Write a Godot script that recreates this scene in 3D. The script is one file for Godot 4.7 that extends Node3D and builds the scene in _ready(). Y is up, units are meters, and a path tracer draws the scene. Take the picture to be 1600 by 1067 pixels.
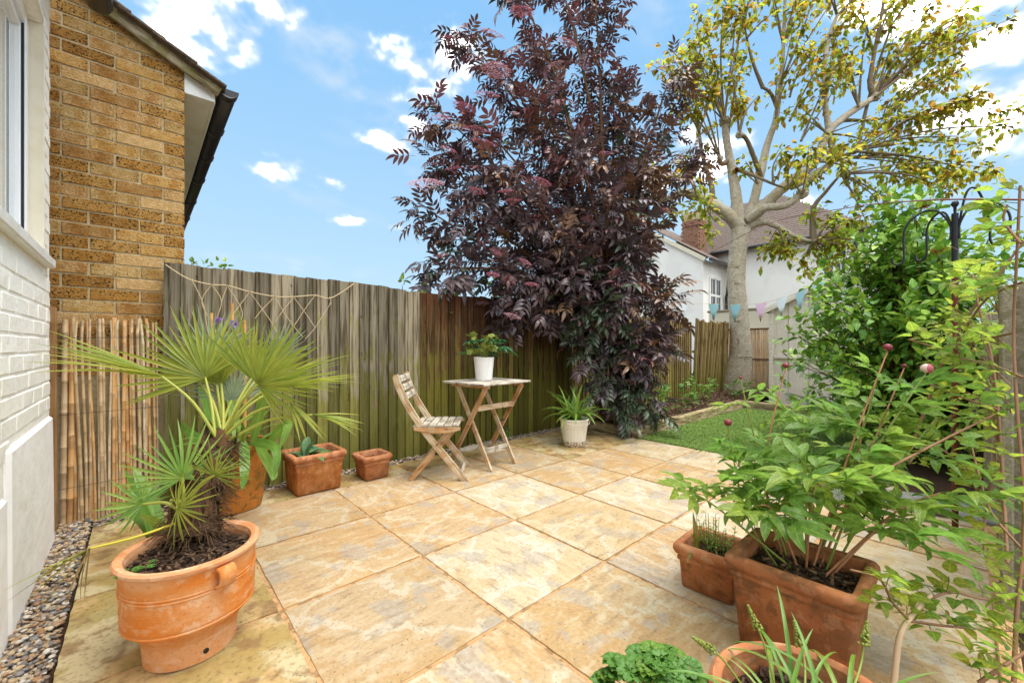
extends Node3D
# A small walled patio garden. u runs along the board fence (+X), v runs from the camera towards it (-Z).

var rng := RandomNumberGenerator.new()
var M := {}
var used := {}

const TREE_LIMBS := [
	[0.235,0.190,[Vector3(9.855,-0.411,-3.482),Vector3(9.887,0.163,-3.453),Vector3(9.972,0.736,-3.376),Vector3(9.972,1.238,-3.376),Vector3(9.940,1.883,-3.405),Vector3(9.908,2.499,-3.434),Vector3(9.929,3.101,-3.414),Vector3(9.982,3.632,-3.366)]],
	[0.150,0.070,[Vector3(9.956,3.684,-3.390),Vector3(9.620,3.962,-3.560),Vector3(9.269,4.151,-3.743),Vector3(8.964,4.252,-3.885),Vector3(8.721,4.334,-4.105),Vector3(8.479,4.198,-4.325),Vector3(8.196,4.143,-4.582)]],
	[0.070,0.030,[Vector3(9.290,4.178,-3.724),Vector3(9.290,4.510,-3.724),Vector3(9.146,5.172,-3.854),Vector3(9.085,5.724,-3.910),Vector3(9.044,6.387,-3.947)]],
	[0.150,0.085,[Vector3(9.935,3.684,-3.409),Vector3(9.914,4.249,-3.428),Vector3(9.843,4.870,-3.492),Vector3(9.759,5.490,-3.568),Vector3(9.705,6.055,-3.618)]],
	[0.060,0.050,[Vector3(9.768,5.152,-3.561),Vector3(9.546,5.051,-3.627),Vector3(9.425,5.117,-3.602)]],
	[0.060,0.055,[Vector3(10.479,4.875,-3.118),Vector3(10.139,5.241,-3.157),Vector3(9.795,5.533,-3.198),Vector3(9.577,5.564,-3.261)]],
	[0.110,0.040,[Vector3(10.212,3.827,-3.293),Vector3(10.493,4.723,-3.173),Vector3(10.755,5.636,-3.070),Vector3(10.906,6.277,-2.933),Vector3(10.993,7.093,-2.855),Vector3(11.036,7.967,-2.815),Vector3(11.079,9.366,-2.776)]],
	[0.130,0.075,[Vector3(10.102,3.797,-3.257),Vector3(10.251,4.234,-2.853),Vector3(10.460,4.580,-2.528),Vector3(10.702,4.918,-2.173),Vector3(10.922,5.566,-1.973),Vector3(11.142,5.863,-1.774),Vector3(11.422,6.132,-1.520),Vector3(11.682,6.348,-1.284)]],
	[0.100,0.085,[Vector3(9.992,3.823,-3.222),Vector3(9.943,3.973,-2.862),Vector3(10.029,3.959,-2.513),Vector3(10.164,4.169,-2.256)]],
	[0.090,0.045,[Vector3(10.460,4.471,-2.528),Vector3(10.742,4.702,-2.136),Vector3(11.002,5.026,-1.901),Vector3(10.934,5.728,-1.962),Vector3(10.882,6.375,-2.010),Vector3(10.882,7.077,-2.010),Vector3(10.962,7.671,-1.937),Vector3(11.082,8.103,-1.828)]],
	[0.070,0.050,[Vector3(11.002,4.972,-1.901),Vector3(11.142,5.053,-1.774),Vector3(11.342,5.188,-1.592)]],
	[0.100,0.040,[Vector3(10.102,3.684,-3.257),Vector3(10.128,3.737,-2.964),Vector3(10.258,3.597,-2.711),Vector3(10.423,3.352,-2.427),Vector3(10.581,3.219,-2.148)]],
	[0.060,0.030,[Vector3(10.950,5.609,-1.948),Vector3(11.396,5.945,-1.814),Vector3(11.894,6.011,-1.497),Vector3(12.338,6.111,-1.229)]],
	[0.050,0.020,[Vector3(9.843,5.011,-3.492),Vector3(9.854,4.716,-3.078),Vector3(9.948,4.447,-2.722),Vector3(10.186,4.340,-2.507)]],
	[0.070,0.030,[Vector3(10.702,3.244,-2.173),Vector3(10.946,4.013,-2.222),Vector3(11.150,4.399,-2.037),Vector3(11.396,4.786,-1.814)]],
	[0.060,0.030,[Vector3(11.682,6.348,-1.284),Vector3(11.602,6.645,-1.357),Vector3(11.662,7.239,-1.302),Vector3(11.782,8.103,-1.193),Vector3(11.842,8.751,-1.139)]],
	[0.055,0.025,[Vector3(11.320,5.170,-1.640),Vector3(11.534,5.471,-1.526),Vector3(11.673,6.163,-1.427),Vector3(11.875,7.146,-1.244),Vector3(12.078,7.965,-1.060)]],
	[0.045,0.020,[Vector3(10.578,6.914,-3.096),Vector3(10.296,7.422,-3.216),Vector3(10.191,7.992,-3.312),Vector3(10.019,8.425,-3.333)]],
	[0.050,0.040,[Vector3(10.941,6.510,-2.902),Vector3(10.706,6.799,-2.979),Vector3(10.505,6.911,-3.095)]]
]
const TREE_SHOOTS := [
	[Vector3(9.600,6.000,-3.578),Vector3(9.455,7.340,-3.710)],
	[Vector3(9.494,5.945,-3.539),Vector3(9.024,7.601,-3.966)],
	[Vector3(9.705,6.055,-3.618),Vector3(8.932,7.353,-4.319)],
	[Vector3(9.811,6.109,-3.657),Vector3(9.789,8.620,-3.676)],
	[Vector3(9.494,5.945,-3.539),Vector3(9.699,8.430,-3.353)],
	[Vector3(9.865,5.653,-3.607),Vector3(10.212,7.707,-3.293)],
	[Vector3(9.320,5.071,-3.562),Vector3(8.762,6.218,-4.068)],
	[Vector3(9.529,5.163,-3.642),Vector3(9.041,7.005,-4.085)],
	[Vector3(9.044,6.387,-3.947),Vector3(8.656,7.491,-4.299)],
	[Vector3(9.245,6.506,-4.035),Vector3(9.392,8.086,-3.902)],
	[Vector3(9.186,5.777,-3.953),Vector3(8.793,6.335,-4.310)],
	[Vector3(8.984,5.672,-3.866),Vector3(9.207,6.709,-3.665)],
	[Vector3(9.631,5.590,-3.280),Vector3(9.530,6.873,-3.371)],
	[Vector3(9.415,5.487,-3.206),Vector3(9.711,6.314,-2.937)],
	[Vector3(10.060,8.199,-3.295),Vector3(9.851,9.102,-3.485)],
	[Vector3(9.910,8.344,-3.297),Vector3(9.579,8.568,-3.597)],
	[Vector3(10.081,7.917,-3.276),Vector3(10.478,8.425,-2.916)],
	[Vector3(9.801,8.153,-3.261),Vector3(10.005,8.926,-3.075)],
	[Vector3(10.677,6.167,-2.871),Vector3(10.930,7.136,-2.641)],
	[Vector3(10.877,7.029,-2.825),Vector3(11.261,8.471,-2.476)],
	[Vector3(10.877,7.029,-2.825),Vector3(11.475,9.163,-2.282)],
	[Vector3(11.036,7.967,-2.815),Vector3(10.820,9.366,-3.011)],
	[Vector3(11.036,7.967,-2.815),Vector3(11.338,9.366,-2.541)],
	[Vector3(10.792,6.591,-2.632),Vector3(11.189,7.353,-2.271)],
	[Vector3(10.557,5.945,-2.574),Vector3(10.987,7.049,-2.185)],
	[Vector3(10.383,5.354,-2.327),Vector3(10.778,6.581,-1.969)],
	[Vector3(10.674,5.462,-1.928),Vector3(10.264,6.042,-2.301)],
	[Vector3(11.082,8.103,-1.828),Vector3(10.822,8.643,-2.064)],
	[Vector3(11.082,8.103,-1.828),Vector3(11.382,8.643,-1.556)],
	[Vector3(10.838,7.595,-1.915),Vector3(11.213,8.022,-1.574)],
	[Vector3(10.759,6.314,-1.987),Vector3(11.134,7.275,-1.646)],
	[Vector3(10.882,7.077,-2.010),Vector3(10.503,7.455,-2.354)],
	[Vector3(11.292,6.074,-1.503),Vector3(11.016,7.275,-1.754)],
	[Vector3(11.552,6.191,-1.537),Vector3(11.673,7.856,-1.427)],
	[Vector3(11.682,6.348,-1.284),Vector3(12.262,7.239,-0.758)],
	[Vector3(11.815,6.409,-1.299),Vector3(12.563,7.965,-0.620)],
	[Vector3(11.682,6.348,-1.284),Vector3(12.742,7.725,-0.323)],
	[Vector3(11.682,6.348,-1.284),Vector3(13.101,8.103,0.003)],
	[Vector3(11.549,6.288,-1.270),Vector3(13.150,7.755,0.183)],
	[Vector3(11.682,6.348,-1.284),Vector3(11.982,7.617,-1.012)],
	[Vector3(11.662,7.239,-1.302),Vector3(11.942,8.319,-1.048)],
	[Vector3(11.795,7.310,-1.317),Vector3(11.552,8.402,-1.537)],
	[Vector3(11.782,8.103,-1.193),Vector3(12.142,8.697,-0.867)],
	[Vector3(12.078,7.965,-1.060),Vector3(12.482,8.729,-0.693)],
	[Vector3(12.338,6.111,-1.229),Vector3(12.819,6.845,-0.793)],
	[Vector3(12.204,6.056,-1.215),Vector3(13.300,7.284,-0.221)],
	[Vector3(12.070,6.000,-1.202),Vector3(13.440,7.104,0.041)],
	[Vector3(11.804,5.614,-1.443),Vector3(12.459,6.166,-0.850)],
	[Vector3(11.471,5.235,-1.610),Vector3(12.239,5.836,-0.914)],
	[Vector3(11.342,5.188,-1.592),Vector3(12.782,6.078,-0.287)],
	[Vector3(11.213,5.140,-1.574),Vector3(13.190,6.314,0.219)],
	[Vector3(11.342,5.188,-1.592),Vector3(12.981,5.512,-0.105)],
	[Vector3(11.213,5.140,-1.574),Vector3(13.704,5.674,0.685)],
	[Vector3(10.889,4.961,-1.733),Vector3(12.452,4.882,-0.316)],
	[Vector3(10.889,4.961,-1.733),Vector3(12.843,4.618,0.039)],
	[Vector3(10.956,5.045,-1.538),Vector3(13.041,4.524,0.354)],
	[Vector3(10.889,4.618,-1.733),Vector3(12.061,4.407,-0.670)],
	[Vector3(10.762,4.576,-1.713),Vector3(12.462,4.211,-0.172)],
	[Vector3(10.889,4.618,-1.733),Vector3(11.671,4.038,-1.025)],
	[Vector3(10.459,3.194,-2.123),Vector3(10.733,3.774,-1.875)],
	[Vector3(10.459,3.194,-2.123),Vector3(11.045,3.510,-1.592)],
	[Vector3(10.186,3.299,-2.371),Vector3(9.951,2.983,-2.584)],
	[Vector3(10.304,3.326,-2.399),Vector3(9.751,3.006,-2.901)],
	[Vector3(9.912,3.510,-2.620),Vector3(10.108,2.930,-2.442)],
	[Vector3(10.044,4.132,-2.230),Vector3(10.330,4.483,-1.970)],
	[Vector3(9.925,4.095,-2.203),Vector3(9.755,4.492,-2.357)],
	[Vector3(9.951,4.263,-2.449),Vector3(10.067,4.941,-2.344)],
	[Vector3(9.834,4.407,-2.690),Vector3(9.951,5.093,-2.584)],
	[Vector3(10.269,4.644,-3.106),Vector3(10.060,5.152,-3.295)],
	[Vector3(8.763,4.180,-3.797),Vector3(8.565,4.927,-3.977)],
	[Vector3(8.662,4.143,-3.754),Vector3(8.779,3.774,-3.647)],
	[Vector3(8.383,4.162,-4.276),Vector3(8.184,4.648,-4.458)],
	[Vector3(8.525,4.260,-4.013),Vector3(8.407,4.713,-4.120)],
	[Vector3(8.288,4.126,-4.228),Vector3(8.367,3.753,-4.156)],
	[Vector3(8.960,4.046,-3.618),Vector3(9.039,3.646,-3.546)],
	[Vector3(10.376,4.837,-2.064),Vector3(10.994,4.524,-1.503)],
	[Vector3(10.674,5.462,-1.928),Vector3(11.280,5.304,-1.379)],
	[Vector3(10.338,4.785,-2.099),Vector3(10.685,5.254,-1.783)],
	[Vector3(10.338,3.168,-2.099),Vector3(10.724,2.960,-1.748)],
	[Vector3(10.338,3.168,-2.099),Vector3(10.994,3.168,-1.503)],
	[Vector3(10.216,3.143,-2.074),Vector3(10.521,3.298,-1.797)],
	[Vector3(10.216,3.143,-2.074),Vector3(11.017,3.710,-1.347)],
	[Vector3(10.459,3.194,-2.123),Vector3(10.264,2.877,-2.301)],
	[Vector3(10.338,3.168,-2.099),Vector3(10.492,2.699,-1.959)],
	[Vector3(10.762,4.576,-1.713),Vector3(11.149,3.585,-1.363)]
]
const ELDER_TIPS := [
	[Vector3(2.426,3.599,-3.875),1],
	[Vector3(2.306,2.458,-3.849),0],
	[Vector3(2.304,1.822,-3.716),0],
	[Vector3(2.810,4.683,-3.932),1],
	[Vector3(3.302,5.693,-3.756),1],
	[Vector3(3.780,5.946,-3.457),1],
	[Vector3(4.274,5.556,-3.144),1],
	[Vector3(4.540,4.405,-3.038),0],
	[Vector3(5.186,4.637,-2.586),2],
	[Vector3(5.174,3.531,-2.327),2],
	[Vector3(4.427,2.499,-2.735),0],
	[Vector3(4.621,1.553,-2.424),2],
	[Vector3(2.702,3.418,-3.489),1],
	[Vector3(3.283,3.613,-3.097),1],
	[Vector3(2.483,2.458,-3.419),0],
	[Vector3(3.016,2.458,-2.935),0],
	[Vector3(3.718,2.527,-2.568),0],
	[Vector3(2.376,1.785,-3.380),0],
	[Vector3(2.822,1.672,-3.111),0],
	[Vector3(3.413,1.841,-2.844),0],
	[Vector3(3.854,1.614,-2.579),0],
	[Vector3(4.351,0.982,-2.399),0],
	[Vector3(3.887,0.660,-2.685),3],
	[Vector3(3.754,1.019,-2.940),3],
	[Vector3(4.333,0.346,-2.550),3],
	[Vector3(3.999,0.176,-2.718),3],
	[Vector3(3.429,4.534,-3.235),1],
	[Vector3(2.639,3.169,-3.816),1],
	[Vector3(4.423,3.233,-2.603),2],
	[Vector3(3.543,3.192,-2.862),0],
	[Vector3(3.038,4.100,-3.455),1],
	[Vector3(4.099,0.839,-2.492),0],
	[Vector3(3.699,1.299,-2.721),3],
	[Vector3(2.855,1.316,-3.148),0],
	[Vector3(2.463,3.052,-3.842),1],
	[Vector3(3.993,2.022,-2.588),0],
	[Vector3(3.538,1.531,-3.137),3],
	[Vector3(2.740,2.827,-3.320),0],
	[Vector3(4.515,3.880,-2.790),2]
]
const ELDER_FLOWERS := [
	[Vector3(2.718,4.253,-3.313),1.04],
	[Vector3(2.493,4.369,-3.787),0.76],
	[Vector3(3.218,4.092,-2.724),0.95],
	[Vector3(2.624,3.739,-3.129),1.28],
	[Vector3(3.221,3.952,-2.856),0.57],
	[Vector3(2.452,3.121,-3.217),1.04],
	[Vector3(2.270,2.957,-3.449),0.76],
	[Vector3(2.028,2.549,-3.466),1.42],
	[Vector3(2.330,2.450,-3.057),0.76],
	[Vector3(2.562,2.469,-2.914),0.66],
	[Vector3(2.467,2.971,-3.135),1.04],
	[Vector3(2.573,1.286,-2.837),0.76],
	[Vector3(2.540,2.343,-2.800),0.76],
	[Vector3(2.204,2.680,-3.239),0.85],
	[Vector3(2.060,1.842,-3.235),0.52],
	[Vector3(2.431,1.872,-2.899),0.52],
	[Vector3(2.627,1.783,-2.721),0.52],
	[Vector3(2.409,1.666,-2.918),0.52],
	[Vector3(2.671,1.577,-2.681),0.52],
	[Vector3(2.736,2.520,-2.622),0.76],
	[Vector3(3.424,2.925,-2.403),0.57],
	[Vector3(3.019,4.567,-3.175),1.04],
	[Vector3(2.615,3.558,-3.271),1.14],
	[Vector3(2.447,3.428,-3.424),1.04],
	[Vector3(2.278,3.330,-3.577),0.85],
	[Vector3(4.251,2.484,-2.193),0.57]
]
const NET_ROPES := [
	[Vector3(0.120,1.528,-3.395),Vector3(0.188,1.477,-3.395),Vector3(0.252,1.444,-3.395),Vector3(0.359,1.425,-3.395),Vector3(0.443,1.428,-3.395),Vector3(0.575,1.397,-3.395),Vector3(0.733,1.376,-3.395),Vector3(0.867,1.386,-3.395),Vector3(1.010,1.408,-3.395),Vector3(1.133,1.398,-3.395),Vector3(1.314,1.531,-3.395)],
	[Vector3(0.252,1.444,-3.395),Vector3(0.311,1.295,-3.395),Vector3(0.331,1.145,-3.395),Vector3(0.352,1.027,-3.395)],
	[Vector3(0.356,1.424,-3.395),Vector3(0.304,1.303,-3.395),Vector3(0.372,1.146,-3.395)],
	[Vector3(0.356,1.424,-3.395),Vector3(0.411,1.315,-3.395),Vector3(0.372,1.146,-3.395),Vector3(0.414,1.028,-3.395)],
	[Vector3(0.443,1.428,-3.395),Vector3(0.411,1.315,-3.395)],
	[Vector3(0.443,1.428,-3.395),Vector3(0.530,1.257,-3.395),Vector3(0.500,1.133,-3.395)],
	[Vector3(0.575,1.397,-3.395),Vector3(0.523,1.309,-3.395),Vector3(0.457,1.201,-3.395)],
	[Vector3(0.575,1.397,-3.395),Vector3(0.653,1.278,-3.395),Vector3(0.716,1.176,-3.395),Vector3(0.782,1.029,-3.395)],
	[Vector3(0.733,1.376,-3.395),Vector3(0.653,1.278,-3.395),Vector3(0.606,1.208,-3.395)],
	[Vector3(0.733,1.376,-3.395),Vector3(0.786,1.275,-3.395),Vector3(0.859,1.162,-3.395),Vector3(0.920,1.087,-3.395)],
	[Vector3(0.859,1.380,-3.395),Vector3(0.786,1.275,-3.395),Vector3(0.716,1.157,-3.395)],
	[Vector3(0.859,1.380,-3.395),Vector3(0.929,1.284,-3.395),Vector3(1.010,1.157,-3.395)],
	[Vector3(1.010,1.408,-3.395),Vector3(0.929,1.284,-3.395),Vector3(0.859,1.162,-3.395),Vector3(0.782,1.048,-3.395)],
	[Vector3(1.124,1.351,-3.395),Vector3(1.010,1.157,-3.395),Vector3(0.938,1.068,-3.395)],
	[Vector3(1.124,1.397,-3.395),Vector3(1.129,1.351,-3.395)]
]
const PEONY_STEMS := [
	[[Vector3(1.634,0.252,-0.435),Vector3(1.640,0.408,-0.538),Vector3(1.646,0.714,-0.600)],0.021],
	[[Vector3(1.694,0.225,-0.421),Vector3(1.804,0.517,-0.523),Vector3(1.924,0.926,-0.483)],0.018],
	[[Vector3(1.685,0.236,-0.429),Vector3(1.907,0.512,-0.565),Vector3(1.951,0.870,-0.660)],0.011],
	[[Vector3(1.700,0.252,-0.348),Vector3(1.861,0.654,-0.269),Vector3(2.026,0.997,-0.188)],0.022],
	[[Vector3(1.708,0.252,-0.314),Vector3(1.845,0.623,-0.216),Vector3(1.988,0.924,-0.087)],0.026],
	[[Vector3(1.732,0.241,-0.346),Vector3(1.943,0.642,-0.263),Vector3(2.066,0.900,-0.218)],0.012],
	[[Vector3(1.741,0.241,-0.338),Vector3(1.995,0.688,-0.216),Vector3(2.140,0.933,-0.152)],0.012],
	[[Vector3(1.748,0.241,-0.304),Vector3(2.012,0.501,-0.200),Vector3(2.233,0.750,-0.067)],0.012],
	[[Vector3(1.652,0.252,-0.392),Vector3(1.526,0.428,-0.573),Vector3(1.501,0.478,-0.663)],0.000],
	[[Vector3(1.702,0.236,-0.414),Vector3(1.700,0.431,-0.483),Vector3(1.721,0.542,-0.599)],0.000],
	[[Vector3(1.684,0.241,-0.363),Vector3(1.804,0.501,-0.389),Vector3(1.975,0.733,-0.436)],0.000],
	[[Vector3(1.670,0.258,-0.307),Vector3(1.842,0.468,-0.152),Vector3(1.879,0.549,-0.051)],0.000],
	[[Vector3(1.716,0.252,-0.333),Vector3(1.925,0.478,-0.279),Vector3(2.091,0.716,-0.264)],0.000],
	[[Vector3(1.686,0.258,-0.293),Vector3(1.729,0.428,-0.187),Vector3(1.705,0.431,-0.141)],0.000],
	[[Vector3(1.668,0.241,-0.377),Vector3(1.603,0.448,-0.436),Vector3(1.499,0.489,-0.463)],0.000],
	[[Vector3(1.684,0.241,-0.363),Vector3(1.639,0.532,-0.336),Vector3(1.547,0.587,-0.285)],0.000],
	[[Vector3(1.700,0.241,-0.348),Vector3(2.017,0.442,-0.331),Vector3(2.206,0.579,-0.362)],0.000],
	[[Vector3(1.752,0.225,-0.368),Vector3(1.965,0.373,-0.445),Vector3(2.097,0.583,-0.596)],0.000]
]
const VINES := [
	[0.0045,[Vector3(1.576,0.558,-0.258),Vector3(1.626,0.597,-0.213),Vector3(1.791,0.676,-0.104),Vector3(1.984,0.782,0.044),Vector3(2.089,0.843,0.139)]],
	[0.0060,[Vector3(2.508,0.567,-0.155),Vector3(2.529,0.920,-0.069),Vector3(2.535,1.122,0.004),Vector3(2.556,1.298,0.091),Vector3(2.571,1.452,0.172)]],
	[0.0050,[Vector3(2.423,0.442,0.038),Vector3(2.368,0.554,-0.013),Vector3(2.284,0.629,-0.088),Vector3(2.150,0.569,-0.142)]],
	[0.0080,[Vector3(1.497,0.112,-0.127),Vector3(1.534,0.212,-0.120),Vector3(1.595,0.248,-0.105),Vector3(1.713,0.286,-0.066)]],
	[0.0040,[Vector3(1.598,0.245,-0.103),Vector3(1.748,0.196,-0.035),Vector3(1.951,0.149,0.082),Vector3(2.023,0.149,0.147)]],
	[0.0040,[Vector3(1.595,0.248,-0.105),Vector3(1.522,0.317,-0.132),Vector3(1.469,0.390,-0.153),Vector3(1.386,0.426,-0.201)]],
	[0.0040,[Vector3(1.713,0.277,-0.066),Vector3(1.835,0.265,-0.023),Vector3(1.984,0.213,0.044),Vector3(2.089,0.215,0.139)]],
	[0.0050,[Vector3(1.657,0.153,0.085),Vector3(1.742,0.312,0.095),Vector3(1.834,0.442,0.111),Vector3(1.914,0.604,0.116),Vector3(1.979,0.821,0.108),Vector3(2.051,1.056,0.105),Vector3(2.059,1.299,0.112),Vector3(2.066,1.522,0.119)]],
	[0.0050,[Vector3(2.036,0.327,0.092),Vector3(2.181,0.536,0.089),Vector3(2.246,0.790,0.080),Vector3(2.306,0.969,0.067),Vector3(2.347,1.160,0.037),Vector3(2.404,1.290,0.021)]],
	[0.0040,[Vector3(2.246,0.790,0.080),Vector3(2.220,0.829,-0.012),Vector3(2.204,0.871,-0.093)]],
	[0.0040,[Vector3(2.051,1.056,0.105),Vector3(2.136,1.037,0.048),Vector3(2.185,1.004,-0.043),Vector3(2.150,1.040,-0.142)]],
	[0.0040,[Vector3(2.074,1.218,0.126),Vector3(2.213,1.174,0.049),Vector3(2.368,1.016,-0.013),Vector3(2.535,0.883,0.004)]],
	[0.0040,[Vector3(1.914,0.417,0.116),Vector3(2.152,0.448,0.062),Vector3(2.272,0.548,0.035),Vector3(2.404,0.617,0.021)]],
	[0.0040,[Vector3(1.987,1.327,0.115),Vector3(2.029,1.410,0.085),Vector3(2.036,1.461,0.092)]],
	[0.0040,[Vector3(1.994,0.918,0.121),Vector3(2.076,0.952,0.060),Vector3(2.072,0.972,-0.011)]],
	[0.0040,[Vector3(2.297,0.209,0.059),Vector3(2.362,0.291,0.049),Vector3(2.451,0.417,0.063),Vector3(2.478,0.567,0.088)]],
	[0.0050,[Vector3(1.514,0.194,0.024),Vector3(1.560,0.236,0.065),Vector3(1.607,0.275,0.107)]]
]
const FANS := [
	[Vector3(0.210,0.877,-2.213),Vector3(0.076,1.177,-2.334),1.57,28,"palm",1,1.00],
	[Vector3(0.064,0.894,-2.129),Vector3(-0.260,1.024,-2.072),0.45,18,"palm",0,0.90],
	[Vector3(0.199,0.852,-2.317),Vector3(-0.012,0.833,-2.414),0.66,12,"palm",0,1.00],
	[Vector3(0.344,0.862,-1.875),Vector3(0.550,1.003,-1.742),1.61,26,"palm",1,1.00],
	[Vector3(0.474,0.834,-2.067),Vector3(0.758,0.872,-1.904),0.79,18,"palm",0,0.90],
	[Vector3(0.311,0.764,-2.256),Vector3(0.315,1.022,-2.347),1.40,22,"palm_silver",1,0.80],
	[Vector3(0.259,0.954,-2.465),Vector3(0.265,1.240,-2.527),1.05,16,"palm_silver",1,0.80],
	[Vector3(0.490,0.954,-2.256),Vector3(0.597,1.144,-2.227),1.05,16,"palm_silver",1,0.80],
	[Vector3(0.544,0.721,-1.870),Vector3(0.725,0.668,-1.772),0.35,12,"palm",0,1.30],
	[Vector3(0.465,0.780,-1.901),Vector3(0.554,0.618,-1.793),0.42,7,"palm",0,1.20],
	[Vector3(0.111,0.548,-1.857),Vector3(0.091,0.767,-1.875),2.06,22,"strap",1,0.75],
	[Vector3(0.007,0.474,-1.884),Vector3(-0.072,0.566,-1.901),2.23,17,"strap",1,1.25],
	[Vector3(0.093,0.479,-1.752),Vector3(0.186,0.548,-1.641),2.06,20,"palm",1,0.90],
	[Vector3(0.397,0.839,-1.962),Vector3(0.671,0.972,-1.768),0.73,16,"palm",0,0.90],
	[Vector3(0.358,0.872,-2.079),Vector3(0.441,1.169,-2.057),1.15,18,"palm",1,0.90],
	[Vector3(0.273,0.842,-2.264),Vector3(0.180,1.134,-2.402),1.05,16,"palm",1,0.90],
	[Vector3(0.192,0.568,-1.743),Vector3(0.233,0.688,-1.679),1.83,18,"palm",1,0.90]
]
const PALM_TRUNK := [
	Vector3(0.140,0.342,-1.871),
	Vector3(0.153,0.408,-1.887),
	Vector3(0.188,0.517,-1.936),
	Vector3(0.241,0.627,-1.996)
]
const LOW_FROND := [
	Vector3(0.089,0.400,-1.837),
	Vector3(-0.004,0.393,-1.813),
	Vector3(-0.113,0.393,-1.804)
]
const LOW_BLADES := [
	Vector3(-0.282,0.349,-1.768),
	Vector3(-0.276,0.333,-1.736),
	Vector3(-0.258,0.320,-1.760),
	Vector3(-0.209,0.271,-1.755),
	Vector3(-0.238,0.343,-1.782)
]
const DRY_BLADES := [
	Vector3(-0.126,0.255,-1.762),
	Vector3(-0.170,0.258,-1.774),
	Vector3(-0.156,0.252,-1.762)
]
const TALL_STRAPS := [
	[Vector3(0.367,0.393,-3.042),Vector3(0.228,0.493,-3.034),Vector3(0.182,0.577,-3.008)],
	[Vector3(0.501,0.444,-2.853),Vector3(0.535,0.797,-2.688),Vector3(0.569,1.088,-2.590)],
	[Vector3(0.497,0.432,-2.925),Vector3(0.575,0.430,-2.651),Vector3(0.558,0.282,-2.599)],
	[Vector3(0.526,0.432,-2.899),Vector3(0.574,0.287,-2.720),Vector3(0.562,0.247,-2.663)],
	[Vector3(0.459,0.444,-2.892),Vector3(0.436,0.335,-2.710),Vector3(0.416,0.227,-2.660)],
	[Vector3(0.583,0.432,-2.846),Vector3(0.643,0.568,-2.657),Vector3(0.594,0.430,-2.634)],
	[Vector3(0.353,0.393,-3.056),Vector3(0.309,0.627,-3.095),Vector3(0.266,0.783,-3.134)],
	[Vector3(0.439,0.432,-2.977),Vector3(0.427,0.692,-3.123),Vector3(0.367,0.936,-3.178)]
]
const HOOK := [
	Vector3(3.311,1.830,-0.034)
]
const WIRE := [
	Vector3(7.986,2.747,-3.287),
	Vector3(7.028,2.855,-1.996),
	Vector3(5.134,2.364,-0.743),
	Vector3(3.697,1.936,-0.157),
	Vector3(2.731,1.620,0.182)
]
const BUNTING := [
	Vector3(7.056,1.761,-3.320),
	Vector3(7.147,1.740,-3.103),
	Vector3(7.248,1.730,-2.876),
	Vector3(7.315,1.699,-2.545),
	Vector3(7.293,1.689,-2.160),
	Vector3(7.301,1.756,-1.883),
	Vector3(7.280,1.828,-1.632),
	Vector3(7.232,1.939,-1.405),
	Vector3(7.250,2.085,-1.119)
]
const SEED_STEMS := [
	[Vector3(1.093,0.208,-0.291),Vector3(1.128,0.283,-0.327),Vector3(1.135,0.324,-0.348)],
	[Vector3(1.104,0.234,-0.240),Vector3(1.176,0.259,-0.256),Vector3(1.191,0.298,-0.270)],
	[Vector3(1.155,0.251,-0.167),Vector3(1.249,0.267,-0.163),Vector3(1.283,0.313,-0.160)],
	[Vector3(1.044,0.208,-0.336),Vector3(1.021,0.274,-0.383),Vector3(1.007,0.294,-0.410)]
]

const EXPOSURE := 2.8

func _ready():
	rng.seed = 20240611
	# ---- camera
	var cam := Camera3D.new()
	cam.name = "camera"
	cam.projection = Camera3D.PROJECTION_FRUSTUM
	cam.near = 0.05
	cam.far = 400.0
	cam.size = 2.0 * 0.05 * 533.5 / 641.794
	cam.frustum_offset = Vector2(0, 0.05 * 7.1 / 641.794)
	cam.position = Vector3(0, 1.0141, 0)
	cam.rotation_degrees = Vector3(0, -42.212, 0)
	add_child(cam)
	cam.current = true
	# ---- sky, sun, exposure
	var env := Environment.new()
	env.background_mode = Environment.BG_SKY
	env.sky = Sky.new()
	env.sky.sky_material = make_sky()
	env.tonemap_mode = Environment.TONE_MAPPER_LINEAR
	env.tonemap_exposure = EXPOSURE
	env.sdfgi_enabled = true
	env.ssao_enabled = true
	env.ssil_enabled = true
	var we := WorldEnvironment.new()
	we.name = "world_environment"
	we.environment = env
	add_child(we)
	var sun := DirectionalLight3D.new()
	sun.name = "sun"
	sun.light_energy = 0.34
	sun.light_angular_distance = 35.0
	sun.light_color = Color(1.0, 0.96, 0.90)
	sun.shadow_enabled = true
	add_child(sun)
	sun.look_at_from_position(P(1.0, -3.2, 10.0), P(0, 0, 0))
	make_materials()
	# ---- setting
	make_ground()
	make_patio()
	make_gravel()
	make_lawn()
	make_bed()
	# ---- buildings
	make_white_house()
	make_brick_extension()
	make_far_house()
	make_shed()
	# ---- fences and screens
	make_fences()
	make_bamboo()
	make_net()
	make_side_fence()
	# ---- furniture and pots
	make_chair()
	make_table()
	make_pots()
	# ---- plants
	make_palm()
	make_pot_plants()
	make_elder()
	make_pale_tree()
	make_shrub()
	make_peony()
	make_clematis()
	make_bed_plants()
	# ---- small things
	make_hook_pole()
	make_bunting()
	make_litter()

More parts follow.
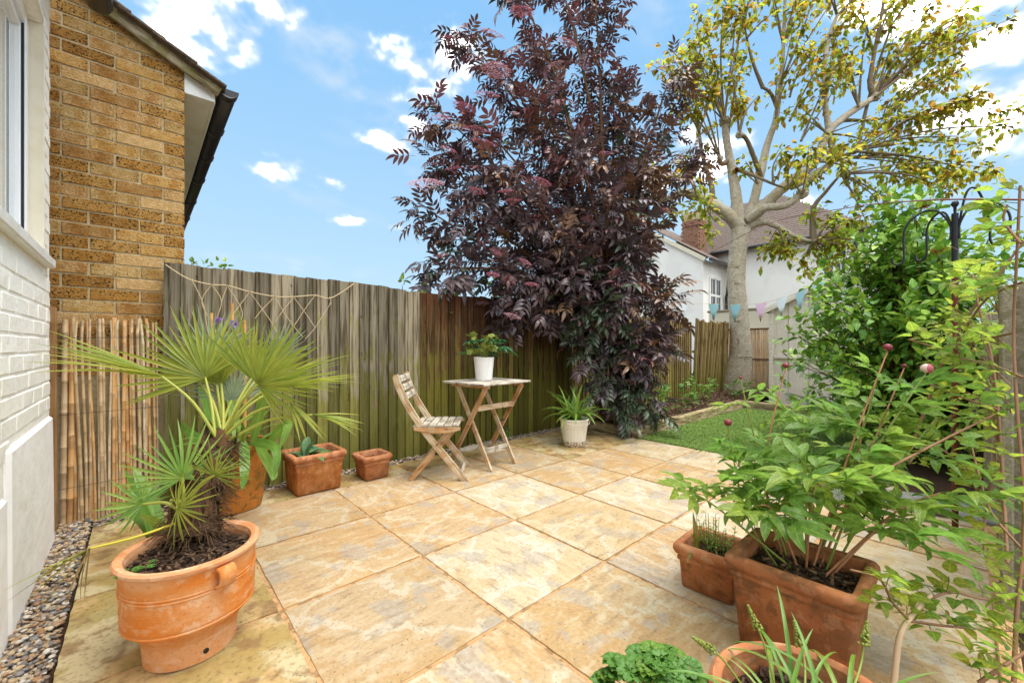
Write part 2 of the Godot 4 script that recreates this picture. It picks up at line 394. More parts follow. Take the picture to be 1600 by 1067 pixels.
# blue sky with scattered cumulus; unseen part filled with added bright cloud for light
const CLOUDS := [   # u, v, y of the direction, half width and half height (radians), strength
	[0.1047, 0.5572, 0.1604, 0.0921, 0.75],
	[0.2022, 0.5911, 0.0892, 0.0698, 0.50],
	[0.2618, 0.6249, 0.0466, 0.0529, 0.30],
	[0.5145, 0.5848, 0.1189, 0.0953, 0.75],
	[0.4489, 0.4406, 0.0905, 0.0423, 0.60],
	[0.4924, 0.4574, 0.0816, 0.0424, 0.60],
	[0.2742, 0.3584, 0.1270, 0.0573, 0.70],
	[0.3254, 0.3500, 0.0954, 0.0525, 0.50],
	[0.3585, 0.2760, 0.0905, 0.0349, 0.15],
	[1.6314, 0.3639, 0.0973, 0.1714, 1.10],
	[1.6063, 0.4085, 0.0554, 0.0869, 0.70],
	[1.5510, 0.5202, 0.1286, 0.0581, 0.90],
	[1.4270, 0.5589, 0.1463, 0.0958, 0.50],
	[1.1993, 0.3850, 0.1078, 0.0913, 0.60],
	[1.3482, 0.2625, 0.1880, 0.0773, 0.50],
	[0.5220, 0.6608, 0.0730, 0.0282, 0.20],
	[0.5822, 0.6013, 0.1363, 0.0796, 0.60],
	[1.6253, 0.3229, 0.0730, 0.0439, 0.70],
	[0.4633, 0.2716, 0.0647, 0.0317, 0.10],
	[0.8608, 0.6778, 0.0742, 0.0566, 0.20],
	[0.3254, 0.5818, 0.0678, 0.0262, 0.05],
	[1.0670, 0.3408, 0.1224, 0.0871, 0.50]
]

func sky_at(az: float, el: float, cn: FastNoiseLite, cf: FastNoiseLite) -> Color:
	# az measured from -Z towards +X
	var h := clampf(el / 1.5708, 0.0, 1.0)
	var t := pow(1.0 - h, 2.6)
	var c := Color(0.17, 0.50, 0.96).lerp(Color(0.66, 0.90, 1.04), t) * (1.0 / EXPOSURE)
	var d := Vector3(sin(az) * cos(el), sin(el), -cos(az) * cos(el))
	var k := 1.0 / (d.y + 0.22)
	var q := Vector3(d.x * k, 0.0, d.z * k)
	var n := cn.get_noise_3d(d.x * 3.2, d.y * 5.5, d.z * 3.2)
	var f := cf.get_noise_3d(d.x * 9.0, d.y * 15.0, d.z * 9.0)
	var m := -1.0
	for b in CLOUDS:
		var da: float = wrapf(az - b[0], -PI, PI) * cos(el) / b[2]
		var de: float = (el - b[1]) / b[3]
		if absf(da) < 1.7 and absf(de) < 1.7:
			if de < 0.0: de *= 1.5
			m = maxf(m, b[4] - sqrt(da * da + de * de))
	var added_cloud := smoothstep(1.05, 1.35, absf(wrapf(az - 0.7367, -PI, PI))) if el < 0.85 else 1.0
	var w := cn.get_noise_3d(q.x * 1.3, 7.0, q.z * 1.3) * 1.7 + 0.32  # heavy cloud added outside the view only, to lift the fill light
	var dens := maxf(m + 0.02 + (n * 1.0 + f * 1.15) * smoothstep(-0.9, -0.1, m), (w + f * 0.3) * added_cloud)
	var wisp := smoothstep(0.05, 0.7, cn.get_noise_3d(q.x * 0.9 + 4.0, 2.0, q.z * 2.6)) * smoothstep(-0.3, 0.5, f)
	c = c.lerp(Color(0.95, 0.98, 1.0) / EXPOSURE, 0.45 * wisp)
	var a := smoothstep(-0.05, 0.85, dens)
	var lum := (1.1 + 5.2 * smoothstep(0.25, 1.1, dens + f * 0.3)) / EXPOSURE
	return c.lerp(Color(0.98, 1.0, 1.02) * lum, a)

func make_sky() -> PanoramaSkyMaterial:
	var cn := FastNoiseLite.new()
	cn.seed = 5
	cn.frequency = 1.0
	cn.fractal_octaves = 4
	var cf := FastNoiseLite.new()
	cf.seed = 11
	cf.frequency = 1.0
	cf.fractal_octaves = 6
	cf.fractal_gain = 0.6
	var cw := 384
	var ch := 192
	var im := Image.create(cw, ch, false, Image.FORMAT_RGBF)
	for y in ch:
		var el := (0.5 - (y + 0.5) / ch) * PI
		for x in cw:
			var az := (x + 0.5) / cw * TAU
			im.set_pixel(x, y, sky_at(az, el, cn, cf) if el > -0.03 else Color(0.08, 0.075, 0.06))
	var W := 1800
	var H := 900
	im.resize(W, H, Image.INTERPOLATE_BILINEAR)
	# the part of the sky above the garden in full detail
	var x0 := int((0.7367 - 1.0) / TAU * W)
	var x1 := int((0.7367 + 1.0) / TAU * W)
	var y0 := int((0.5 - 0.76 / PI) * H)
	for y in range(y0, H / 2 + 4):
		var el := (0.5 - (y + 0.5) / H) * PI
		for x in range(x0, x1):
			var az := (x + 0.5) / W * TAU
			im.set_pixel(posmod(x, W), y, sky_at(az, el, cn, cf))
	var m := PanoramaSkyMaterial.new()
	m.panorama = ImageTexture.create_from_image(im)
	return m

func make_materials():
	var lt := PackedByteArray()
	var ln := nz(3, 0.03, 128, 64, 3)
	lt.resize(128 * 64 * 3)
	for y in 64:
		for x in 128:
			var e := absf(y - 31.5) / 31.5
			var vein := 0.10 if fmod(x + e * 22.0, 16.0) < 2.0 else 0.0
			var c := 0.80 + (ln[y * 128 + x] / 255.0 - 0.5) * 0.22 - vein * 0.6 + (0.16 if e < 0.06 else 0.0)
			for k in 3: lt[(y * 128 + x) * 3 + k] = int(clampf(c + (0.05 if k == 0 and e < 0.06 else 0.0), 0, 1) * 255)
	M.leaftex = ImageTexture.create_from_image(Image.create_from_data(128, 64, false, Image.FORMAT_RGB8, lt))

	var sb := PackedByteArray()
	sb.resize(128 * 64 * 3)
	for y in 64:
		for x in 128:
			var e := absf(y - 31.5) / 31.5
			var c := 0.82 + (ln[y * 128 + x] / 255.0 - 0.5) * 0.16 - (0.08 if y % 8 < 2 else 0.0) + (0.1 if e < 0.06 else 0.0)
			for k in 3: sb[(y * 128 + x) * 3 + k] = int(clampf(c, 0, 1) * 255)
	M.straptex = ImageTexture.create_from_image(Image.create_from_data(128, 64, false, Image.FORMAT_RGB8, sb))

	# sandstone
	var big := nz(21, 0.006, 512, 512, 5, 45.0)
	var mid := nz(22, 0.018, 512, 512, 5, 25.0)
	var fine := nz(23, 0.11, 512, 512, 3)
	var streaks := streak(27, 0.05, 4, 512, 512, 5, 20.0)
	var spk := nz(24, 0.16, 512, 512, 2)
	var edge := nz(25, 0.011, 512, 512, 4, 50.0, FastNoiseLite.TYPE_SIMPLEX_SMOOTH, true)
	var grime := nz(26, 0.009, 512, 512, 5, 30.0)
	var slabt := []
	var vein := nz(28, 0.007, 512, 512, 5, 60.0, FastNoiseLite.TYPE_SIMPLEX_SMOOTH, true)
	var layer := nz(29, 0.0045, 512, 512, 5, 55.0)
	var terr := PackedByteArray()                    # split faces: flat sheets with thin broken edges
	terr.resize(512 * 512)
	for i in 512 * 512: terr[i] = clampi(int(layer[i] / 22.0) * 22 + int(fine[i] * 0.05) + int(mid[i] * 0.10), 0, 255)
	for k in [[C(196, 170, 128), C(190, 154, 104), C(206, 194, 166)], [C(200, 186, 154), C(194, 168, 122), C(208, 200, 178)], [C(192, 164, 118), C(186, 150, 100), C(202, 188, 156)]]:
		slabt.append(paint(512, 512, k[0], [
			[mid, 0.5, 0.85, k[2], 0.4], [mid, 0.45, 0.2, k[1], 0.55],
			[layer, 0.53, 0.545, k[2], 0.8], [layer, 0.62, 0.635, k[1], 0.55], [layer, 0.38, 0.365, k[1], 0.6], 
			[grime, 0.60, 0.74, C(172, 162, 146), 0.65], [vein, 0.93, 0.97, C(128, 108, 84), 0.55], [edge, 0.93, 0.97, C(140, 118, 90), 0.5], [fine, 0.5, 0.9, C(218, 206, 180), 0.32], [fine, 0.4, 0.1, C(154, 128, 94), 0.35], [streaks, 0.62, 0.8, C(216, 202, 172), 0.35], [streaks, 0.34, 0.2, C(146, 122, 92), 0.4], [spk, 0.80, 0.88, C(96, 84, 70), 0.7]]))
	M.slabn = normal_of(terr, 512, 512, 2.2)
	M.slabs = []
	for c in [C(238, 236, 240), C(228, 228, 232), C(234, 228, 222), C(240, 240, 244), C(222, 218, 216)]:
		for tx in slabt: M.slabs.append(mat(c, 0.82, tx, 0.8, M.slabn, 0.9))
	# dirtier stone by the gravel and under the plants: mossy and grey growth
	M.mossytex = paint(512, 512, C(196, 166, 112), [
		[mid, 0.40, 0.7, C(206, 178, 124), 0.7], [big, 0.50, 0.56, C(208, 196, 156), 0.8],
		[grime, 0.44, 0.62, C(158, 140, 76), 0.55], [mid, 0.42, 0.25, C(142, 112, 76), 0.7], [edge, 0.82, 0.92, C(122, 98, 68), 0.5], [fine, 0.58, 0.9, C(212, 196, 150), 0.35], [fine, 0.42, 0.1, C(120, 100, 70), 0.5], [spk, 0.80, 0.88, C(74, 64, 50), 0.6]])
	M.mossy = mat(C(232, 230, 232), 0.85, M.mossytex, 0.62, M.slabn, 0.8)
	M.mortar = mat(Color.WHITE, 0.95, paint(512, 512, C(186, 146, 102), [[nz(31, 0.05), 0.4, 0.8, C(200, 164, 118), 0.8], [nz(32, 0.02), 0.58, 0.72, C(126, 98, 66), 0.6]]), 1.6, normal_of(nz(33, 0.12), 512, 512, 3.0), 0.8, 2)
	M.pebbles = []

	# yellow stock brick
	var bb := nz(41, 0.012, 512, 512, 4, 20.0)
	var bs := nz(42, 0.05, 512, 512, 3, 14.0)
	var bf := nz(43, 0.16, 512, 512, 3)
	var bsp := nz(44, 0.07, 512, 512, 2, 10.0)
	M.bricktex = paint(512, 512, C(178, 146, 92), [
		[bb, 0.42, 0.7, C(192, 164, 116), 0.8], [bb, 0.42, 0.2, C(162, 122, 64), 0.8], [bs, 0.66, 0.78, C(206, 188, 160), 0.6], [bf, 0.55, 0.9, C(202, 176, 130), 0.5], [bf, 0.42, 0.15, C(128, 98, 56), 0.6], [bsp, 0.80, 0.86, C(44, 36, 30), 0.92], [bs, 0.20, 0.12, C(66, 50, 38), 0.8]])
	M.bricktex2 = paint(512, 512, C(170, 132, 74), [
		[bb, 0.5, 0.75, C(180, 146, 94), 0.8], [bb, 0.42, 0.2, C(150, 110, 56), 0.8], [bf, 0.55, 0.9, C(192, 160, 108), 0.5], [bf, 0.42, 0.15, C(122, 90, 48), 0.6], [bsp, 0.68, 0.75, C(38, 32, 28), 0.92], [bs, 0.28, 0.18, C(54, 44, 36), 0.8]])
	var bn := normal_of(nz(45, 0.07, 512, 512, 5), 512, 512, 4.0)
	M.bricks = []
	for c in [C(255, 252, 244), C(238, 230, 214), C(255, 240, 214), C(222, 202, 180), C(250, 236, 226)]:
		M.bricks.append(mat(c, 0.92, M.bricktex, 1.7, bn, 0.7))
	for c in [C(255, 246, 226), C(228, 212, 186), C(244, 228, 196)]:
		M.bricks.append(mat(c, 0.92, M.bricktex2, 1.7, bn, 0.7))
	M.brick_pale = mat(C(240, 226, 200), 0.92, paint(512, 512, C(198, 172, 128), [[nz(46, 0.03), 0.4, 0.7, C(216, 190, 158), 0.8], [nz(47, 0.1), 0.6, 0.9, C(176, 130, 80), 0.6]]), 1.7, bn, 0.7)
	M.joint = mat(Color.WHITE, 0.95, paint(256, 256, C(178, 160, 124), [[nz(48, 0.06, 256, 256), 0.35, 0.7, C(194, 178, 144), 0.8]]), 2.0, bn, 0.4, 2)
	# whitewash
	var wn := nz(51, 0.02, 512, 512, 5)
	var wcr := nz(52, 0.01, 512, 512, 4, 40.0, FastNoiseLite.TYPE_SIMPLEX_SMOOTH, true)
	M.white_brick = mat(Color.WHITE, 0.75, paint(512, 512, C(247, 244, 236), [[wn, 0.45, 0.75, C(241, 235, 222), 0.7], [wn, 0.3, 0.15, C(228, 218, 196), 0.5]]), 1.1, normal_of(nz(53, 0.06, 512, 512, 5), 512, 512, 2.0), 0.35, 2)
	M.render_white = mat(Color.WHITE, 0.8, paint(512, 512, C(248, 246, 242), [[wn, 0.4, 0.8, C(243, 240, 232), 0.7], [wcr, 0.965, 0.985, C(170, 160, 146), 0.5]]), 0.5, normal_of(nz(54, 0.03, 512, 512, 5), 512, 512, 2.0), 0.5, 2)
	M.reveal = mat(Color.WHITE, 0.75, paint(512, 512, C(228, 218, 196), [[wn, 0.4, 0.8, C(220, 208, 182), 0.7], [wcr, 0.97, 0.985, C(150, 130, 104), 0.6]]), 0.8, null, 1.0, 2)
	M.upvc = mat(C(240, 242, 244), 0.25)
	M.white_paint = mat(Color.WHITE, 0.45, paint(256, 256, C(236, 235, 230), [[nz(55, 0.02, 256, 256), 0.5, 0.8, C(222, 218, 206), 0.7]]), 0.7, null, 1.0, 2)
	M.black_plastic = mat(C(44, 42, 42), 0.32)
	M.rubber = mat(C(22, 22, 22), 0.6)
	M.glass = StandardMaterial3D.new()
	M.glass.albedo_color = Color(0.75, 0.8, 0.8, 0.12)
	M.glass.transparency = BaseMaterial3D.TRANSPARENCY_ALPHA
	M.glass.roughness = 0.03
	M.glass.metallic_specular = 0.7
	M.room = mat(C(150, 146, 138), 0.9)

	# timber
	var g1 := streak(61, 0.035, 8, 512, 256, 5, 12.0)
	var g2 := streak(62, 0.12, 16, 512, 256, 3)
	var kn := nz(63, 0.013, 512, 256, 3)
	var blotch := nz(64, 0.008, 512, 256, 5, 20.0)
	var grain_n := normal_of(g2, 512, 256, 3.0)
	M.grain_n = grain_n
	var alg := streak(65, 0.02, 3, 512, 256, 5, 20.0)
	M.fence_grey = []
	M.fence_brown = []
	M.fence_green = []
	# board UV: u = height above the ground in metres / 1.6, so growth sits where the photo shows it
	for k in 3:
		var a1 := nz(66 + k, 0.012, 512, 256, 5, 25.0)
		var low := PackedByteArray(); low.resize(512 * 256)
		var low2 := PackedByteArray(); low2.resize(512 * 256)
		for y in 256:
			for x in 512:
				var i := y * 512 + x
				var hgt := x / 512.0
				low[i] = int(clampf(0.42 * alg[i] + 0.45 * a1[i] + (0.62 - hgt) * 190.0, 0, 255))
				low2[i] = int(clampf(0.5 * g1[i] + 0.4 * a1[i] + (hgt - 0.62) * 170.0, 0, 255))
		var tg := paint(512, 256, C(142, 130, 108), [[g1, 0.35, 0.7, C(168, 156, 134), 0.8], [g1, 0.42, 0.2, C(92, 80, 62), 0.8], [g2, 0.5, 0.85, C(180, 170, 150), 0.45], [g2, 0.4, 0.15, C(76, 66, 50), 0.6],
			[low, 0.36, 0.68, C(132, 130, 62), 0.85], [low, 0.70, 0.98, C(116, 112, 50), 0.5], [g2, 0.34, 0.12, C(80, 70, 48), 0.5], [kn, 0.93, 0.96, C(62, 46, 34), 0.7]])
		var tb := paint(512, 256, C(104, 80, 52), [[g1, 0.35, 0.7, C(130, 104, 66), 0.8], [g1, 0.42, 0.2, C(66, 46, 28), 0.8], [g2, 0.5, 0.85, C(146, 122, 82), 0.4], [g2, 0.4, 0.15, C(54, 38, 22), 0.6],
			[low, 0.32, 0.62, C(118, 116, 46), 0.85], [low2, 0.50, 0.74, C(104, 62, 42), 0.9], [g2, 0.34, 0.12, C(60, 46, 24), 0.5], [kn, 0.93, 0.96, C(48, 32, 22), 0.7]])
		var ty := paint(512, 256, C(152, 128, 78), [[g1, 0.35, 0.7, C(178, 154, 102), 0.8], [g1, 0.42, 0.2, C(104, 80, 46), 0.8], [g2, 0.5, 0.85, C(188, 168, 122), 0.4], [g2, 0.4, 0.15, C(84, 64, 36), 0.6],
			[low, 0.50, 0.86, C(136, 130, 56), 0.7], [low2, 0.66, 0.9, C(128, 86, 50), 0.6]])
		for tint in [1.0, 0.86, 0.74]:
			var cc := Color(tint, tint, tint * 0.99)
			M.fence_grey.append(mat(cc, 0.88, tg, 1.0, grain_n, 1.0))
			M.fence_brown.append(mat(cc, 0.88, tb, 1.0, grain_n, 0.8))
			M.fence_green.append(mat(cc, 0.88, ty, 1.0, grain_n, 0.8))
	var teak := paint(512, 256, C(196, 172, 140), [[g1, 0.35, 0.7, C(210, 190, 160), 0.8], [g1, 0.45, 0.2, C(168, 136, 98), 0.8], [g2, 0.5, 0.85, C(214, 200, 176), 0.5], [g2, 0.4, 0.15, C(146, 116, 84), 0.6], [blotch, 0.66, 0.76, C(182, 138, 92), 0.6], [kn, 0.90, 0.94, C(110, 76, 48), 0.7]])
	M.teak = mat(Color.WHITE, 0.75, teak, 1.4, grain_n, 0.6)
	var teakw := paint(512, 256, C(186, 176, 158), [[g1, 0.35, 0.7, C(206, 198, 182), 0.8], [g1, 0.45, 0.2, C(150, 140, 124), 0.8], [g2, 0.5, 0.85, C(214, 208, 196), 0.5], [g2, 0.4, 0.15, C(120, 110, 96), 0.6], [blotch, 0.66, 0.74, C(120, 108, 92), 0.6]])
	M.teak_grey = mat(Color.WHITE, 0.8, teakw, 1.4, grain_n, 0.6)
	var teako := paint(512, 256, C(184, 140, 94), [[g1, 0.35, 0.7, C(200, 160, 116), 0.8], [g1, 0.45, 0.2, C(146, 100, 62), 0.8], [g2, 0.5, 0.85, C(200, 164, 120), 0.5], [g2, 0.4, 0.15, C(110, 70, 40), 0.6], [blotch, 0.60, 0.72, C(186, 160, 128), 0.7]])
	M.teak_orange = mat(Color.WHITE, 0.75, teako, 1.4, grain_n, 0.6)
	var slp := paint(512, 256, C(166, 146, 112), [[g1, 0.35, 0.7, C(186, 168, 134), 0.8], [g1, 0.45, 0.2, C(116, 96, 66), 0.8], [g2, 0.4, 0.15, C(92, 76, 52), 0.6], [blotch, 0.62, 0.75, C(138, 130, 84), 0.6]])
	M.sleeper = mat(Color.WHITE, 0.9, slp, 1.0, grain_n, 0.8)
	M.post_wood = mat(Color.WHITE, 0.85, paint(512, 256, C(158, 120, 78), [[g1, 0.35, 0.7, C(176, 138, 94), 0.8], [g2, 0.4, 0.15, C(110, 80, 50), 0.6]]), 1.0, grain_n, 0.6)
	M.old_board = mat(Color.WHITE, 0.9, paint(512, 256, C(150, 134, 104), [[g1, 0.35, 0.7, C(180, 168, 138), 0.8], [g1, 0.42, 0.2, C(98, 84, 60), 0.8], [g2, 0.4, 0.15, C(70, 62, 46), 0.6], [blotch, 0.55, 0.7, C(126, 120, 70), 0.6]]), 1.0, grain_n, 0.8)
	M.shed_paint = mat(Color.WHITE, 0.7, paint(512, 512, C(222, 208, 190), [[streak(71, 0.06, 8), 0.45, 0.8, C(212, 198, 178), 0.7], [nz(72, 0.01), 0.6, 0.8, C(228, 216, 200), 0.5]]), 0.8, grain_n, 0.4)
	# bamboo
	M.canes = []
	for k in 4:
		var bt := streak(81 + k, 0.05, 16, 512, 128, 3)
		var bl := nz(85 + k, 0.01, 512, 128, 4)
		var base: Color = [C(214, 166, 108), C(204, 172, 128), C(200, 150, 94), C(210, 188, 150)][k]
		M.canes.append(mat(Color.WHITE, 0.55, paint(512, 128, base, [[bt, 0.45, 0.8, base.lightened(0.25), 0.7], [bl, 0.6, 0.8, base.darkened(0.2), 0.5], [bl, 0.35, 0.2, C(184, 172, 150), 0.5]]), 1.3))
	M.stick = mat(C(255, 236, 200), 0.6, M.canes[0].albedo_texture, 2.0)

	# terracotta
	var tf := nz(91, 0.02, 512, 512, 5, 12.0)
	var tl := nz(92, 0.006, 512, 512, 5, 30.0)
	var tsp := nz(93, 0.09, 512, 512, 3)
	var tn := normal_of(nz(94, 0.05, 512, 512, 5), 512, 512, 2.0)
	M.terra_pale = mat(Color.WHITE, 0.85, paint(512, 512, C(206, 134, 74), [[tl, 0.48, 0.7, C(214, 158, 112), 0.85], [tl, 0.42, 0.25, C(206, 118, 44), 0.9], [tf, 0.58, 0.74, C(218, 180, 150), 0.65], [tsp, 0.66, 0.85, C(216, 164, 122), 0.4], [tsp, 0.3, 0.1, C(160, 92, 48), 0.5]]), 1.6, tn, 0.5, 1)
	M.terra_bloom = mat(Color.WHITE, 0.88, paint(512, 512, C(212, 150, 104), [[tl, 0.45, 0.7, C(218, 170, 130), 0.8], [tl, 0.4, 0.2, C(204, 130, 78), 0.7], [tf, 0.55, 0.75, C(222, 190, 162), 0.6], [tsp, 0.3, 0.1, C(166, 104, 62), 0.5]]), 1.6, tn, 0.5, 1)
	M.terra = mat(Color.WHITE, 0.85, paint(512, 512, C(184, 116, 64), [[tl, 0.5, 0.72, C(192, 130, 80), 0.8], [tl, 0.42, 0.25, C(156, 92, 48), 0.8], [tf, 0.60, 0.76, C(202, 164, 126), 0.6], [tf, 0.34, 0.22, C(120, 92, 56), 0.5], [tsp, 0.3, 0.1, C(130, 78, 42), 0.5]]), 1.7, tn, 0.6, 1)
	M.terra_moss = mat(Color.WHITE, 0.9, paint(512, 512, C(184, 110, 46), [[tl, 0.5, 0.72, C(192, 124, 56), 0.8], [tl, 0.42, 0.3, C(110, 88, 38), 0.8], [tf, 0.60, 0.74, C(92, 76, 36), 0.6], [tsp, 0.3, 0.1, C(80, 60, 30), 0.6]]), 1.5, tn, 0.7, 1)
	M.terra_brown = mat(Color.WHITE, 0.85, paint(512, 512, C(166, 104, 66), [[tl, 0.5, 0.72, C(178, 118, 76), 0.8], [tl, 0.44, 0.28, C(120, 82, 54), 0.85], [tf, 0.60, 0.74, C(104, 80, 56), 0.6], [tf, 0.34, 0.22, C(196, 150, 116), 0.45], [tsp, 0.72, 0.85, C(196, 144, 104), 0.4], [tsp, 0.25, 0.1, C(96, 60, 38), 0.5]]), 1.5, tn, 0.6, 1)
	M.terra_rim = mat(Color.WHITE, 0.85, paint(512, 512, C(180, 114, 74), [[tl, 0.5, 0.72, C(192, 132, 92), 0.8], [tl, 0.42, 0.25, C(146, 94, 62), 0.8], [tf, 0.60, 0.76, C(206, 168, 136), 0.6], [tf, 0.34, 0.22, C(116, 92, 64), 0.5]]), 1.5, tn, 0.6, 1)
	M.soil = mat(Color.WHITE, 0.95, paint(512, 512, C(66, 50, 38), [[nz(95, 0.06), 0.5, 0.8, C(92, 70, 52), 0.8], [nz(96, 0.1), 0.4, 0.2, C(38, 28, 22), 0.8]]), 3.0, normal_of(nz(97, 0.09, 512, 512, 4), 512, 512, 8.0), 1.0, 2)
	M.chips = mat(Color.WHITE, 0.95)
	M.chips.vertex_color_use_as_albedo = true
	M.pebble = mat(Color.WHITE, 0.65)
	M.pebble.vertex_color_use_as_albedo = true
	M.grass = mat(Color.WHITE, 0.7)
	M.grass.vertex_color_use_as_albedo = true
	M.grass.backlight_enabled = true
	M.grass.backlight = Color(0.3, 0.3, 0.3)
	M.turf = mat(Color.WHITE, 0.95, paint(256, 256, C(104, 132, 52), [[nz(98, 0.15, 256, 256), 0.4, 0.7, C(112, 138, 56), 0.8]]), 3.0, null, 1.0, 2)
	M.white_ceramic = mat(Color.WHITE, 0.45, paint(256, 256, C(238, 234, 230), [[nz(99, 0.02, 256, 256), 0.5, 0.8, C(230, 224, 218), 0.7]]), 2.0, null, 1.0, 1)
	var rust := nz(100, 0.02, 512, 512, 5, 20.0)
	M.enamel = mat(Color.WHITE, 0.5, paint(512, 512, C(232, 226, 212), [[nz(101, 0.01), 0.5, 0.8, C(224, 214, 192), 0.7]]), 2.0, null, 1.0, 1)
	M.enamel_rust = mat(Color.WHITE, 0.6, paint(512, 512, C(226, 216, 196), [[rust, 0.48, 0.56, C(150, 96, 56), 0.9], [rust, 0.56, 0.64, C(84, 48, 30), 0.95]]), 4.0, null, 1.0, 1)
	M.iron = mat(C(38, 38, 40), 0.5)
	M.iron.metallic = 0.4
	M.rust_iron = mat(Color.WHITE, 0.85, paint(256, 256, C(104, 56, 42), [[nz(102, 0.05, 256, 256), 0.5, 0.75, C(74, 44, 38), 0.8], [nz(103, 0.1, 256, 256), 0.65, 0.8, C(140, 84, 58), 0.6]]), 6.0, null, 1.0, 1)
	M.rope = mat(C(196, 176, 140), 0.9)
	M.concrete = mat(Color.WHITE, 0.95, paint(512, 512, C(150, 138, 116), [[nz(104, 0.03), 0.45, 0.7, C(170, 158, 134), 0.8], [nz(105, 0.09, 512, 512, 2), 0.76, 0.82, C(58, 50, 42), 0.85], [nz(106, 0.008), 0.6, 0.75, C(120, 112, 80), 0.6]]), 3.0, normal_of(nz(107, 0.09), 512, 512, 4.0), 0.7, 2)
	M.slate = mat(Color.WHITE, 0.7, paint(256, 256, C(116, 116, 112), [[nz(108, 0.02, 256, 256), 0.4, 0.7, C(138, 136, 128), 0.8]]), 2.0, null, 1.0, 2)
	# bark
	M.bark_pale = mat(Color.WHITE, 0.9, paint(512, 512, C(176, 164, 142), [[nz(111, 0.015, 512, 512, 5, 15.0), 0.45, 0.7, C(196, 184, 162), 0.8], [nz(112, 0.03), 0.38, 0.2, C(140, 124, 98), 0.7], [nz(113, 0.008, 512, 512, 4), 0.62, 0.75, C(158, 142, 104), 0.6], [nz(114, 0.07, 512, 512, 2), 0.80, 0.86, C(104, 88, 68), 0.6]]), 0.9, normal_of(nz(115, 0.04, 512, 512, 5), 512, 512, 3.0), 0.7, 2)
	M.bark_shoot = mat(Color.WHITE, 0.85, paint(256, 256, C(122, 106, 82), [[nz(116, 0.04, 256, 256), 0.45, 0.7, C(148, 132, 106), 0.8], [nz(117, 0.09, 256, 256), 0.4, 0.2, C(88, 74, 56), 0.7]]), 2.0, null, 1.0, 2)
	M.bark_brown = mat(Color.WHITE, 0.92, paint(256, 256, C(104, 76, 52), [[nz(118, 0.04, 256, 256), 0.45, 0.7, C(130, 98, 68), 0.8], [nz(119, 0.09, 256, 256), 0.4, 0.2, C(64, 46, 32), 0.7]]), 2.0, null, 1.0, 2)
	M.fibre = mat(Color.WHITE, 0.95, paint(512, 512, C(80, 60, 46), [[streak(121, 0.08, 8), 0.45, 0.7, C(122, 96, 72), 0.8], [streak(122, 0.12, 16), 0.42, 0.2, C(54, 38, 28), 0.8]]), 3.0, grain_n, 1.0, 1)
	M.fibre_strand = mat(C(96, 74, 54), 0.9)
	M.stem_pink = mat(C(176, 120, 84), 0.6)
	M.stem_green = mat(C(126, 136, 52), 0.55)
	M.stem_red = mat(C(120, 54, 42), 0.55)
	M.vine = mat(C(140, 100, 70), 0.7)
	M.vine_dry = mat(C(196, 170, 138), 0.8)
	# far house
	M.far_render = mat(Color.WHITE, 0.85, paint(256, 256, C(242, 238, 228), [[nz(125, 0.01, 256, 256), 0.5, 0.75, C(234, 229, 218), 0.7]]), 0.3, null, 1.0, 2)
	M.roof_tile = mat(Color.WHITE, 0.9, paint(512, 512, C(108, 96, 88), [[nz(126, 0.06), 0.45, 0.7, C(130, 114, 102), 0.8], [nz(127, 0.02), 0.4, 0.2, C(92, 70, 60), 0.8]]), 0.6, null, 1.0, 2)
	M.near_tile = mat(Color.WHITE, 0.9, paint(256, 256, C(86, 74, 64), [[nz(128, 0.06, 256, 256), 0.45, 0.7, C(112, 98, 82), 0.8]]), 2.0, null, 1.0, 2)
	M.red_brick = mat(Color.WHITE, 0.9, paint(256, 256, C(146, 108, 88), [[nz(129, 0.05, 256, 256), 0.45, 0.7, C(168, 130, 108), 0.8], [nz(130, 0.02, 256, 256), 0.4, 0.25, C(110, 70, 56), 0.8]]), 1.2, null, 1.0, 2)
	M.lead = mat(C(132, 136, 144), 0.6)
	M.cream = mat(C(222, 212, 186), 0.85)
	M.dark_glass = mat(C(52, 58, 64), 0.06)
	# leaves (linear base colours)
	M.elder = [leafmat(0.18, 0.105, 0.11, 0.36, 0.7), leafmat(0.21, 0.13, 0.13, 0.34, 0.7), leafmat(0.15, 0.115, 0.125, 0.36, 0.7), leafmat(0.13, 0.18, 0.10, 0.38, 0.7)]
	M.elder_red = [leafmat(0.40, 0.17, 0.17, 0.45, 1.0), leafmat(0.32, 0.15, 0.155, 0.44, 1.0)]
	M.elder_bronze = [leafmat(0.40, 0.22, 0.12, 0.45, 0.9), leafmat(0.32, 0.17, 0.11, 0.44, 0.8)]
	M.pink = [leafmat(0.95, 0.52, 0.58, 0.8, 0.8), leafmat(0.75, 0.24, 0.30, 0.8, 0.8)]
	M.autumn = [leafmat(0.74, 0.70, 0.09, 0.5, 1.3), leafmat(0.55, 0.66, 0.09, 0.5, 1.3), leafmat(0.80, 0.64, 0.09, 0.5, 1.3), leafmat(0.78, 0.42, 0.08, 0.5, 1.3), leafmat(0.46, 0.64, 0.09, 0.5, 1.3)]
	M.shrub = [leafmat(0.32, 0.64, 0.07, 0.45, 1.0), leafmat(0.24, 0.54, 0.065, 0.42, 1.0), leafmat(0.46, 0.74, 0.08, 0.45, 1.0), leafmat(0.18, 0.43, 0.06, 0.42, 0.9)]
	M.peony = [leafmat(0.40, 0.66, 0.11, 0.36, 1.1), leafmat(0.31, 0.58, 0.10, 0.34, 1.1), leafmat(0.52, 0.74, 0.12, 0.38, 1.1)]
	M.clem = [leafmat(0.52, 0.72, 0.09, 0.42, 1.2), leafmat(0.38, 0.64, 0.10, 0.4, 1.1), leafmat(0.64, 0.76, 0.10, 0.45, 1.2)]
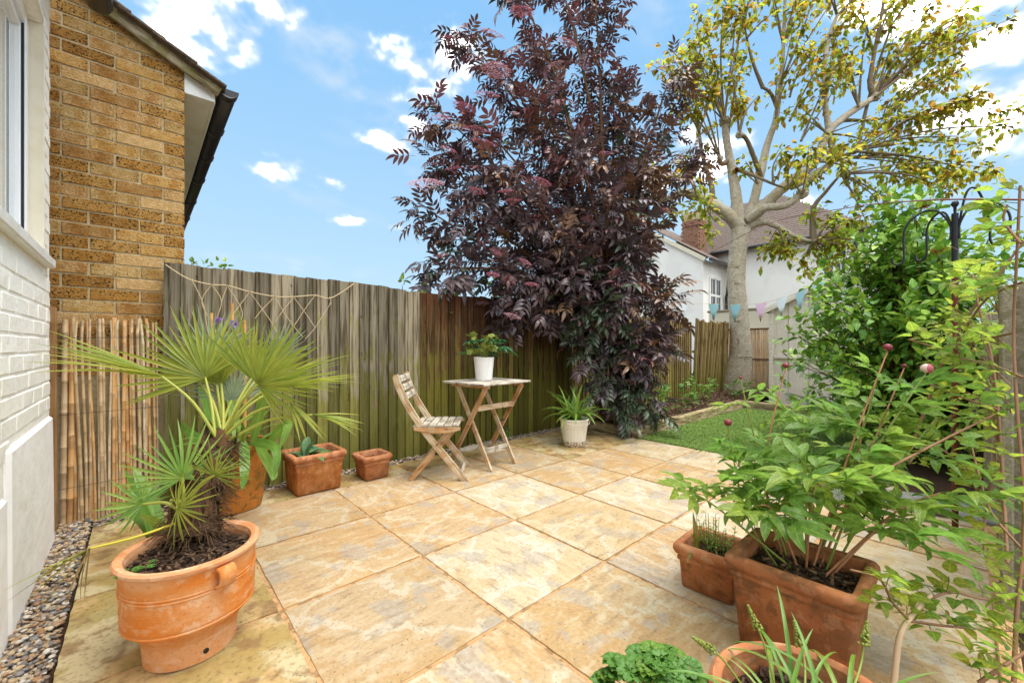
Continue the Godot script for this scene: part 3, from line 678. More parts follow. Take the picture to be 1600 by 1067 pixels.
	M.palm = [leafmat(0.54, 0.62, 0.07, 0.40, 1.0, true), leafmat(0.44, 0.56, 0.07, 0.38, 1.0, true), leafmat(0.64, 0.68, 0.08, 0.42, 1.0, true)]
	M.palm_silver = [leafmat(0.36, 0.46, 0.26, 0.45, 0.7, true)]
	M.palm_yellow = [leafmat(0.42, 0.40, 0.04, 0.45, 0.6, true), leafmat(0.42, 0.27, 0.10, 0.6, 0.4, true)]
	M.petiole = mat(C(160, 164, 64), 0.45)
	M.strap = [leafmat(0.32, 0.56, 0.08, 0.37, 0.8, true), leafmat(0.24, 0.48, 0.07, 0.37, 0.8, true), leafmat(0.42, 0.62, 0.09, 0.4, 0.8, true)]
	M.bulb = [leafmat(0.16, 0.34, 0.14, 0.4, 0.7, true), leafmat(0.20, 0.40, 0.12, 0.4, 0.7, true)]
	M.hellebore = [leafmat(0.06, 0.22, 0.08, 0.38, 0.5), leafmat(0.10, 0.29, 0.08, 0.4, 0.5)]
	M.lime = [leafmat(0.40, 0.46, 0.07, 0.6, 0.6), leafmat(0.34, 0.44, 0.09, 0.6, 0.6)]
	M.bedleaf = [leafmat(0.27, 0.50, 0.06, 0.5, 0.8), leafmat(0.18, 0.42, 0.06, 0.5, 0.8)]
	M.fuzz = mat(C(240, 240, 238), 0.9)
	M.bud = mat(C(124, 36, 48), 0.5)
	M.bud_mid = mat(C(184, 92, 96), 0.55)
	M.bud_pale = mat(C(222, 186, 170), 0.6)
	M.allium = leafmat(0.6, 0.34, 0.85, 0.6, 0.6)

func P(u, v, y) -> Vector3:
	return Vector3(u, y, -v)

func rr(a, b) -> float:
	return rng.randf_range(a, b)

func rdir() -> Vector3:
	var z = rr(-1, 1)
	var a = rr(0, TAU)
	var r = sqrt(1 - z * z)
	return Vector3(r * cos(a), z, r * sin(a))

# ---------------------------------------------------------------- nodes
func numbered(called: String) -> String:
	if not used.has(called):
		used[called] = 0
		return called
	used[called] += 1
	return "%s_%03d" % [called, used[called]]

func tag(o, label, category, group = "", kind = ""):
	o.set_meta("label", label)
	o.set_meta("category", category)
	if group: o.set_meta("group", group)
	if kind: o.set_meta("kind", kind)
	return o

func thing(called, label, category, at := Vector3.ZERO, turn := 0.0, group = "", kind = "") -> Node3D:
	var o := Node3D.new()
	o.name = numbered(called)
	add_child(o)
	o.position = at
	o.rotation.y = turn
	tag(o, label, category, group, kind)
	return o

func obj(called, mesh, mat, parent = null, t := Transform3D()) -> MeshInstance3D:
	var o := MeshInstance3D.new()
	o.mesh = mesh
	o.material_override = mat
	o.transform = t
	if parent == null:
		o.name = numbered(called)
		add_child(o)
	else:
		o.name = called
		parent.add_child(o, true)
	return o

func multi(called, mesh, mat, parent, list: Array, cols = null) -> MultiMeshInstance3D:
	var mm := MultiMesh.new()
	mm.transform_format = MultiMesh.TRANSFORM_3D
	mm.use_colors = cols != null
	mm.mesh = mesh
	mm.instance_count = list.size()
	for i in list.size():
		mm.set_instance_transform(i, list[i])
		if cols != null: mm.set_instance_color(i, cols[i])
	var o := MultiMeshInstance3D.new()
	o.multimesh = mm
	o.material_override = mat
	o.set_meta("kind", "stuff")
	if parent == null:
		o.name = numbered(called)
		add_child(o)
	else:
		o.name = called
		parent.add_child(o, true)
	return o

# ---------------------------------------------------------------- meshes
func ST() -> SurfaceTool:
	var s := SurfaceTool.new()
	s.begin(Mesh.PRIMITIVE_TRIANGLES)
	s.set_smooth_group(0)
	return s

func done(s: SurfaceTool) -> ArrayMesh:
	s.generate_normals()
	s.index()
	return s.commit()

func tri(s, a, b, c, ua = Vector2.ZERO, ub = Vector2.ZERO, uc = Vector2.ZERO):
	s.set_uv(ua); s.add_vertex(a)
	s.set_uv(ub); s.add_vertex(b)
	s.set_uv(uc); s.add_vertex(c)

func quad(s, a, b, c, d, ua = Vector2.ZERO, ub = Vector2.ZERO, uc = Vector2.ZERO, ud = Vector2.ZERO):
	tri(s, a, b, c, ua, ub, uc)
	tri(s, a, c, d, ua, uc, ud)

# chamfered box; UVs in metres with the grain along local x, shifted by off
func box(s: SurfaceTool, t: Transform3D, size: Vector3, bevel := 0.0, off := Vector2.ZERO, wob := 0.0):
	s.set_smooth_group(-1)
	var h := size * 0.5
	var b: float = minf(bevel, minf(h.x, minf(h.y, h.z)) * 0.9)
	var V := {}
	for sx in [-1, 1]:
		for sy in [-1, 1]:
			for sz in [-1, 1]:
				var w := Vector3(rr(-wob, wob), rr(-wob, wob), rr(-wob, wob)) if wob > 0.0 else Vector3.ZERO
				for ax in 3:
					var p := Vector3(sx * (h.x - b), sy * (h.y - b), sz * (h.z - b))
					p[ax] += b * [sx, sy, sz][ax]
					V[[sx, sy, sz, ax]] = p + w
	for ax in 3:
		var i1 = (ax + 1) % 3
		var i2 = (ax + 2) % 3
		for sg in [-1, 1]:
			var q := []
			for c in [[-1, -1], [1, -1], [1, 1], [-1, 1]]:
				var k := [0, 0, 0]
				k[ax] = sg; k[i1] = c[0]; k[i2] = c[1]
				q.append(V[[k[0], k[1], k[2], ax]])
			if sg > 0: q.reverse()
			_face(s, t, q, ax, off)
	if b <= 0.0: return
	for ax in 3:            # edges running along ax
		var i1 = (ax + 1) % 3
		var i2 = (ax + 2) % 3
		for s1 in [-1, 1]:
			for s2 in [-1, 1]:
				var q := []
				for e in [[-1, i1], [1, i1], [1, i2], [-1, i2]]:
					var k := [0, 0, 0]
					k[ax] = e[0]; k[i1] = s1; k[i2] = s2
					q.append(V[[k[0], k[1], k[2], e[1]]])
				if s1 * s2 < 0: q.reverse()
				_face(s, t, q, i1, off)
	for sx in [-1, 1]:
		for sy in [-1, 1]:
			for sz in [-1, 1]:
				var q := [V[[sx, sy, sz, 0]], V[[sx, sy, sz, 1]], V[[sx, sy, sz, 2]]]
				if sx * sy * sz > 0: q.reverse()
				_face(s, t, q, 0, off)

func _face(s, t, q: Array, ax, off):
	var u := []
	for p in q:
		if ax == 0: u.append(Vector2(p.z, p.y) + off)
		elif ax == 1: u.append(Vector2(p.x, p.z) + off)
		else: u.append(Vector2(p.x, p.y) + off)
	tri(s, t * q[0], t * q[1], t * q[2], u[0], u[1], u[2])
	if q.size() == 4: tri(s, t * q[0], t * q[2], t * q[3], u[0], u[2], u[3])

# a bar from a to b: w across, h along up
func bar(s, a: Vector3, b: Vector3, w, h, up := Vector3.UP, bevel := 0.002):
	var x := (b - a).normalized()
	var z := x.cross(up).normalized()
	var y := z.cross(x)
	box(s, Transform3D(Basis(x, y, z), (a + b) * 0.5), Vector3(a.distance_to(b), h, w), bevel, Vector2(rr(0, 5), rr(0, 5)))

func bar_mesh(a, b, w, h, up := Vector3.UP, bevel := 0.002) -> ArrayMesh:
	var s := ST()
	bar(s, a, b, w, h, up, bevel)
	return done(s)

func box_mesh(c: Vector3, size: Vector3, bevel := 0.002, wob := 0.0) -> ArrayMesh:
	var s := ST()
	box(s, Transform3D(Basis(), c), size, bevel, Vector2(rr(0, 5), rr(0, 5)), wob)
	return done(s)

func radius_at(rad, f: float) -> float:
	if rad is float: return rad
	var x: float = f * (rad.size() - 1)
	var i: int = mini(int(x), rad.size() - 2)
	return lerpf(rad[i], rad[i + 1], x - i)

func tube(s: SurfaceTool, pts: Array, rad, sides := 8, cap := true, lump := 0.0):
	s.set_smooth_group(0)
	var n := pts.size()
	var side := Vector3.UP
	var prev := []
	var along := 0.0
	for i in n:
		var d: Vector3 = (pts[mini(i + 1, n - 1)] - pts[maxi(i - 1, 0)]).normalized()
		if i == 0: side = d.cross(Vector3(0.31, 0.2, 0.93)).normalized()
		side = (side - d * side.dot(d)).normalized()
		var up := d.cross(side)
		var r: float = radius_at(rad, float(i) / (n - 1))
		if i: along += pts[i].distance_to(pts[i - 1])
		var ring := []
		for k in sides:
			var a := TAU * k / sides
			var rk: float = r * (1.0 + (rr(-lump, lump) if lump > 0 else 0.0))
			ring.append(pts[i] + (side * cos(a) + up * sin(a)) * rk)
		if i:
			var seg: float = pts[i].distance_to(pts[i - 1])
			for k in sides:
				var k2 := (k + 1) % sides
				var v0 := TAU * k / sides * r
				var v1 := TAU * (k + 1) / sides * r
				quad(s, prev[k], ring[k], ring[k2], prev[k2], Vector2(along - seg, v0), Vector2(along, v0), Vector2(along, v1), Vector2(along - seg, v1))
		if cap and (i == 0 or i == n - 1):
			s.set_smooth_group(1 + i)
			for k in range(1, sides - 1):
				if i == 0: tri(s, ring[0], ring[k], ring[k + 1])
				else: tri(s, ring[0], ring[k + 1], ring[k])
			s.set_smooth_group(0)
		prev = ring

func curve(pts: Array, n: int) -> Array:        # Catmull-Rom through the points
	var out := []
	var m := pts.size()
	for i in n + 1:
		var x := float(i) / n * (m - 1)
		var k := mini(int(x), m - 2)
		var f := x - k
		var a: Vector3 = pts[maxi(k - 1, 0)]
		var b: Vector3 = pts[k]
		var c: Vector3 = pts[k + 1]
		var d: Vector3 = pts[mini(k + 2, m - 1)]
		out.append(b.cubic_interpolate(c, a, d, f))
	return out

func tube_mesh(pts, rad, sides := 8, lump := 0.0) -> ArrayMesh:
	var s := ST()
	tube(s, pts, rad, sides, true, lump)
	return done(s)

# turned shape: profile of Vector2(radius, height), listed so that the outside is on the way up
func lathe(s: SurfaceTool, prof: Array, segs := 40, wav := 0.0, hard := false):
	s.set_smooth_group(0)
	var len := 0.0
	for i in prof.size() - 1:
		if hard: s.set_smooth_group(i)
		var a: Vector2 = prof[i]
		var b: Vector2 = prof[i + 1]
		var l := len + a.distance_to(b)
		for k in segs:
			var t0 := TAU * k / segs
			var t1 := TAU * (k + 1) / segs
			var w0 := 1.0 + wav * sin(t0 * 3.0 + a.y * 9.0)
			var w1 := 1.0 + wav * sin(t1 * 3.0 + a.y * 9.0)
			var p0 := Vector3(cos(t0) * a.x * w0, a.y, sin(t0) * a.x * w0)
			var p1 := Vector3(cos(t1) * a.x * w1, a.y, sin(t1) * a.x * w1)
			var q0 := Vector3(cos(t0) * b.x * w0, b.y, sin(t0) * b.x * w0)
			var q1 := Vector3(cos(t1) * b.x * w1, b.y, sin(t1) * b.x * w1)
			if b.x > 0.0 and a.x > 0.0:
				quad(s, p0, p1, q1, q0, Vector2(t0, len), Vector2(t1, len), Vector2(t1, l), Vector2(t0, l))
			elif a.x > 0.0: tri(s, p0, p1, q0)
			else: tri(s, p0, q1, q0)
		len = l

func lathe_mesh(prof, segs := 40, wav := 0.0, hard := false) -> ArrayMesh:
	var s := ST()
	lathe(s, prof, segs, wav, hard)
	return done(s)

func prof(kind: int, t: float) -> float:
	match kind:
		0: return pow(sin(PI * pow(t, 0.75)), 0.9)                                 # lance
		1: return pow(sin(PI * pow(t, 0.6)), 0.75) * (1.0 - 0.25 * t)              # egg
		2: return minf(1.0, 0.45 + t * 3.0) * pow(1.0 - pow(t, 3.0), 0.8)          # strap
		3: return pow(sin(PI * pow(t, 1.3)), 0.8)                                  # spoon
		_: return minf(1.0, 0.3 + t * 1.6) * (1.0 - pow(t, 2.2))                   # palm blade
	return 1.0

# one leaf along +x, bending down from angle a0 by bend over its length
func leaf(s: SurfaceTool, t: Transform3D, L: float, W: float, a0: float, bend: float, fold := 0.25, n := 6, kind := 0, wave := 0.0):
	s.set_smooth_group(0)
	var c := Vector3.ZERO
	var pc := Vector3.ZERO
	var pl := Vector3.ZERO
	var pr := Vector3.ZERO
	var pu := 0.0
	for i in n + 1:
		var f := float(i) / n
		if i:
			var a := a0 - bend * (f - 0.5 / n)
			c += Vector3(cos(a), sin(a), 0) * (L / n)
		var w: float = W * 0.5 * prof(kind, clampf(f, 0.012, 0.988))
		if i == n: w = 0.0
		var wv := wave * w * sin(f * 9.0)
		var l := c + Vector3(0, fold * w + wv, -w)
		var r := c + Vector3(0, fold * w - wv, w)
		if i:
			var u0 := Vector2(pu, 0.5)
			var u1 := Vector2(f, 0.5)
			if i < n:
				quad(s, t * pc, t * c, t * r, t * pr, u0, u1, Vector2(f, 1), Vector2(pu, 1))
				quad(s, t * pl, t * l, t * c, t * pc, Vector2(pu, 0), Vector2(f, 0), u1, u0)
			else:
				tri(s, t * pc, t * c, t * pr, u0, u1, Vector2(pu, 1))
				tri(s, t * pl, t * c, t * pc, Vector2(pu, 0), u1, u0)
		pc = c; pl = l; pr = r; pu = f

func leaf_mesh(L, W, a0, bend, fold := 0.25, n := 6, kind := 0, wave := 0.0) -> ArrayMesh:
	var s := ST()
	leaf(s, Transform3D(), L, W, a0, bend, fold, n, kind, wave)
	return done(s)

# frame with x along d, y roughly up, rolled
func frame(at: Vector3, d: Vector3, roll := 0.0, scale := 1.0) -> Transform3D:
	var x := d.normalized()
	var z := x.cross(Vector3.UP)
	if z.length() < 0.05: z = x.cross(Vector3.RIGHT)
	z = z.normalized()
	var y := z.cross(x)
	var b := Basis(x, y, z)
	if roll != 0.0: b = Basis(x, roll) * b
	return Transform3D(b.scaled_local(Vector3.ONE * scale), at)

func turned(y: float, at := Vector3.ZERO, x := 0.0, z := 0.0) -> Transform3D:
	return Transform3D(Basis(Vector3.UP, y) * Basis(Vector3.RIGHT, x) * Basis(Vector3.BACK, z), at)

# ---------------------------------------------------------------- textures and materials
func nz(seed_, freq, w := 512, h := 512, oct := 4, warp := 0.0, type := FastNoiseLite.TYPE_SIMPLEX_SMOOTH, ridged := false) -> PackedByteArray:
	var n := FastNoiseLite.new()
	n.seed = seed_
	n.frequency = freq
	n.noise_type = type
	n.fractal_octaves = oct
	n.fractal_type = FastNoiseLite.FRACTAL_RIDGED if ridged else FastNoiseLite.FRACTAL_FBM
	if warp > 0.0:
		n.domain_warp_enabled = true
		n.domain_warp_amplitude = warp
		n.domain_warp_frequency = freq * 0.7
	var im := n.get_seamless_image(w, h)
	im.convert(Image.FORMAT_L8)
	return im.get_data()

# streaky noise: long along x
func streak(seed_, freq, stretch: int, w := 512, h := 512, oct := 4, warp := 0.0) -> PackedByteArray:
	var n := FastNoiseLite.new()
	n.seed = seed_
	n.frequency = freq
	n.fractal_octaves = oct
	if warp > 0.0:
		n.domain_warp_enabled = true
		n.domain_warp_amplitude = warp
		n.domain_warp_frequency = freq * 0.5
	var im := n.get_seamless_image(w / stretch, h)
	im.resize(w, h, Image.INTERPOLATE_CUBIC)
	im.convert(Image.FORMAT_L8)
	return im.get_data()

# layers: [bytes, low, high, colour, strength]; colours are sRGB
func paint(w: int, h: int, base: Color, layers: Array, mip := true) -> ImageTexture:
	var px := w * h
	var out := PackedByteArray()
	out.resize(px * 3)
	var luts := []
	for l in layers:
		var t := PackedFloat32Array()
		t.resize(256)
		for i in 256: t[i] = smoothstep(l[1], l[2], i / 255.0) * l[4] if l[1] < l[2] else (1.0 - smoothstep(l[2], l[1], i / 255.0)) * l[4]
		luts.append(t)
	var R := PackedFloat32Array(); R.resize(px); R.fill(base.r * 255.0)
	var G := PackedFloat32Array(); G.resize(px); G.fill(base.g * 255.0)
	var B := PackedFloat32Array(); B.resize(px); B.fill(base.b * 255.0)
	for li in layers.size():
		var by: PackedByteArray = layers[li][0]
		var lut: PackedFloat32Array = luts[li]
		var c: Color = layers[li][3]
		var cr := c.r * 255.0
		var cg := c.g * 255.0
		var cb := c.b * 255.0
		for i in px:
			var t := lut[by[i]]
			if t > 0.004:
				R[i] += (cr - R[i]) * t
				G[i] += (cg - G[i]) * t
				B[i] += (cb - B[i]) * t
	for i in px:
		out[i * 3] = int(R[i])
		out[i * 3 + 1] = int(G[i])
		out[i * 3 + 2] = int(B[i])
	return ImageTexture.create_from_image(Image.create_from_data(w, h, false, Image.FORMAT_RGB8, out))

func normal_of(by: PackedByteArray, w: int, h: int, strength: float) -> ImageTexture:
	var im := Image.create_from_data(w, h, false, Image.FORMAT_L8, by)
	im.bump_map_to_normal_map(strength)
	return ImageTexture.create_from_image(im)

func C(r, g, b) -> Color:
	return Color(r / 255.0, g / 255.0, b / 255.0)

func mat(col: Color, rough := 0.8, tex: Texture2D = null, scale := 1.0, nrm: Texture2D = null, ns := 1.0, tri_ := 0) -> StandardMaterial3D:
	var m := StandardMaterial3D.new()
	m.albedo_color = col
	m.roughness = rough
	if rough > 0.7: m.metallic_specular = 0.3
	if tex: m.albedo_texture = tex
	if nrm:
		m.normal_enabled = true
		m.normal_texture = nrm
		m.normal_scale = ns
	m.uv1_scale = Vector3.ONE * scale
	if tri_ > 0:
		m.uv1_triplanar = true
		m.uv1_world_triplanar = tri_ == 2
	return m

# leaf material: base colour given in linear light
func leafmat(r, g, b, rough := 0.45, back := 0.5, plain := false) -> StandardMaterial3D:
	var m := StandardMaterial3D.new()
	m.albedo_color = Color(r, g, b).linear_to_srgb()
	m.roughness = rough
	m.backlight_enabled = true
	m.backlight = Color(1, 1, 1) * back
	m.albedo_texture = M.straptex if plain else M.leaftex
	m.uv1_scale = Vector3(1, 1, 1)
	return m

# ---------------------------------------------------------------- setting
func grid(u0, u1, v0, v1, y, nu, nv, amp, nseed := 1, nf := 1.5) -> ArrayMesh:
	var n := FastNoiseLite.new()
	n.seed = nseed
	n.frequency = nf
	n.fractal_octaves = 3
	var s := ST()
	for i in nu:
		for j in nv:
			var q := []
			for c in [[0, 0], [0, 1], [1, 1], [1, 0]]:
				var u: float = lerpf(u0, u1, float(i + c[0]) / nu)
				var v: float = lerpf(v0, v1, float(j + c[1]) / nv)
				q.append(P(u, v, y + amp * n.get_noise_2d(u, v)))
			quad(s, q[0], q[1], q[2], q[3])
	return done(s)

func make_ground():
	var g := obj("ground", grid(-60, 160, -90, 90, -0.06, 4, 4, 0.0), M.soil)
	tag(g, "bare brown earth under and around the garden", "ground", "", "structure")

const U0 := -0.2048
const V0 := -0.1087
const SU := 0.61
const SV := 0.6251

func slab_mesh(w: float, d: float, seed_: int) -> ArrayMesh:
	# riven flag: an uneven top with worn arrises
	var n := FastNoiseLite.new()
	n.seed = seed_
	n.frequency = 3.2
	n.fractal_octaves = 4
	n.domain_warp_enabled = true
	n.domain_warp_amplitude = 0.12
	n.domain_warp_frequency = 2.0
	var N := 14
	var s := ST()
	var off := Vector2(rr(0, 9), rr(0, 9))
	var flip := rng.randi() % 4
	var pt := func(i, j):
		var a: float = -w / 2 + w * i / N
		var b: float = -d / 2 + d * j / N
		var e: float = minf(minf(i, N - i) / 1.0, minf(j, N - j) / 1.0)
		var h: float = 0.0035 * n.get_noise_2d(a, b)
		h = (floor(h * 900.0) / 900.0) * 0.6 + h * 0.4
		if e < 0.5:
			h = -0.004 + 0.0018 * n.get_noise_2d(a * 3, b * 3)
			a += 0.004 * n.get_noise_2d(b * 6.0, 3.0 + a) * signf(a)
			b += 0.004 * n.get_noise_2d(a * 6.0, 9.0 + b) * signf(b)
		return Vector3(a, h, -b)
	var uvf := func(p):
		var q := Vector2(p.x, p.z)
		return q.rotated(flip * PI / 2) + off
	var g := []
	for i in N + 1:
		var row := []
		for j in N + 1: row.append(pt.call(i, j))
		g.append(row)
	for i in N:
		for j in N:
			var a: Vector3 = g[i][j]
			var b: Vector3 = g[i][j + 1]
			var c: Vector3 = g[i + 1][j + 1]
			var e: Vector3 = g[i + 1][j]
			quad(s, a, b, c, e, uvf.call(a), uvf.call(b), uvf.call(c), uvf.call(e))
	s.set_smooth_group(-1)
	for i in N:                                     # sides
		for e in [[g[i][0], g[i + 1][0]], [g[i + 1][N], g[i][N]], [g[0][i + 1], g[0][i]], [g[N][i], g[N][i + 1]]]:
			var dn := Vector3(0, -0.035, 0)
			quad(s, e[0], e[1], e[1] + dn, e[0] + dn, uvf.call(e[0]), uvf.call(e[1]), uvf.call(e[1] + Vector3(0.02, 0, 0.02)), uvf.call(e[0] + Vector3(0.02, 0, 0.02)))
	return done(s)

func make_patio():
	var p := thing("patio", "yellow riven sandstone patio of square slabs with sandy joints", "patio", Vector3.ZERO, 0.0, "", "structure")
	obj("mortar_joint", box_mesh(P((U0 + 4.065) / 2, (V0 + 3.30) / 2, -0.033), Vector3(4.065 - U0 - 0.03, 0.05, 3.30 - V0 - 0.03), 0.0), M.mortar, p)
	var k := 0
	for i in 7:
		for j in 6:
			var u0 := U0 + SU * i
			var v0 := V0 + SV * j
			var w := SU - 0.018
			var d := SV - 0.018
			if j == 5:
				d = 0.27
			k += 1
			var m: Material = M.slabs[rng.randi() % M.slabs.size()]
			if i == 0 or j == 5 or (i >= 5 and j >= 4): m = M.mossy
			var o := obj("slab", slab_mesh(w, d, 100 + k), m, p, Transform3D(Basis(Vector3.UP, rr(-0.004, 0.004)), P(u0 + SU / 2, v0 + 0.009 + d / 2, rr(-0.002, 0.002))))

func pebble_mesh(seed_) -> ArrayMesh:
	var r := RandomNumberGenerator.new()
	r.seed = seed_
	var s := ST()
	var sx := r.randf_range(0.8, 1.3)
	var sz := r.randf_range(0.6, 1.0)
	var sy := r.randf_range(0.35, 0.6)
	var rows := [[0.0, -1.0], [0.75, -0.62], [1.0, 0.05], [0.78, 0.6], [0.0, 0.95]]
	var jit := []
	for i in 40: jit.append(r.randf_range(0.86, 1.12))
	for i in 4:
		for k in 7:
			var q := []
			for c in [[i, k], [i, k + 1], [i + 1, k + 1], [i + 1, k]]:
				var a: float = TAU * (c[1] % 7) / 7.0
				var jj: float = jit[c[0] * 7 + c[1] % 7]
				q.append(Vector3(cos(a) * rows[c[0]][0] * sx * jj, rows[c[0]][1] * sy, sin(a) * rows[c[0]][0] * sz * jj))
			if i == 0: tri(s, q[0], q[2], q[3])
			elif i == 3: tri(s, q[0], q[1], q[2])
			else: quad(s, q[0], q[1], q[2], q[3])
	return done(s)

func scatter_pebbles(called, label, area: Callable, n: int):
	var t := thing(called, label, "gravel", Vector3.ZERO, 0.0, "", "stuff")
	var cols := [Color(0.42, 0.28, 0.15), Color(0.5, 0.42, 0.3), Color(0.22, 0.2, 0.19), Color(0.3, 0.22, 0.16), Color(0.55, 0.5, 0.43), Color(0.36, 0.2, 0.1), Color(0.14, 0.13, 0.13), Color(0.46, 0.34, 0.2)]
	for v in 4:
		var list := []
		var cc := []
		for i in n / 4:
			var p: Vector3 = area.call()
			var sc := rr(0.006, 0.0135)
			list.append(Transform3D((Basis(Vector3.UP, rr(0, TAU)) * Basis(rdir(), rr(0, 0.7))).scaled_local(Vector3.ONE * sc), p))
			cc.append(cols[rng.randi() % cols.size()] * rr(0.75, 1.15))
		multi("pebbles", pebble_mesh(300 + v), M.pebble, t, list, cc)

func make_gravel():
	var bed := obj("gravel_bed", box_mesh(P(-0.28, 1.6, -0.045), Vector3(0.16, 0.04, 3.9), 0.0), M.soil)
	tag(bed, "earth strip under the gravel beside the white house", "ground", "", "structure")
	scatter_pebbles("house_gravel", "brown and grey rounded gravel between white house wall and patio", func(): return P(rr(-0.345, -0.212), rr(0.9, 3.47), rr(-0.03, 0.004)), 5200)
	var bed2 := obj("gravel_bed", box_mesh(P(1.95, 3.38, -0.045), Vector3(4.6, 0.04, 0.20), 0.0), M.soil)
	tag(bed2, "earth strip under the gravel beside the board fence", "ground", "", "structure")
	scatter_pebbles("fence_gravel", "thin line of small gravel along the foot of the board fence", func(): return P(rr(-0.2, 4.1), rr(3.285, 3.43), rr(-0.03, 0.0)), 3600)

func make_lawn():
	var l := thing("lawn", "bright green artificial lawn edged with timber", "lawn", Vector3.ZERO, 0.0, "", "structure")
	obj("turf", grid(4.07, 7.3, 0.15, 2.42, -0.006, 16, 12, 0.01, 7, 0.8), M.turf, l)
	var s := ST()
	for k in 7:
		var a := rr(0, TAU)
		leaf(s, Transform3D(Basis(Vector3.UP, a), Vector3(rr(-0.015, 0.015), 0, rr(-0.015, 0.015))), rr(0.016, 0.024), 0.0035, 1.3, rr(0.4, 1.2), 0.0, 2, 2)
	var tuft := done(s)
	var list := []
	var cc := []
	for i in 26000:
		var u := 4.075 + 3.2 * pow(rng.randf(), 1.35)
		list.append(Transform3D(Basis(Vector3.UP, rr(0, TAU)).scaled_local(Vector3.ONE * rr(0.8, 1.3)), P(u, rr(0.3, 2.41), -0.008)))
		cc.append(Color(0.16, 0.27, 0.045).lerp(Color(0.25, 0.36, 0.07), rng.randf()))
	multi("grass", tuft, M.grass, l, list, cc)
	# timber edging
	var e := thing("timber_edging", "weathered timber sleeper running beside the lawn and flower bed", "edging", Vector3.ZERO, 0.0, "lawn edging sleepers")
	var a0 := P(4.1, 2.47, 0.045)
	for k in 2:
		var ua := 4.1 + 1.62 * k
		obj("sleeper", bar_mesh(P(ua, 2.47 + 0.01 * k, 0.045), P(ua + 1.615, 2.47 + 0.02 * k, 0.045), 0.10, 0.13, Vector3.UP, 0.008), M.sleeper, e)
	var f := thing("timber_edging", "weathered timber sleeper across the end of the lawn below the shed", "edging", Vector3.ZERO, 0.0, "lawn edging sleepers")
	obj("sleeper", bar_mesh(P(7.40, 2.58, 0.045), P(7.36, 0.3, 0.045), 0.10, 0.13, Vector3.UP, 0.008), M.sleeper, f)
	var g := thing("timber_edging", "short sleeper closing the flower bed under the purple tree", "edging", Vector3.ZERO, 0.0, "lawn edging sleepers")
	obj("sleeper", bar_mesh(P(4.13, 2.53, 0.04), P(4.13, 3.40, 0.04), 0.07, 0.11, Vector3.UP, 0.008), M.sleeper, g)

func make_bed():
	var b := obj("flower_bed", grid(4.1, 11.5, 2.5, 3.62, 0.03, 30, 8, 0.05, 4, 2.2), M.soil)
	tag(b, "dark mulched flower bed behind the timber sleeper", "flower bed", "", "structure")
	var chip := box_mesh(Vector3.ZERO, Vector3(0.05, 0.006, 0.016), 0.0, 0.002)
	var list := []
	var cc := []
	for i in 3600:
		list.append(Transform3D((Basis(Vector3.UP, rr(0, TAU)) * Basis(rdir(), rr(0, 0.6))).scaled_local(Vector3.ONE * rr(0.5, 1.2)), P(rr(4.2, 10.5), rr(2.55, 3.55), 0.045 + rr(-0.02, 0.025))))
		cc.append(Color(0.11, 0.06, 0.035).lerp(Color(0.26, 0.17, 0.11), rng.randf()))
	var m := multi("bark_mulch", chip, M.chips, null, list, cc)
	tag(m, "brown bark chippings strewn over the flower bed", "mulch", "", "stuff")
	var b2 := obj("shrub_bed", grid(3.75, 7.3, -0.6, 0.33, 0.015, 14, 6, 0.03, 9, 2.2), M.soil)
	tag(b2, "dark soil bed under the green shrub beside the side fence", "flower bed", "", "structure")
	var k := 0
	for q in [[3.62, 0.28, 0.42, 0.26, 0.2], [3.68, 0.0, 0.40, 0.28, -0.25], [3.72, -0.2, 0.3, 0.22, 0.1]]:
		var s := ST()
		box(s, Transform3D(Basis(Vector3.UP, q[4]) * Basis(Vector3.BACK, 0.07), P(q[0], q[1], 0.02)), Vector3(q[3], 0.035, q[2]), 0.006, Vector2.ZERO, 0.012)
		tag(obj("slate_slab", done(s), M.slate), ["grey slate slab at the patio edge beside the lawn", "grey slate slab lying between two others at the patio end", "grey slate slab against the concrete post side fence"][k], "slab", "slate slabs edging the shrub bed")
		k += 1

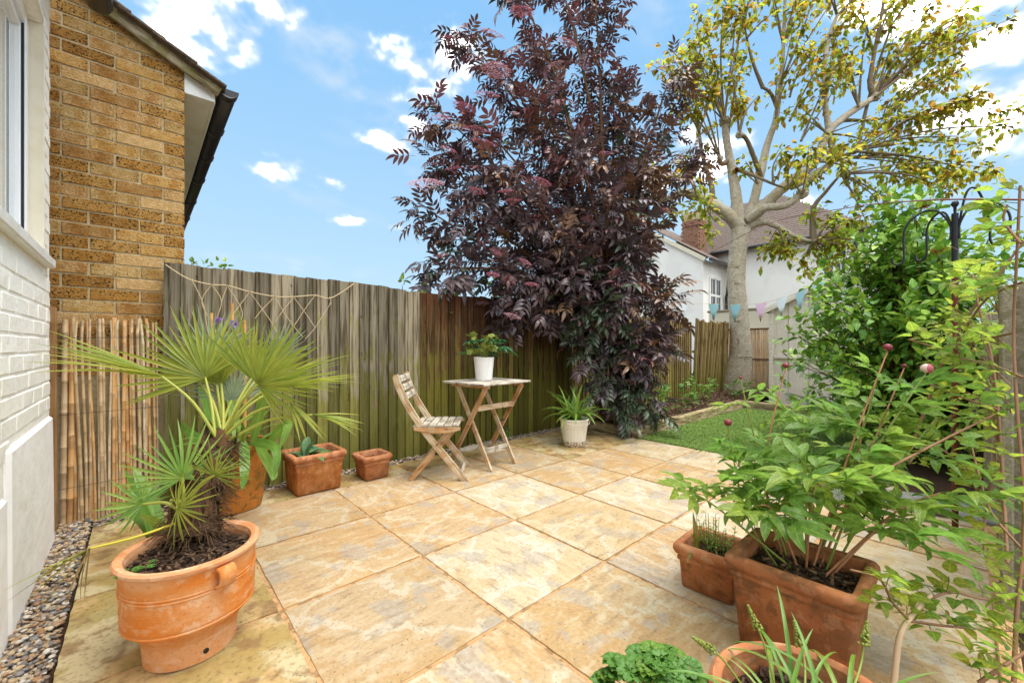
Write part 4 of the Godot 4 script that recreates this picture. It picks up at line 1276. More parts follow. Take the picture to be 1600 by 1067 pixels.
# ---------------------------------------------------------------- white painted house
func make_white_house():
	var h := thing("white_house", "whitewashed brick house wall with a white framed window", "house", P(-0.345, 0, 0))
	# local: x = u + 0.345, z = -v
	var s := ST()
	var core := func(v0, v1, y0, y1): box(s, Transform3D(Basis(), Vector3(-0.129, (y0 + y1) / 2, -(v0 + v1) / 2)), Vector3(0.25, y1 - y0, v1 - v0), 0.0)
	core.call(-1.2, 3.195, -0.1, 1.43)
	core.call(3.02, 3.195, 1.43, 3.02)
	core.call(-1.2, 3.02, 2.58, 3.02)
	core.call(-1.2, 0.9, 1.43, 2.58)
	obj("wall", done(s), M.white_brick, h)
	# painted bricks, proud of the wall core
	var variants := []
	for k in 6: variants.append(box_mesh(Vector3.ZERO, Vector3(0.022, 0.067, 0.217), 0.005, 0.0015))
	var half := []
	for k in 3: half.append(box_mesh(Vector3.ZERO, Vector3(0.022, 0.067, 0.10), 0.005, 0.0015))
	var course := 0
	var y := 0.045
	while y < 2.98:
		var v := 3.195 - (0.112 if course % 2 == 0 else 0.0545)
		var first := true
		while v > 0.9:
			var w := 0.107
			var use_half := first and course % 2 == 1
			if use_half: w = 0.05
			var inwin := y > 1.39 and y < 2.60 and v - w < 3.015
			var inplinth := y < 0.66 and v > 2.23 or y < 0.5 and v > 1.0
			if not inwin and not inplinth:
				var ms: ArrayMesh = half[rng.randi() % 3] if use_half else variants[rng.randi() % 6]
				obj("brick", ms, M.white_brick, h, Transform3D(Basis(Vector3.UP, rr(-0.012, 0.012)), Vector3(-0.0115 + rr(-0.001, 0.001), y, -v)))
			elif inwin and v + w > 3.02 and not inplinth:
				obj("brick", half[rng.randi() % 3], M.white_brick, h, Transform3D(Basis(Vector3.UP, rr(-0.02, 0.02)), Vector3(-0.0112 + rr(-0.001, 0.001), y, -3.075)))
			v -= 0.1695 if use_half else 0.225
			first = false
		y += 0.075
		course += 1
	# rendered plinth in two steps
	s = ST()
	box(s, Transform3D(Basis(), Vector3(-0.006, 0.3, -2.715)), Vector3(0.036, 0.70, 0.97), 0.012, Vector2.ZERO, 0.004)
	box(s, Transform3D(Basis(), Vector3(-0.007, 0.22, -1.24)), Vector3(0.034, 0.54, 1.96), 0.012, Vector2.ZERO, 0.004)
	obj("plinth", done(s), M.render_white, h)
	# window
	var w := Node3D.new()
	w.name = "window"
	h.add_child(w)
	s = ST()
	box(s, Transform3D(Basis(), Vector3(-0.05, 2.005, -3.0225)), Vector3(0.10, 1.15, 0.016), 0.002)       # reveal plaster
	box(s, Transform3D(Basis(), Vector3(-0.05, 2.59, -1.9)), Vector3(0.10, 0.018, 2.22), 0.002)
	obj("reveal", done(s), M.reveal, w)
	s = ST()
	box(s, Transform3D(Basis(), Vector3(-0.075, 2.005, -2.985)), Vector3(0.05, 1.14, 0.055), 0.004)
	box(s, Transform3D(Basis(), Vector3(-0.075, 2.553, -1.95)), Vector3(0.05, 0.055, 2.0), 0.004)
	box(s, Transform3D(Basis(), Vector3(-0.075, 1.462, -1.95)), Vector3(0.05, 0.055, 2.0), 0.004)
	box(s, Transform3D(Basis(), Vector3(-0.075, 2.005, -2.05)), Vector3(0.05, 1.04, 0.06), 0.004)
	obj("frame", done(s), M.upvc, w)
	s = ST()
	for e in [[2.53, 0.86], [1.5, 0.98]]:
		var c: float = e[0]
		var l: float = e[1]
		for sg in [-1, 1]:
			box(s, Transform3D(Basis(), Vector3(-0.083, 2.005, -(c + sg * (l / 2 - 0.012)))), Vector3(0.036, 1.03, 0.022), 0.003)
			box(s, Transform3D(Basis(), Vector3(-0.083, 2.005 + sg * 0.50, -c)), Vector3(0.036, 0.022, l - 0.05), 0.003)
	obj("sash", done(s), M.upvc, w)
	s = ST()
	box(s, Transform3D(Basis(), Vector3(-0.06, 2.005, -2.951)), Vector3(0.008, 1.03, 0.006), 0.0)
	obj("gasket", done(s), M.rubber, w)
	for e in [[2.53, 0.81], [1.5, 0.93]]:
		obj("pane", box_mesh(Vector3(-0.085, 2.005, -e[0]), Vector3(0.006, 0.98, e[1]), 0.0), M.glass, w)
	# the room behind the glass
	s = ST()
	box(s, Transform3D(Basis(), Vector3(-0.9, 2.0, -1.4)), Vector3(0.05, 2.2, 3.6), 0.0)
	box(s, Transform3D(Basis(), Vector3(-0.55, 2.0, -3.17)), Vector3(0.58, 2.2, 0.04), 0.0)
	box(s, Transform3D(Basis(), Vector3(-0.55, 1.3, -1.4)), Vector3(0.58, 0.04, 3.5), 0.0)
	obj("room_wall", done(s), M.room, h)
	s = ST()
	box(s, Transform3D(Basis(Vector3.BACK, -0.06), Vector3(-0.04, 1.428, -1.95)), Vector3(0.142, 0.045, 2.27), 0.006)
	obj("sill", done(s), M.white_paint, w)
	# eaves of the house with its gutter
	s = ST()
	box(s, Transform3D(Basis(), Vector3(-0.02, 3.0, -1.2)), Vector3(0.28, 0.12, 4.06), 0.003)
	obj("fascia", done(s), M.black_plastic, h)
	s = ST()
	var arc := []
	for k in 9:
		var a := PI + PI * k / 8.0
		arc.append(Vector2(cos(a) * 0.058, sin(a) * 0.058))
	for k in 8:
		for z in [[-3.26, 0.5]]:
			var p0 := Vector3(0.175 + arc[k].x, 2.935 + arc[k].y, z[0])
			var p1 := Vector3(0.175 + arc[k + 1].x, 2.935 + arc[k + 1].y, z[0])
			var d := Vector3(0, 0, z[1] - z[0])
			quad(s, p0, p1, p1 + d, p0 + d)
			tri(s, Vector3(0.175, 2.935, z[0]), p1, p0)
	obj("gutter", done(s), M.black_plastic, h)

# ---------------------------------------------------------------- stock brick extension next door
func verge(u: float) -> float:
	return 2.848 - (u - 0.219) * 0.50

func make_brick_extension():
	var h := thing("brick_extension", "yellow stock brick extension with black gutter and white boxed eaves", "house", P(0, 3.5, 0))
	# local x = u, z = 0 at the wall face, -z away from us
	var s := ST()
	s.set_smooth_group(-1)
	var z0 := -0.003
	quad(s, Vector3(-1.2, -0.1, z0), Vector3(-1.2, verge(-1.2), z0), Vector3(0.209, verge(0.209), z0), Vector3(0.209, -0.1, z0))
	quad(s, Vector3(0.209, -0.1, z0), Vector3(0.209, verge(0.209), z0), Vector3(0.209, 2.85, -5), Vector3(0.209, -0.1, -5))
	obj("wall", done(s), M.joint, h)
	var variants := []
	var halves := []
	for k in 10:
		variants.append(box_mesh(Vector3.ZERO, Vector3(0.216, 0.0665, 0.05), 0.003, 0.0018))
		halves.append(box_mesh(Vector3.ZERO, Vector3(0.104, 0.0665, 0.05), 0.003, 0.0018))
	var y := 0.045
	var c := 0
	while y < 3.6:
		var u := 0.219
		var i := 0
		while u > -0.75:
			var hf := c % 2 == 0 and i == 0
			var w := 0.102 if hf else 0.214
			var uc := u - w / 2
			var top: float = verge(u) - 0.015
			if y > 0.85 and y + 0.034 < top:
				var m: Material = M.bricks[rng.randi() % M.bricks.size()]
				if rng.randf() < 0.07: m = M.brick_pale
				obj("brick", (halves if hf else variants)[rng.randi() % 10], m, h, Transform3D(Basis(Vector3.FORWARD, rr(-0.006, 0.006)), Vector3(uc + rr(-0.002, 0.002), y, -0.023 + rr(-0.002, 0.002))))
			elif y > 0.85 and y - 0.034 < verge(u - w) - 0.02:
				# bricks cut to the slope of the roof
				var st := ST()
				st.set_smooth_group(-1)
				var f := 0.002
				var ua := u - w
				var ub := u
				var b0 := y - 0.032
				var t0 := y + 0.032
				var lim := func(q): return minf(t0, verge(q) - 0.012)
				var e0 := 0.219 - (b0 + 0.012 - 2.848) / 0.5      # where the slope meets the foot of the brick
				ub = minf(ub, e0)
				if ub > ua + 0.01:
					var us := [ua, lerpf(ua, ub, 0.25), lerpf(ua, ub, 0.5), lerpf(ua, ub, 0.75), ub]
					for q in 4:
						var a: float = us[q]
						var b: float = us[q + 1]
						quad(st, Vector3(a, b0, f), Vector3(a, lim.call(a), f), Vector3(b, maxf(lim.call(b), b0), f), Vector3(b, b0, f), Vector2(a, b0), Vector2(a, t0), Vector2(b, t0), Vector2(b, b0))
					obj("brick", done(st), M.bricks[rng.randi() % M.bricks.size()], h)
			u -= w + 0.0105
			i += 1
		y += 0.0752
		c += 1
	# roof with its verge
	var roof := Node3D.new()
	roof.name = "roof"
	h.add_child(roof)
	s = ST()
	bar(s, Vector3(-1.3, verge(-1.3) + 0.012, 0.045), Vector3(0.41, verge(0.41) + 0.012, 0.045), 0.022, 0.075, Vector3(0.447, 0.894, 0), 0.004)
	obj("bargeboard", done(s), M.old_board, roof)
	for k in 12:
		var ua := 0.41 - 0.16 * k
		var p := Vector3(ua, verge(ua) + 0.074, -2.4)
		s = ST()
		box(s, Transform3D(Basis(Vector3.BACK, -0.4636 + 0.055 + rr(-0.008, 0.008)), p + Vector3(-0.08, 0.012, 0)), Vector3(0.24, 0.016, 5.02 + rr(-0.02, 0.02)), 0.003)
		obj("tile_course", done(s), M.near_tile, roof)
	s = ST()
	bar(s, Vector3(-1.3, verge(-1.3) + 0.060, -2.4), Vector3(0.43, verge(0.43) + 0.058, -2.4), 4.9, 0.02, Vector3(0.447, 0.894, 0), 0.0)
	obj("underlay", done(s), M.near_tile, roof)
	# boxed eaves
	s = ST()
	box(s, Transform3D(Basis(), Vector3(0.303, 2.772, -0.008)), Vector3(0.166, 0.135, 0.02), 0.002)
	box(s, Transform3D(Basis(), Vector3(0.295, 2.712, -2.5)), Vector3(0.16, 0.012, 4.96), 0.001)
	box(s, Transform3D(Basis(), Vector3(0.383, 2.772, -2.5)), Vector3(0.014, 0.135, 4.96), 0.001)
	obj("soffit", done(s), M.white_paint, h)
	var g := Node3D.new()
	g.name = "gutter"
	h.add_child(g)
	s = ST()
	var gc := Vector2(0.462, 2.815)
	var ring := func(st, r0, r1, za, zb):
		for k in 12:
			var a0 := PI + PI * k / 12.0
			var a1 := PI + PI * (k + 1) / 12.0
			var o0 := Vector3(gc.x + cos(a0) * r1, gc.y + sin(a0) * r1, za)
			var o1 := Vector3(gc.x + cos(a1) * r1, gc.y + sin(a1) * r1, za)
			var i0 := Vector3(gc.x + cos(a0) * r0, gc.y + sin(a0) * r0, za)
			var i1 := Vector3(gc.x + cos(a1) * r0, gc.y + sin(a1) * r0, za)
			var d := Vector3(0, 0, zb - za)
			quad(st, o0, o0 + d, o1 + d, o1)
			quad(st, i0, i1, i1 + d, i0 + d)
			quad(st, i0, o0, o1, i1)
	ring.call(s, 0.052, 0.056, 0.02, -5.0)
	obj("channel", done(s), M.black_plastic, g)
	s = ST()
	for k in 12:
		var a0 := PI + PI * k / 12.0
		var a1 := PI + PI * (k + 1) / 12.0
		tri(s, Vector3(gc.x, gc.y, 0.024), Vector3(gc.x + cos(a1) * 0.06, gc.y + sin(a1) * 0.06, 0.024), Vector3(gc.x + cos(a0) * 0.06, gc.y + sin(a0) * 0.06, 0.024))
	ring.call(s, 0.052, 0.062, 0.026, -0.05)
	obj("stop_end", done(s), M.black_plastic, g)
	for z in [-0.65, -1.3, -2.0, -2.9, -3.8]:
		s = ST()
		ring.call(s, 0.055, 0.064, z, z - 0.05)
		obj("bracket", done(s), M.black_plastic, g)

# ---------------------------------------------------------------- white house beyond the garden
func make_far_house():
	var h := thing("rendered_house", "white rendered house with brown tiled roof and brick chimney beyond the tree", "house", P(0, 0, 0))
	var U1 := 16.27     # wing gable
	var V1 := 6.84      # wing side wall
	var U2 := 18.4      # main wall
	var s := ST()
	s.set_smooth_group(-1)
	# wing gable, falling towards the eaves at its corner
	var yc := 4.40
	quad(s, P(U1, V1 + 5.0, -0.1), P(U1, V1 + 5.0, yc + 3.2), P(U1, V1, yc), P(U1, V1, -0.1))
	quad(s, P(U1, V1, -0.1), P(U1, V1, yc), P(U2, V1, yc), P(U2, V1, -0.1))
	# main wall
	quad(s, P(U2, V1 + 0.5, -0.1), P(U2, V1 + 0.5, 5.0), P(U2, 2.2, 5.0), P(U2, 2.2, -0.1))
	quad(s, P(U2, 2.2, -0.1), P(U2, 2.2, 5.0), P(U2 + 6, 2.2, 5.0), P(U2 + 6, 2.2, -0.1))
	obj("wall", done(s), M.far_render, h)
	var roof := Node3D.new()
	roof.name = "roof"
	h.add_child(roof)
	# main roof: stepped tile courses
	s = ST()
	for k in 26:
		var a := U2 - 0.35 + 0.115 * k
		var y := 5.0 + 0.105 * k
		var ve := V1 + 2.5
		var vs := 2.0 + 0.135 * k
		bar(s, P(a, vs, y), P(a, ve, y - 0.0), 0.2, 0.03, Vector3(-0.62, 0.78, 0).normalized(), 0.0)
	obj("tile_courses", done(s), M.roof_tile, roof).set_meta("kind", "stuff")
	s = ST()
	s.set_smooth_group(-1)
	for k in 28:                                 # wing roof rising from the side eaves
		var v := V1 - 0.25 + 0.155 * k
		var y := yc + 0.02 + 0.105 * k
		bar(s, P(U1 - 0.12, v, y), P(U2 + 3.5, v, y), 0.22, 0.03, Vector3(0, 0.83, 0.56).normalized(), 0.0)
	obj("tile_courses", done(s), M.roof_tile, roof).set_meta("kind", "stuff")
	s = ST()
	bar(s, P(U1 - 0.1, V1 - 0.12, yc - 0.05), P(U1 - 0.1, V1 + 4.3, yc + 2.85), 0.06, 0.16, Vector3.UP, 0.01)
	obj("bargeboard", done(s), M.cream, roof)
	# gutters and pipes
	s = ST()
	tube(s, [P(U1 - 0.05, V1 - 0.3, yc - 0.05), P(U2 - 0.3, V1 - 0.3, yc - 0.08)], 0.075, 8)
	obj("gutter", done(s), M.black_plastic, h)
	s = ST()
	tube(s, [P(U2 - 0.42, V1 + 0.4, 4.93), P(U2 - 0.42, 1.8, 4.95)], 0.075, 8)
	box(s, Transform3D(Basis(), P(U2 - 0.18, 4.4, 4.99)), Vector3(0.36, 0.06, 4.9), 0.0)
	obj("gutter", done(s), M.black_plastic, h)
	obj("downpipe", tube_mesh(curve([P(U2 - 0.3, V1 - 0.32, 4.3), P(U2 - 0.25, V1 - 0.2, 3.2), P(U2 - 0.15, V1 - 0.12, 3.05), P(U2 - 0.1, V1 - 0.12, 2.2), P(U2 - 0.1, V1 - 0.12, 0)], 12), 0.06, 8), M.black_plastic, h)
	obj("downpipe", tube_mesh([P(U2 - 0.1, 2.52, 4.9), P(U2 - 0.1, 2.52, 0)], 0.06, 8), M.black_plastic, h)
	# windows
	for e in [["wing", U1 + 0.55, U1 + 1.6, 1.55, 3.75], ["main", 2.75, 3.45, 3.05, 4.55]]:
		var w := Node3D.new()
		w.name = "window"
		h.add_child(w, true)
		var fr := ST()
		var gl := ST()
		var pt := func(a, y): return P(a, V1 - 0.02, y) if e[0] == "wing" else P(U2 - 0.02, a, y)
		var up := Vector3.UP
		for y in [e[3], e[4], lerpf(e[3], e[4], 0.68)]: bar(fr, pt.call(e[1], y), pt.call(e[2], y), 0.09, 0.09, up, 0.0)
		for f in [0.0, 0.5, 1.0]:
			var a: float = lerpf(e[1], e[2], f)
			bar(fr, pt.call(a, e[3]), pt.call(a, e[4]), 0.09, 0.09, Vector3(1, 0, 0) if e[0] == "wing" else Vector3(0, 0, 1), 0.0)
		for f in [0.25, 0.75]:
			var a: float = lerpf(e[1], e[2], f)
			bar(fr, pt.call(a, e[3]), pt.call(a, e[4]), 0.05, 0.03, Vector3(1, 0, 0) if e[0] == "wing" else Vector3(0, 0, 1), 0.0)
		bar(fr, pt.call(e[1], lerpf(e[3], e[4], 0.34)), pt.call(e[2], lerpf(e[3], e[4], 0.34)), 0.05, 0.03, up, 0.0)
		obj("frame", done(fr), M.white_paint, w)
		for q in [[0.0, 0.5], [0.5, 1.0]]:
			gl = ST()
			var a: Vector3 = pt.call(lerpf(e[1], e[2], q[0]), (e[3] + e[4]) / 2)
			var b: Vector3 = pt.call(lerpf(e[1], e[2], q[1]), (e[3] + e[4]) / 2)
			bar(gl, a, b, 0.02, e[4] - e[3], up, 0.0)
			obj("pane", done(gl), M.dark_glass, w)
	obj("vent", box_mesh(P(U2 - 0.01, 4.55, 4.62), Vector3(0.04, 0.16, 0.36), 0.0), M.red_brick, h)
	# chimney of real bricks
	var ch := Node3D.new()
	ch.name = "chimney"
	roof.add_child(ch)
	s = ST()
	var cu := 17.9
	var cv := 7.95
	box(s, Transform3D(Basis(), P(cu, cv, 5.6)), Vector3(0.60, 2.4, 0.72), 0.0)
	obj("core", done(s), M.joint, ch)
	s = ST()
	for k in 22:
		var y := 4.6 + 0.085 * k
		var o := 0.12 if k % 2 == 0 else 0.0
		var step := 0.05 if k > 18 else 0.0
		for i in 3:
			box(s, Transform3D(Basis(), P(cu - 0.285 - step, cv - 0.30 + o * 0.6 + 0.245 * i, y)), Vector3(0.08, 0.072, 0.232), 0.0)
			box(s, Transform3D(Basis(), P(cu - 0.2 + o * 0.5 + 0.22 * i, cv - 0.345 - step, y)), Vector3(0.21, 0.072, 0.08), 0.0)
	obj("bricks", done(s), M.red_brick, ch).set_meta("kind", "stuff")
	s = ST()
	bar(s, P(cu - 0.36, cv + 0.45, 5.0), P(cu - 0.36, cv - 0.42, 4.75), 0.06, 0.25, Vector3.UP, 0.0)
	bar(s, P(cu - 0.38, cv - 0.40, 4.75), P(cu + 0.4, cv - 0.42, 4.95), 0.06, 0.25, Vector3.UP, 0.0)
	obj("flashing", done(s), M.lead, ch)

# ---------------------------------------------------------------- shed
func make_shed():
	var h := thing("garden_shed", "beige painted timber shed with a sloping felt roof behind the lawn", "shed", P(7.93, 0, 0))
	# gable towards us: local x = u - 7.93
	var va := 2.22
	var vb := 0.02
	var vm := 1.12
	var n := 0
	var v := va
	while v > vb + 0.05:
		var w := 0.275
		var yt := 1.64 + 0.46 * (va - v) if v > vm else 1.64 + 0.46 * (v - vb)
		var v2 := v - w
		var yt2 := 1.64 + 0.46 * (va - v2) if v2 > vm else 1.64 + 0.46 * (v2 - vb)
		var s := ST()
		s.set_smooth_group(-1)
		var x := -0.012 * (n % 2)
		var a := Vector3(x, 0.02, -v + 0.004)
		var b := Vector3(x, yt, -v + 0.004)
		var c := Vector3(x, yt2, -v2 - 0.004)
		var d := Vector3(x, 0.02, -v2 - 0.004)
		var o := Vector3(0.03, 0, 0)
		var uo := Vector2(rr(0, 3), rr(0, 3))
		quad(s, a, b, c, d, uo, uo + Vector2(yt, 0), uo + Vector2(yt2, w), uo + Vector2(0, w))
		quad(s, a + o, b + o, b, a)
		quad(s, d, c, c + o, d + o)
		quad(s, b, b + o, c + o, c)
		obj("board", done(s), M.shed_paint, h)
		v -= w
		n += 1
	var s2 := ST()
	box(s2, Transform3D(Basis(), Vector3(-0.03, 0.82, -va + 0.03)), Vector3(0.05, 1.64, 0.06), 0.004)
	box(s2, Transform3D(Basis(), Vector3(-0.03, 0.83, -1.30)), Vector3(0.03, 0.05, 1.7), 0.004)
	obj("trim", done(s2), M.shed_paint, h)
	var s3 := ST()
	s3.set_smooth_group(-1)
	quad(s3, Vector3(0, 0, -va), Vector3(2.0, 0, -va), Vector3(2.0, 1.64, -va), Vector3(0, 1.64, -va))
	quad(s3, Vector3(2.0, 0, -vb), Vector3(0, 0, -vb), Vector3(0, 1.64, -vb), Vector3(2.0, 1.64, -vb))
	obj("side_wall", done(s3), M.shed_paint, h)
	var s4 := ST()
	bar(s4, Vector3(0.97, 1.60, -va - 0.12), Vector3(0.97, 2.19, -vm), 2.14, 0.03, Vector3.UP, 0.004)
	bar(s4, Vector3(0.97, 2.19, -vm), Vector3(0.97, 1.60, -vb + 0.12), 2.14, 0.03, Vector3.UP, 0.004)
	var rf := obj("roof", done(s4), M.near_tile, h)
	var s5 := ST()
	bar(s5, Vector3(-0.115, 1.575, -va - 0.12), Vector3(-0.115, 2.16, -vm), 0.02, 0.09, Vector3.UP, 0.004)
	bar(s5, Vector3(-0.115, 2.16, -vm), Vector3(-0.115, 1.575, -vb + 0.12), 0.02, 0.09, Vector3.UP, 0.004)
	obj("bargeboard", done(s5), M.shed_paint, rf)

# ---------------------------------------------------------------- fences
func board_mesh(h: float, w := 0.1, th := 0.023) -> ArrayMesh:
	var s := ST()
	s.set_smooth_group(-1)
	var o := rr(0, 5)
	var wv := rr(-0.004, 0.004)
	var N := 5
	var row := func(i):
		var f := float(i) / N
		var x := wv * sin(f * PI)
		var y := h * f
		return [Vector3(x, y, th), Vector3(x + w, y, 0.004), Vector3(x + w, y, -0.002), Vector3(x, y, -0.002)]
	var uv := func(p): return Vector2(p.y / 1.6, p.x * 3.0 + o)
	for i in N:
		var a: Array = row.call(i)
		var b: Array = row.call(i + 1)
		for k in 4:
			var k2 := (k + 1) % 4
			quad(s, a[k], b[k], b[k2], a[k2], uv.call(a[k]), uv.call(b[k]), uv.call(b[k2]), uv.call(a[k2]))
	var t: Array = row.call(N)
	var jag := Vector3(0, rr(-0.006, 0.006), 0)
	quad(s, t[0] + jag, t[3] + jag, t[2], t[1], uv.call(t[0]), uv.call(t[3]), uv.call(t[2]), uv.call(t[1]))
	return done(s)

func board_run(t: Node3D, u0: float, u1: float, v: float, pitch: float, meshes: Array, mats: Array, top: Callable, lean: Callable):
	var u := u0
	while u < u1:
		var ms: ArrayMesh = meshes[rng.randi() % meshes.size()]
		var hh: float = top.call(u)
		var b := Basis(Vector3.BACK, lean.call(u) + rr(-0.004, 0.004)) * Basis(Vector3.UP, rr(-0.03, 0.03))
		obj("board", ms, mats[rng.randi() % mats.size()], t, Transform3D(b * Basis.from_scale(Vector3(rr(0.96, 1.04), hh / 1.545, 1)), P(u, v, -0.02)))
		u += pitch * rr(0.94, 1.06)

func make_fences():
	var meshes := []
	for k in 14: meshes.append(board_mesh(1.565))
	var f1 := thing("board_fence", "weathered grey close-board fence panel with green algae behind the palm", "fence", Vector3.ZERO, 0.0, "board fence panels along the patio")
	board_run(f1, 0.11, 1.93, 3.44, 0.083, meshes, M.fence_grey, func(u): return 1.545 - 0.03 * smoothstep(1.3, 1.93, u) + rr(-0.006, 0.006), func(u): return 0.0)
	for y in [0.25, 0.8, 1.3]: obj("rail", bar_mesh(P(0.11, 3.475, y), P(1.94, 3.475, y), 0.05, 0.05), M.fence_grey[0], f1)
	var f2 := thing("board_fence", "brown and green stained close-board fence panel behind the folding table", "fence", Vector3.ZERO, 0.0, "board fence panels along the patio")
	board_run(f2, 1.945, 4.15, 3.445, 0.079, meshes, M.fence_brown, func(u): return 1.52 + 0.03 * smoothstep(2.2, 3.4, u) + rr(-0.012, 0.012), func(u): return 0.0)
	for y in [0.25, 0.8, 1.3]: obj("rail", bar_mesh(P(1.94, 3.48, y), P(4.18, 3.48, y), 0.05, 0.05), M.fence_brown[0], f2)
	obj("post", box_mesh(P(1.94, 3.49, 0.74), Vector3(0.075, 1.5, 0.06), 0.004), M.fence_brown[1], f2)
	var f3 := thing("board_fence", "yellow-green close-board fence panel standing behind the purple tree", "fence", Vector3.ZERO, 0.0, "board fence panels behind the flower bed")
	board_run(f3, 4.35, 8.05, 3.62, 0.085, meshes, M.fence_green, func(u): return 1.53 - 0.05 * sin(u * 1.1) + rr(-0.02, 0.02), func(u): return 0.0)
	for y in [0.3, 1.2]: obj("rail", bar_mesh(P(4.35, 3.655, y), P(8.05, 3.655, y), 0.05, 0.05), M.fence_green[0], f3)
	var f4 := thing("board_fence", "leaning mossy close-board fence panel beside the pale tree trunk", "fence", Vector3.ZERO, 0.0, "board fence panels behind the flower bed")
	board_run(f4, 8.05, 9.75, 3.60, 0.075, meshes, M.fence_green, func(u): return 1.55 + rr(-0.03, 0.03), func(u): return -0.10 - 0.10 * smoothstep(8.05, 9.0, u) + 0.12 * smoothstep(9.0, 9.6, u))
	obj("rail", bar_mesh(P(8.05, 3.64, 0.9), P(9.9, 3.64, 0.9), 0.05, 0.05), M.fence_green[0], f4)
	# reed screen at the end of the garden
	var r := thing("reed_screen", "brown reed screen fence between the pale trunk and the shed", "screen")
	var sm := tube_mesh([Vector3.ZERO, Vector3(0, 0.7, 0), Vector3(0, 1.42, 0)], 0.014, 5)
	var v := 1.9
	while v < 4.2:
		obj("reed", sm, M.canes[rng.randi() % 4], r, Transform3D(Basis(Vector3.RIGHT, rr(-0.02, 0.02)), P(10.9 + rr(-0.01, 0.01), v, 0)))
		v += 0.03
	for y in [0.7, 1.42]: obj("rail", bar_mesh(P(10.88, 1.9, y), P(10.88, 4.2, y), 0.03, 0.04), M.bark_brown, r)
	var cw := thing("garden_wall", "cream rendered garden wall rising behind the reed screen", "wall")
	obj("wall", box_mesh(P(11.4, 3.0, 0.95), Vector3(0.15, 1.9, 3.2), 0.01), M.cream, cw)
	obj("coping", box_mesh(P(11.4, 3.0, 1.93), Vector3(0.2, 0.06, 3.3), 0.01), M.concrete, cw)

func cane_mesh(h: float, r: float) -> ArrayMesh:
	var pts := []
	var rad := []
	var y := 0.0
	var node := rr(0.05, 0.18)
	var bx := rr(-0.008, 0.008)
	while y < h:
		var steps := [[y, 1.0]] if y == 0.0 else []
		if y + node < h - 0.01:
			steps += [[y + node - 0.006, 0.98], [y + node - 0.002, 1.16], [y + node + 0.002, 1.16], [y + node + 0.006, 1.0]]
		for s in steps:
			var f: float = s[0] / h
			pts.append(Vector3(bx * sin(f * 5.0), s[0], bx * 0.4 * cos(f * 4.0)))
			rad.append(r * s[1] * (1.0 - 0.15 * f))
		y += node
		node = rr(0.13, 0.21)
	pts.append(Vector3(0, h, 0))
	rad.append(r * 0.85)
	# radii follow the points exactly
	var s := ST()
	tube(s, pts, rad, 7)
	return done(s)

func make_bamboo():
	var t := thing("bamboo_screen", "bamboo cane screen wired against the yellow brick wall", "screen", P(0, 3.465, 0))
	var u := -0.338
	while u < 0.092:
		var r := rr(0.0065, 0.0105)
		if u < -0.31: r = 0.014
		var h := 1.205 + rr(-0.02, 0.015)
		u += r * 0.9
		obj("cane", cane_mesh(h, r), M.canes[rng.randi() % 4], t, Transform3D(Basis(Vector3.BACK, rr(-0.022, 0.022) + 0.012) * Basis(Vector3.UP, rr(0, 6)), Vector3(u, -0.03, rr(-0.012, 0.006))))
		u += r * 0.92
	for y in [0.2, 0.62, 1.06]: obj("wire", tube_mesh([Vector3(-0.35, y, 0.016), Vector3(0.1, y + 0.01, 0.016)], 0.0012, 5), M.iron, t)
	var p := thing("timber_post", "thin brown timber post between white house and bamboo screen", "post", P(-0.362, 3.42, 0))
	var s := ST()
	box(s, Transform3D(Basis(Vector3(0, 1, 0), Vector3(-1, 0, 0), Vector3(0, 0, 1)), Vector3(0, 0.6, 0)), Vector3(1.26, 0.034, 0.04), 0.003)
	obj("shaft", done(s), M.post_wood, p)

func make_net():
	var t := thing("rope_net", "thin rope climbing net of diamonds hung across the grey fence", "net")
	for k in NET_ROPES.size():
		var pts := curve(NET_ROPES[k], 4 * NET_ROPES[k].size())
		obj("head_rope" if k == 0 else "strand", tube_mesh(pts, 0.0042 if k == 0 else 0.0028, 5), M.rope, t)
		if k > 0:
			var s := ST()
			box(s, Transform3D(Basis(Vector3.UP, 0.6), NET_ROPES[k][0]), Vector3(0.012, 0.012, 0.012), 0.003)
			obj("knot", done(s), M.rope, t)

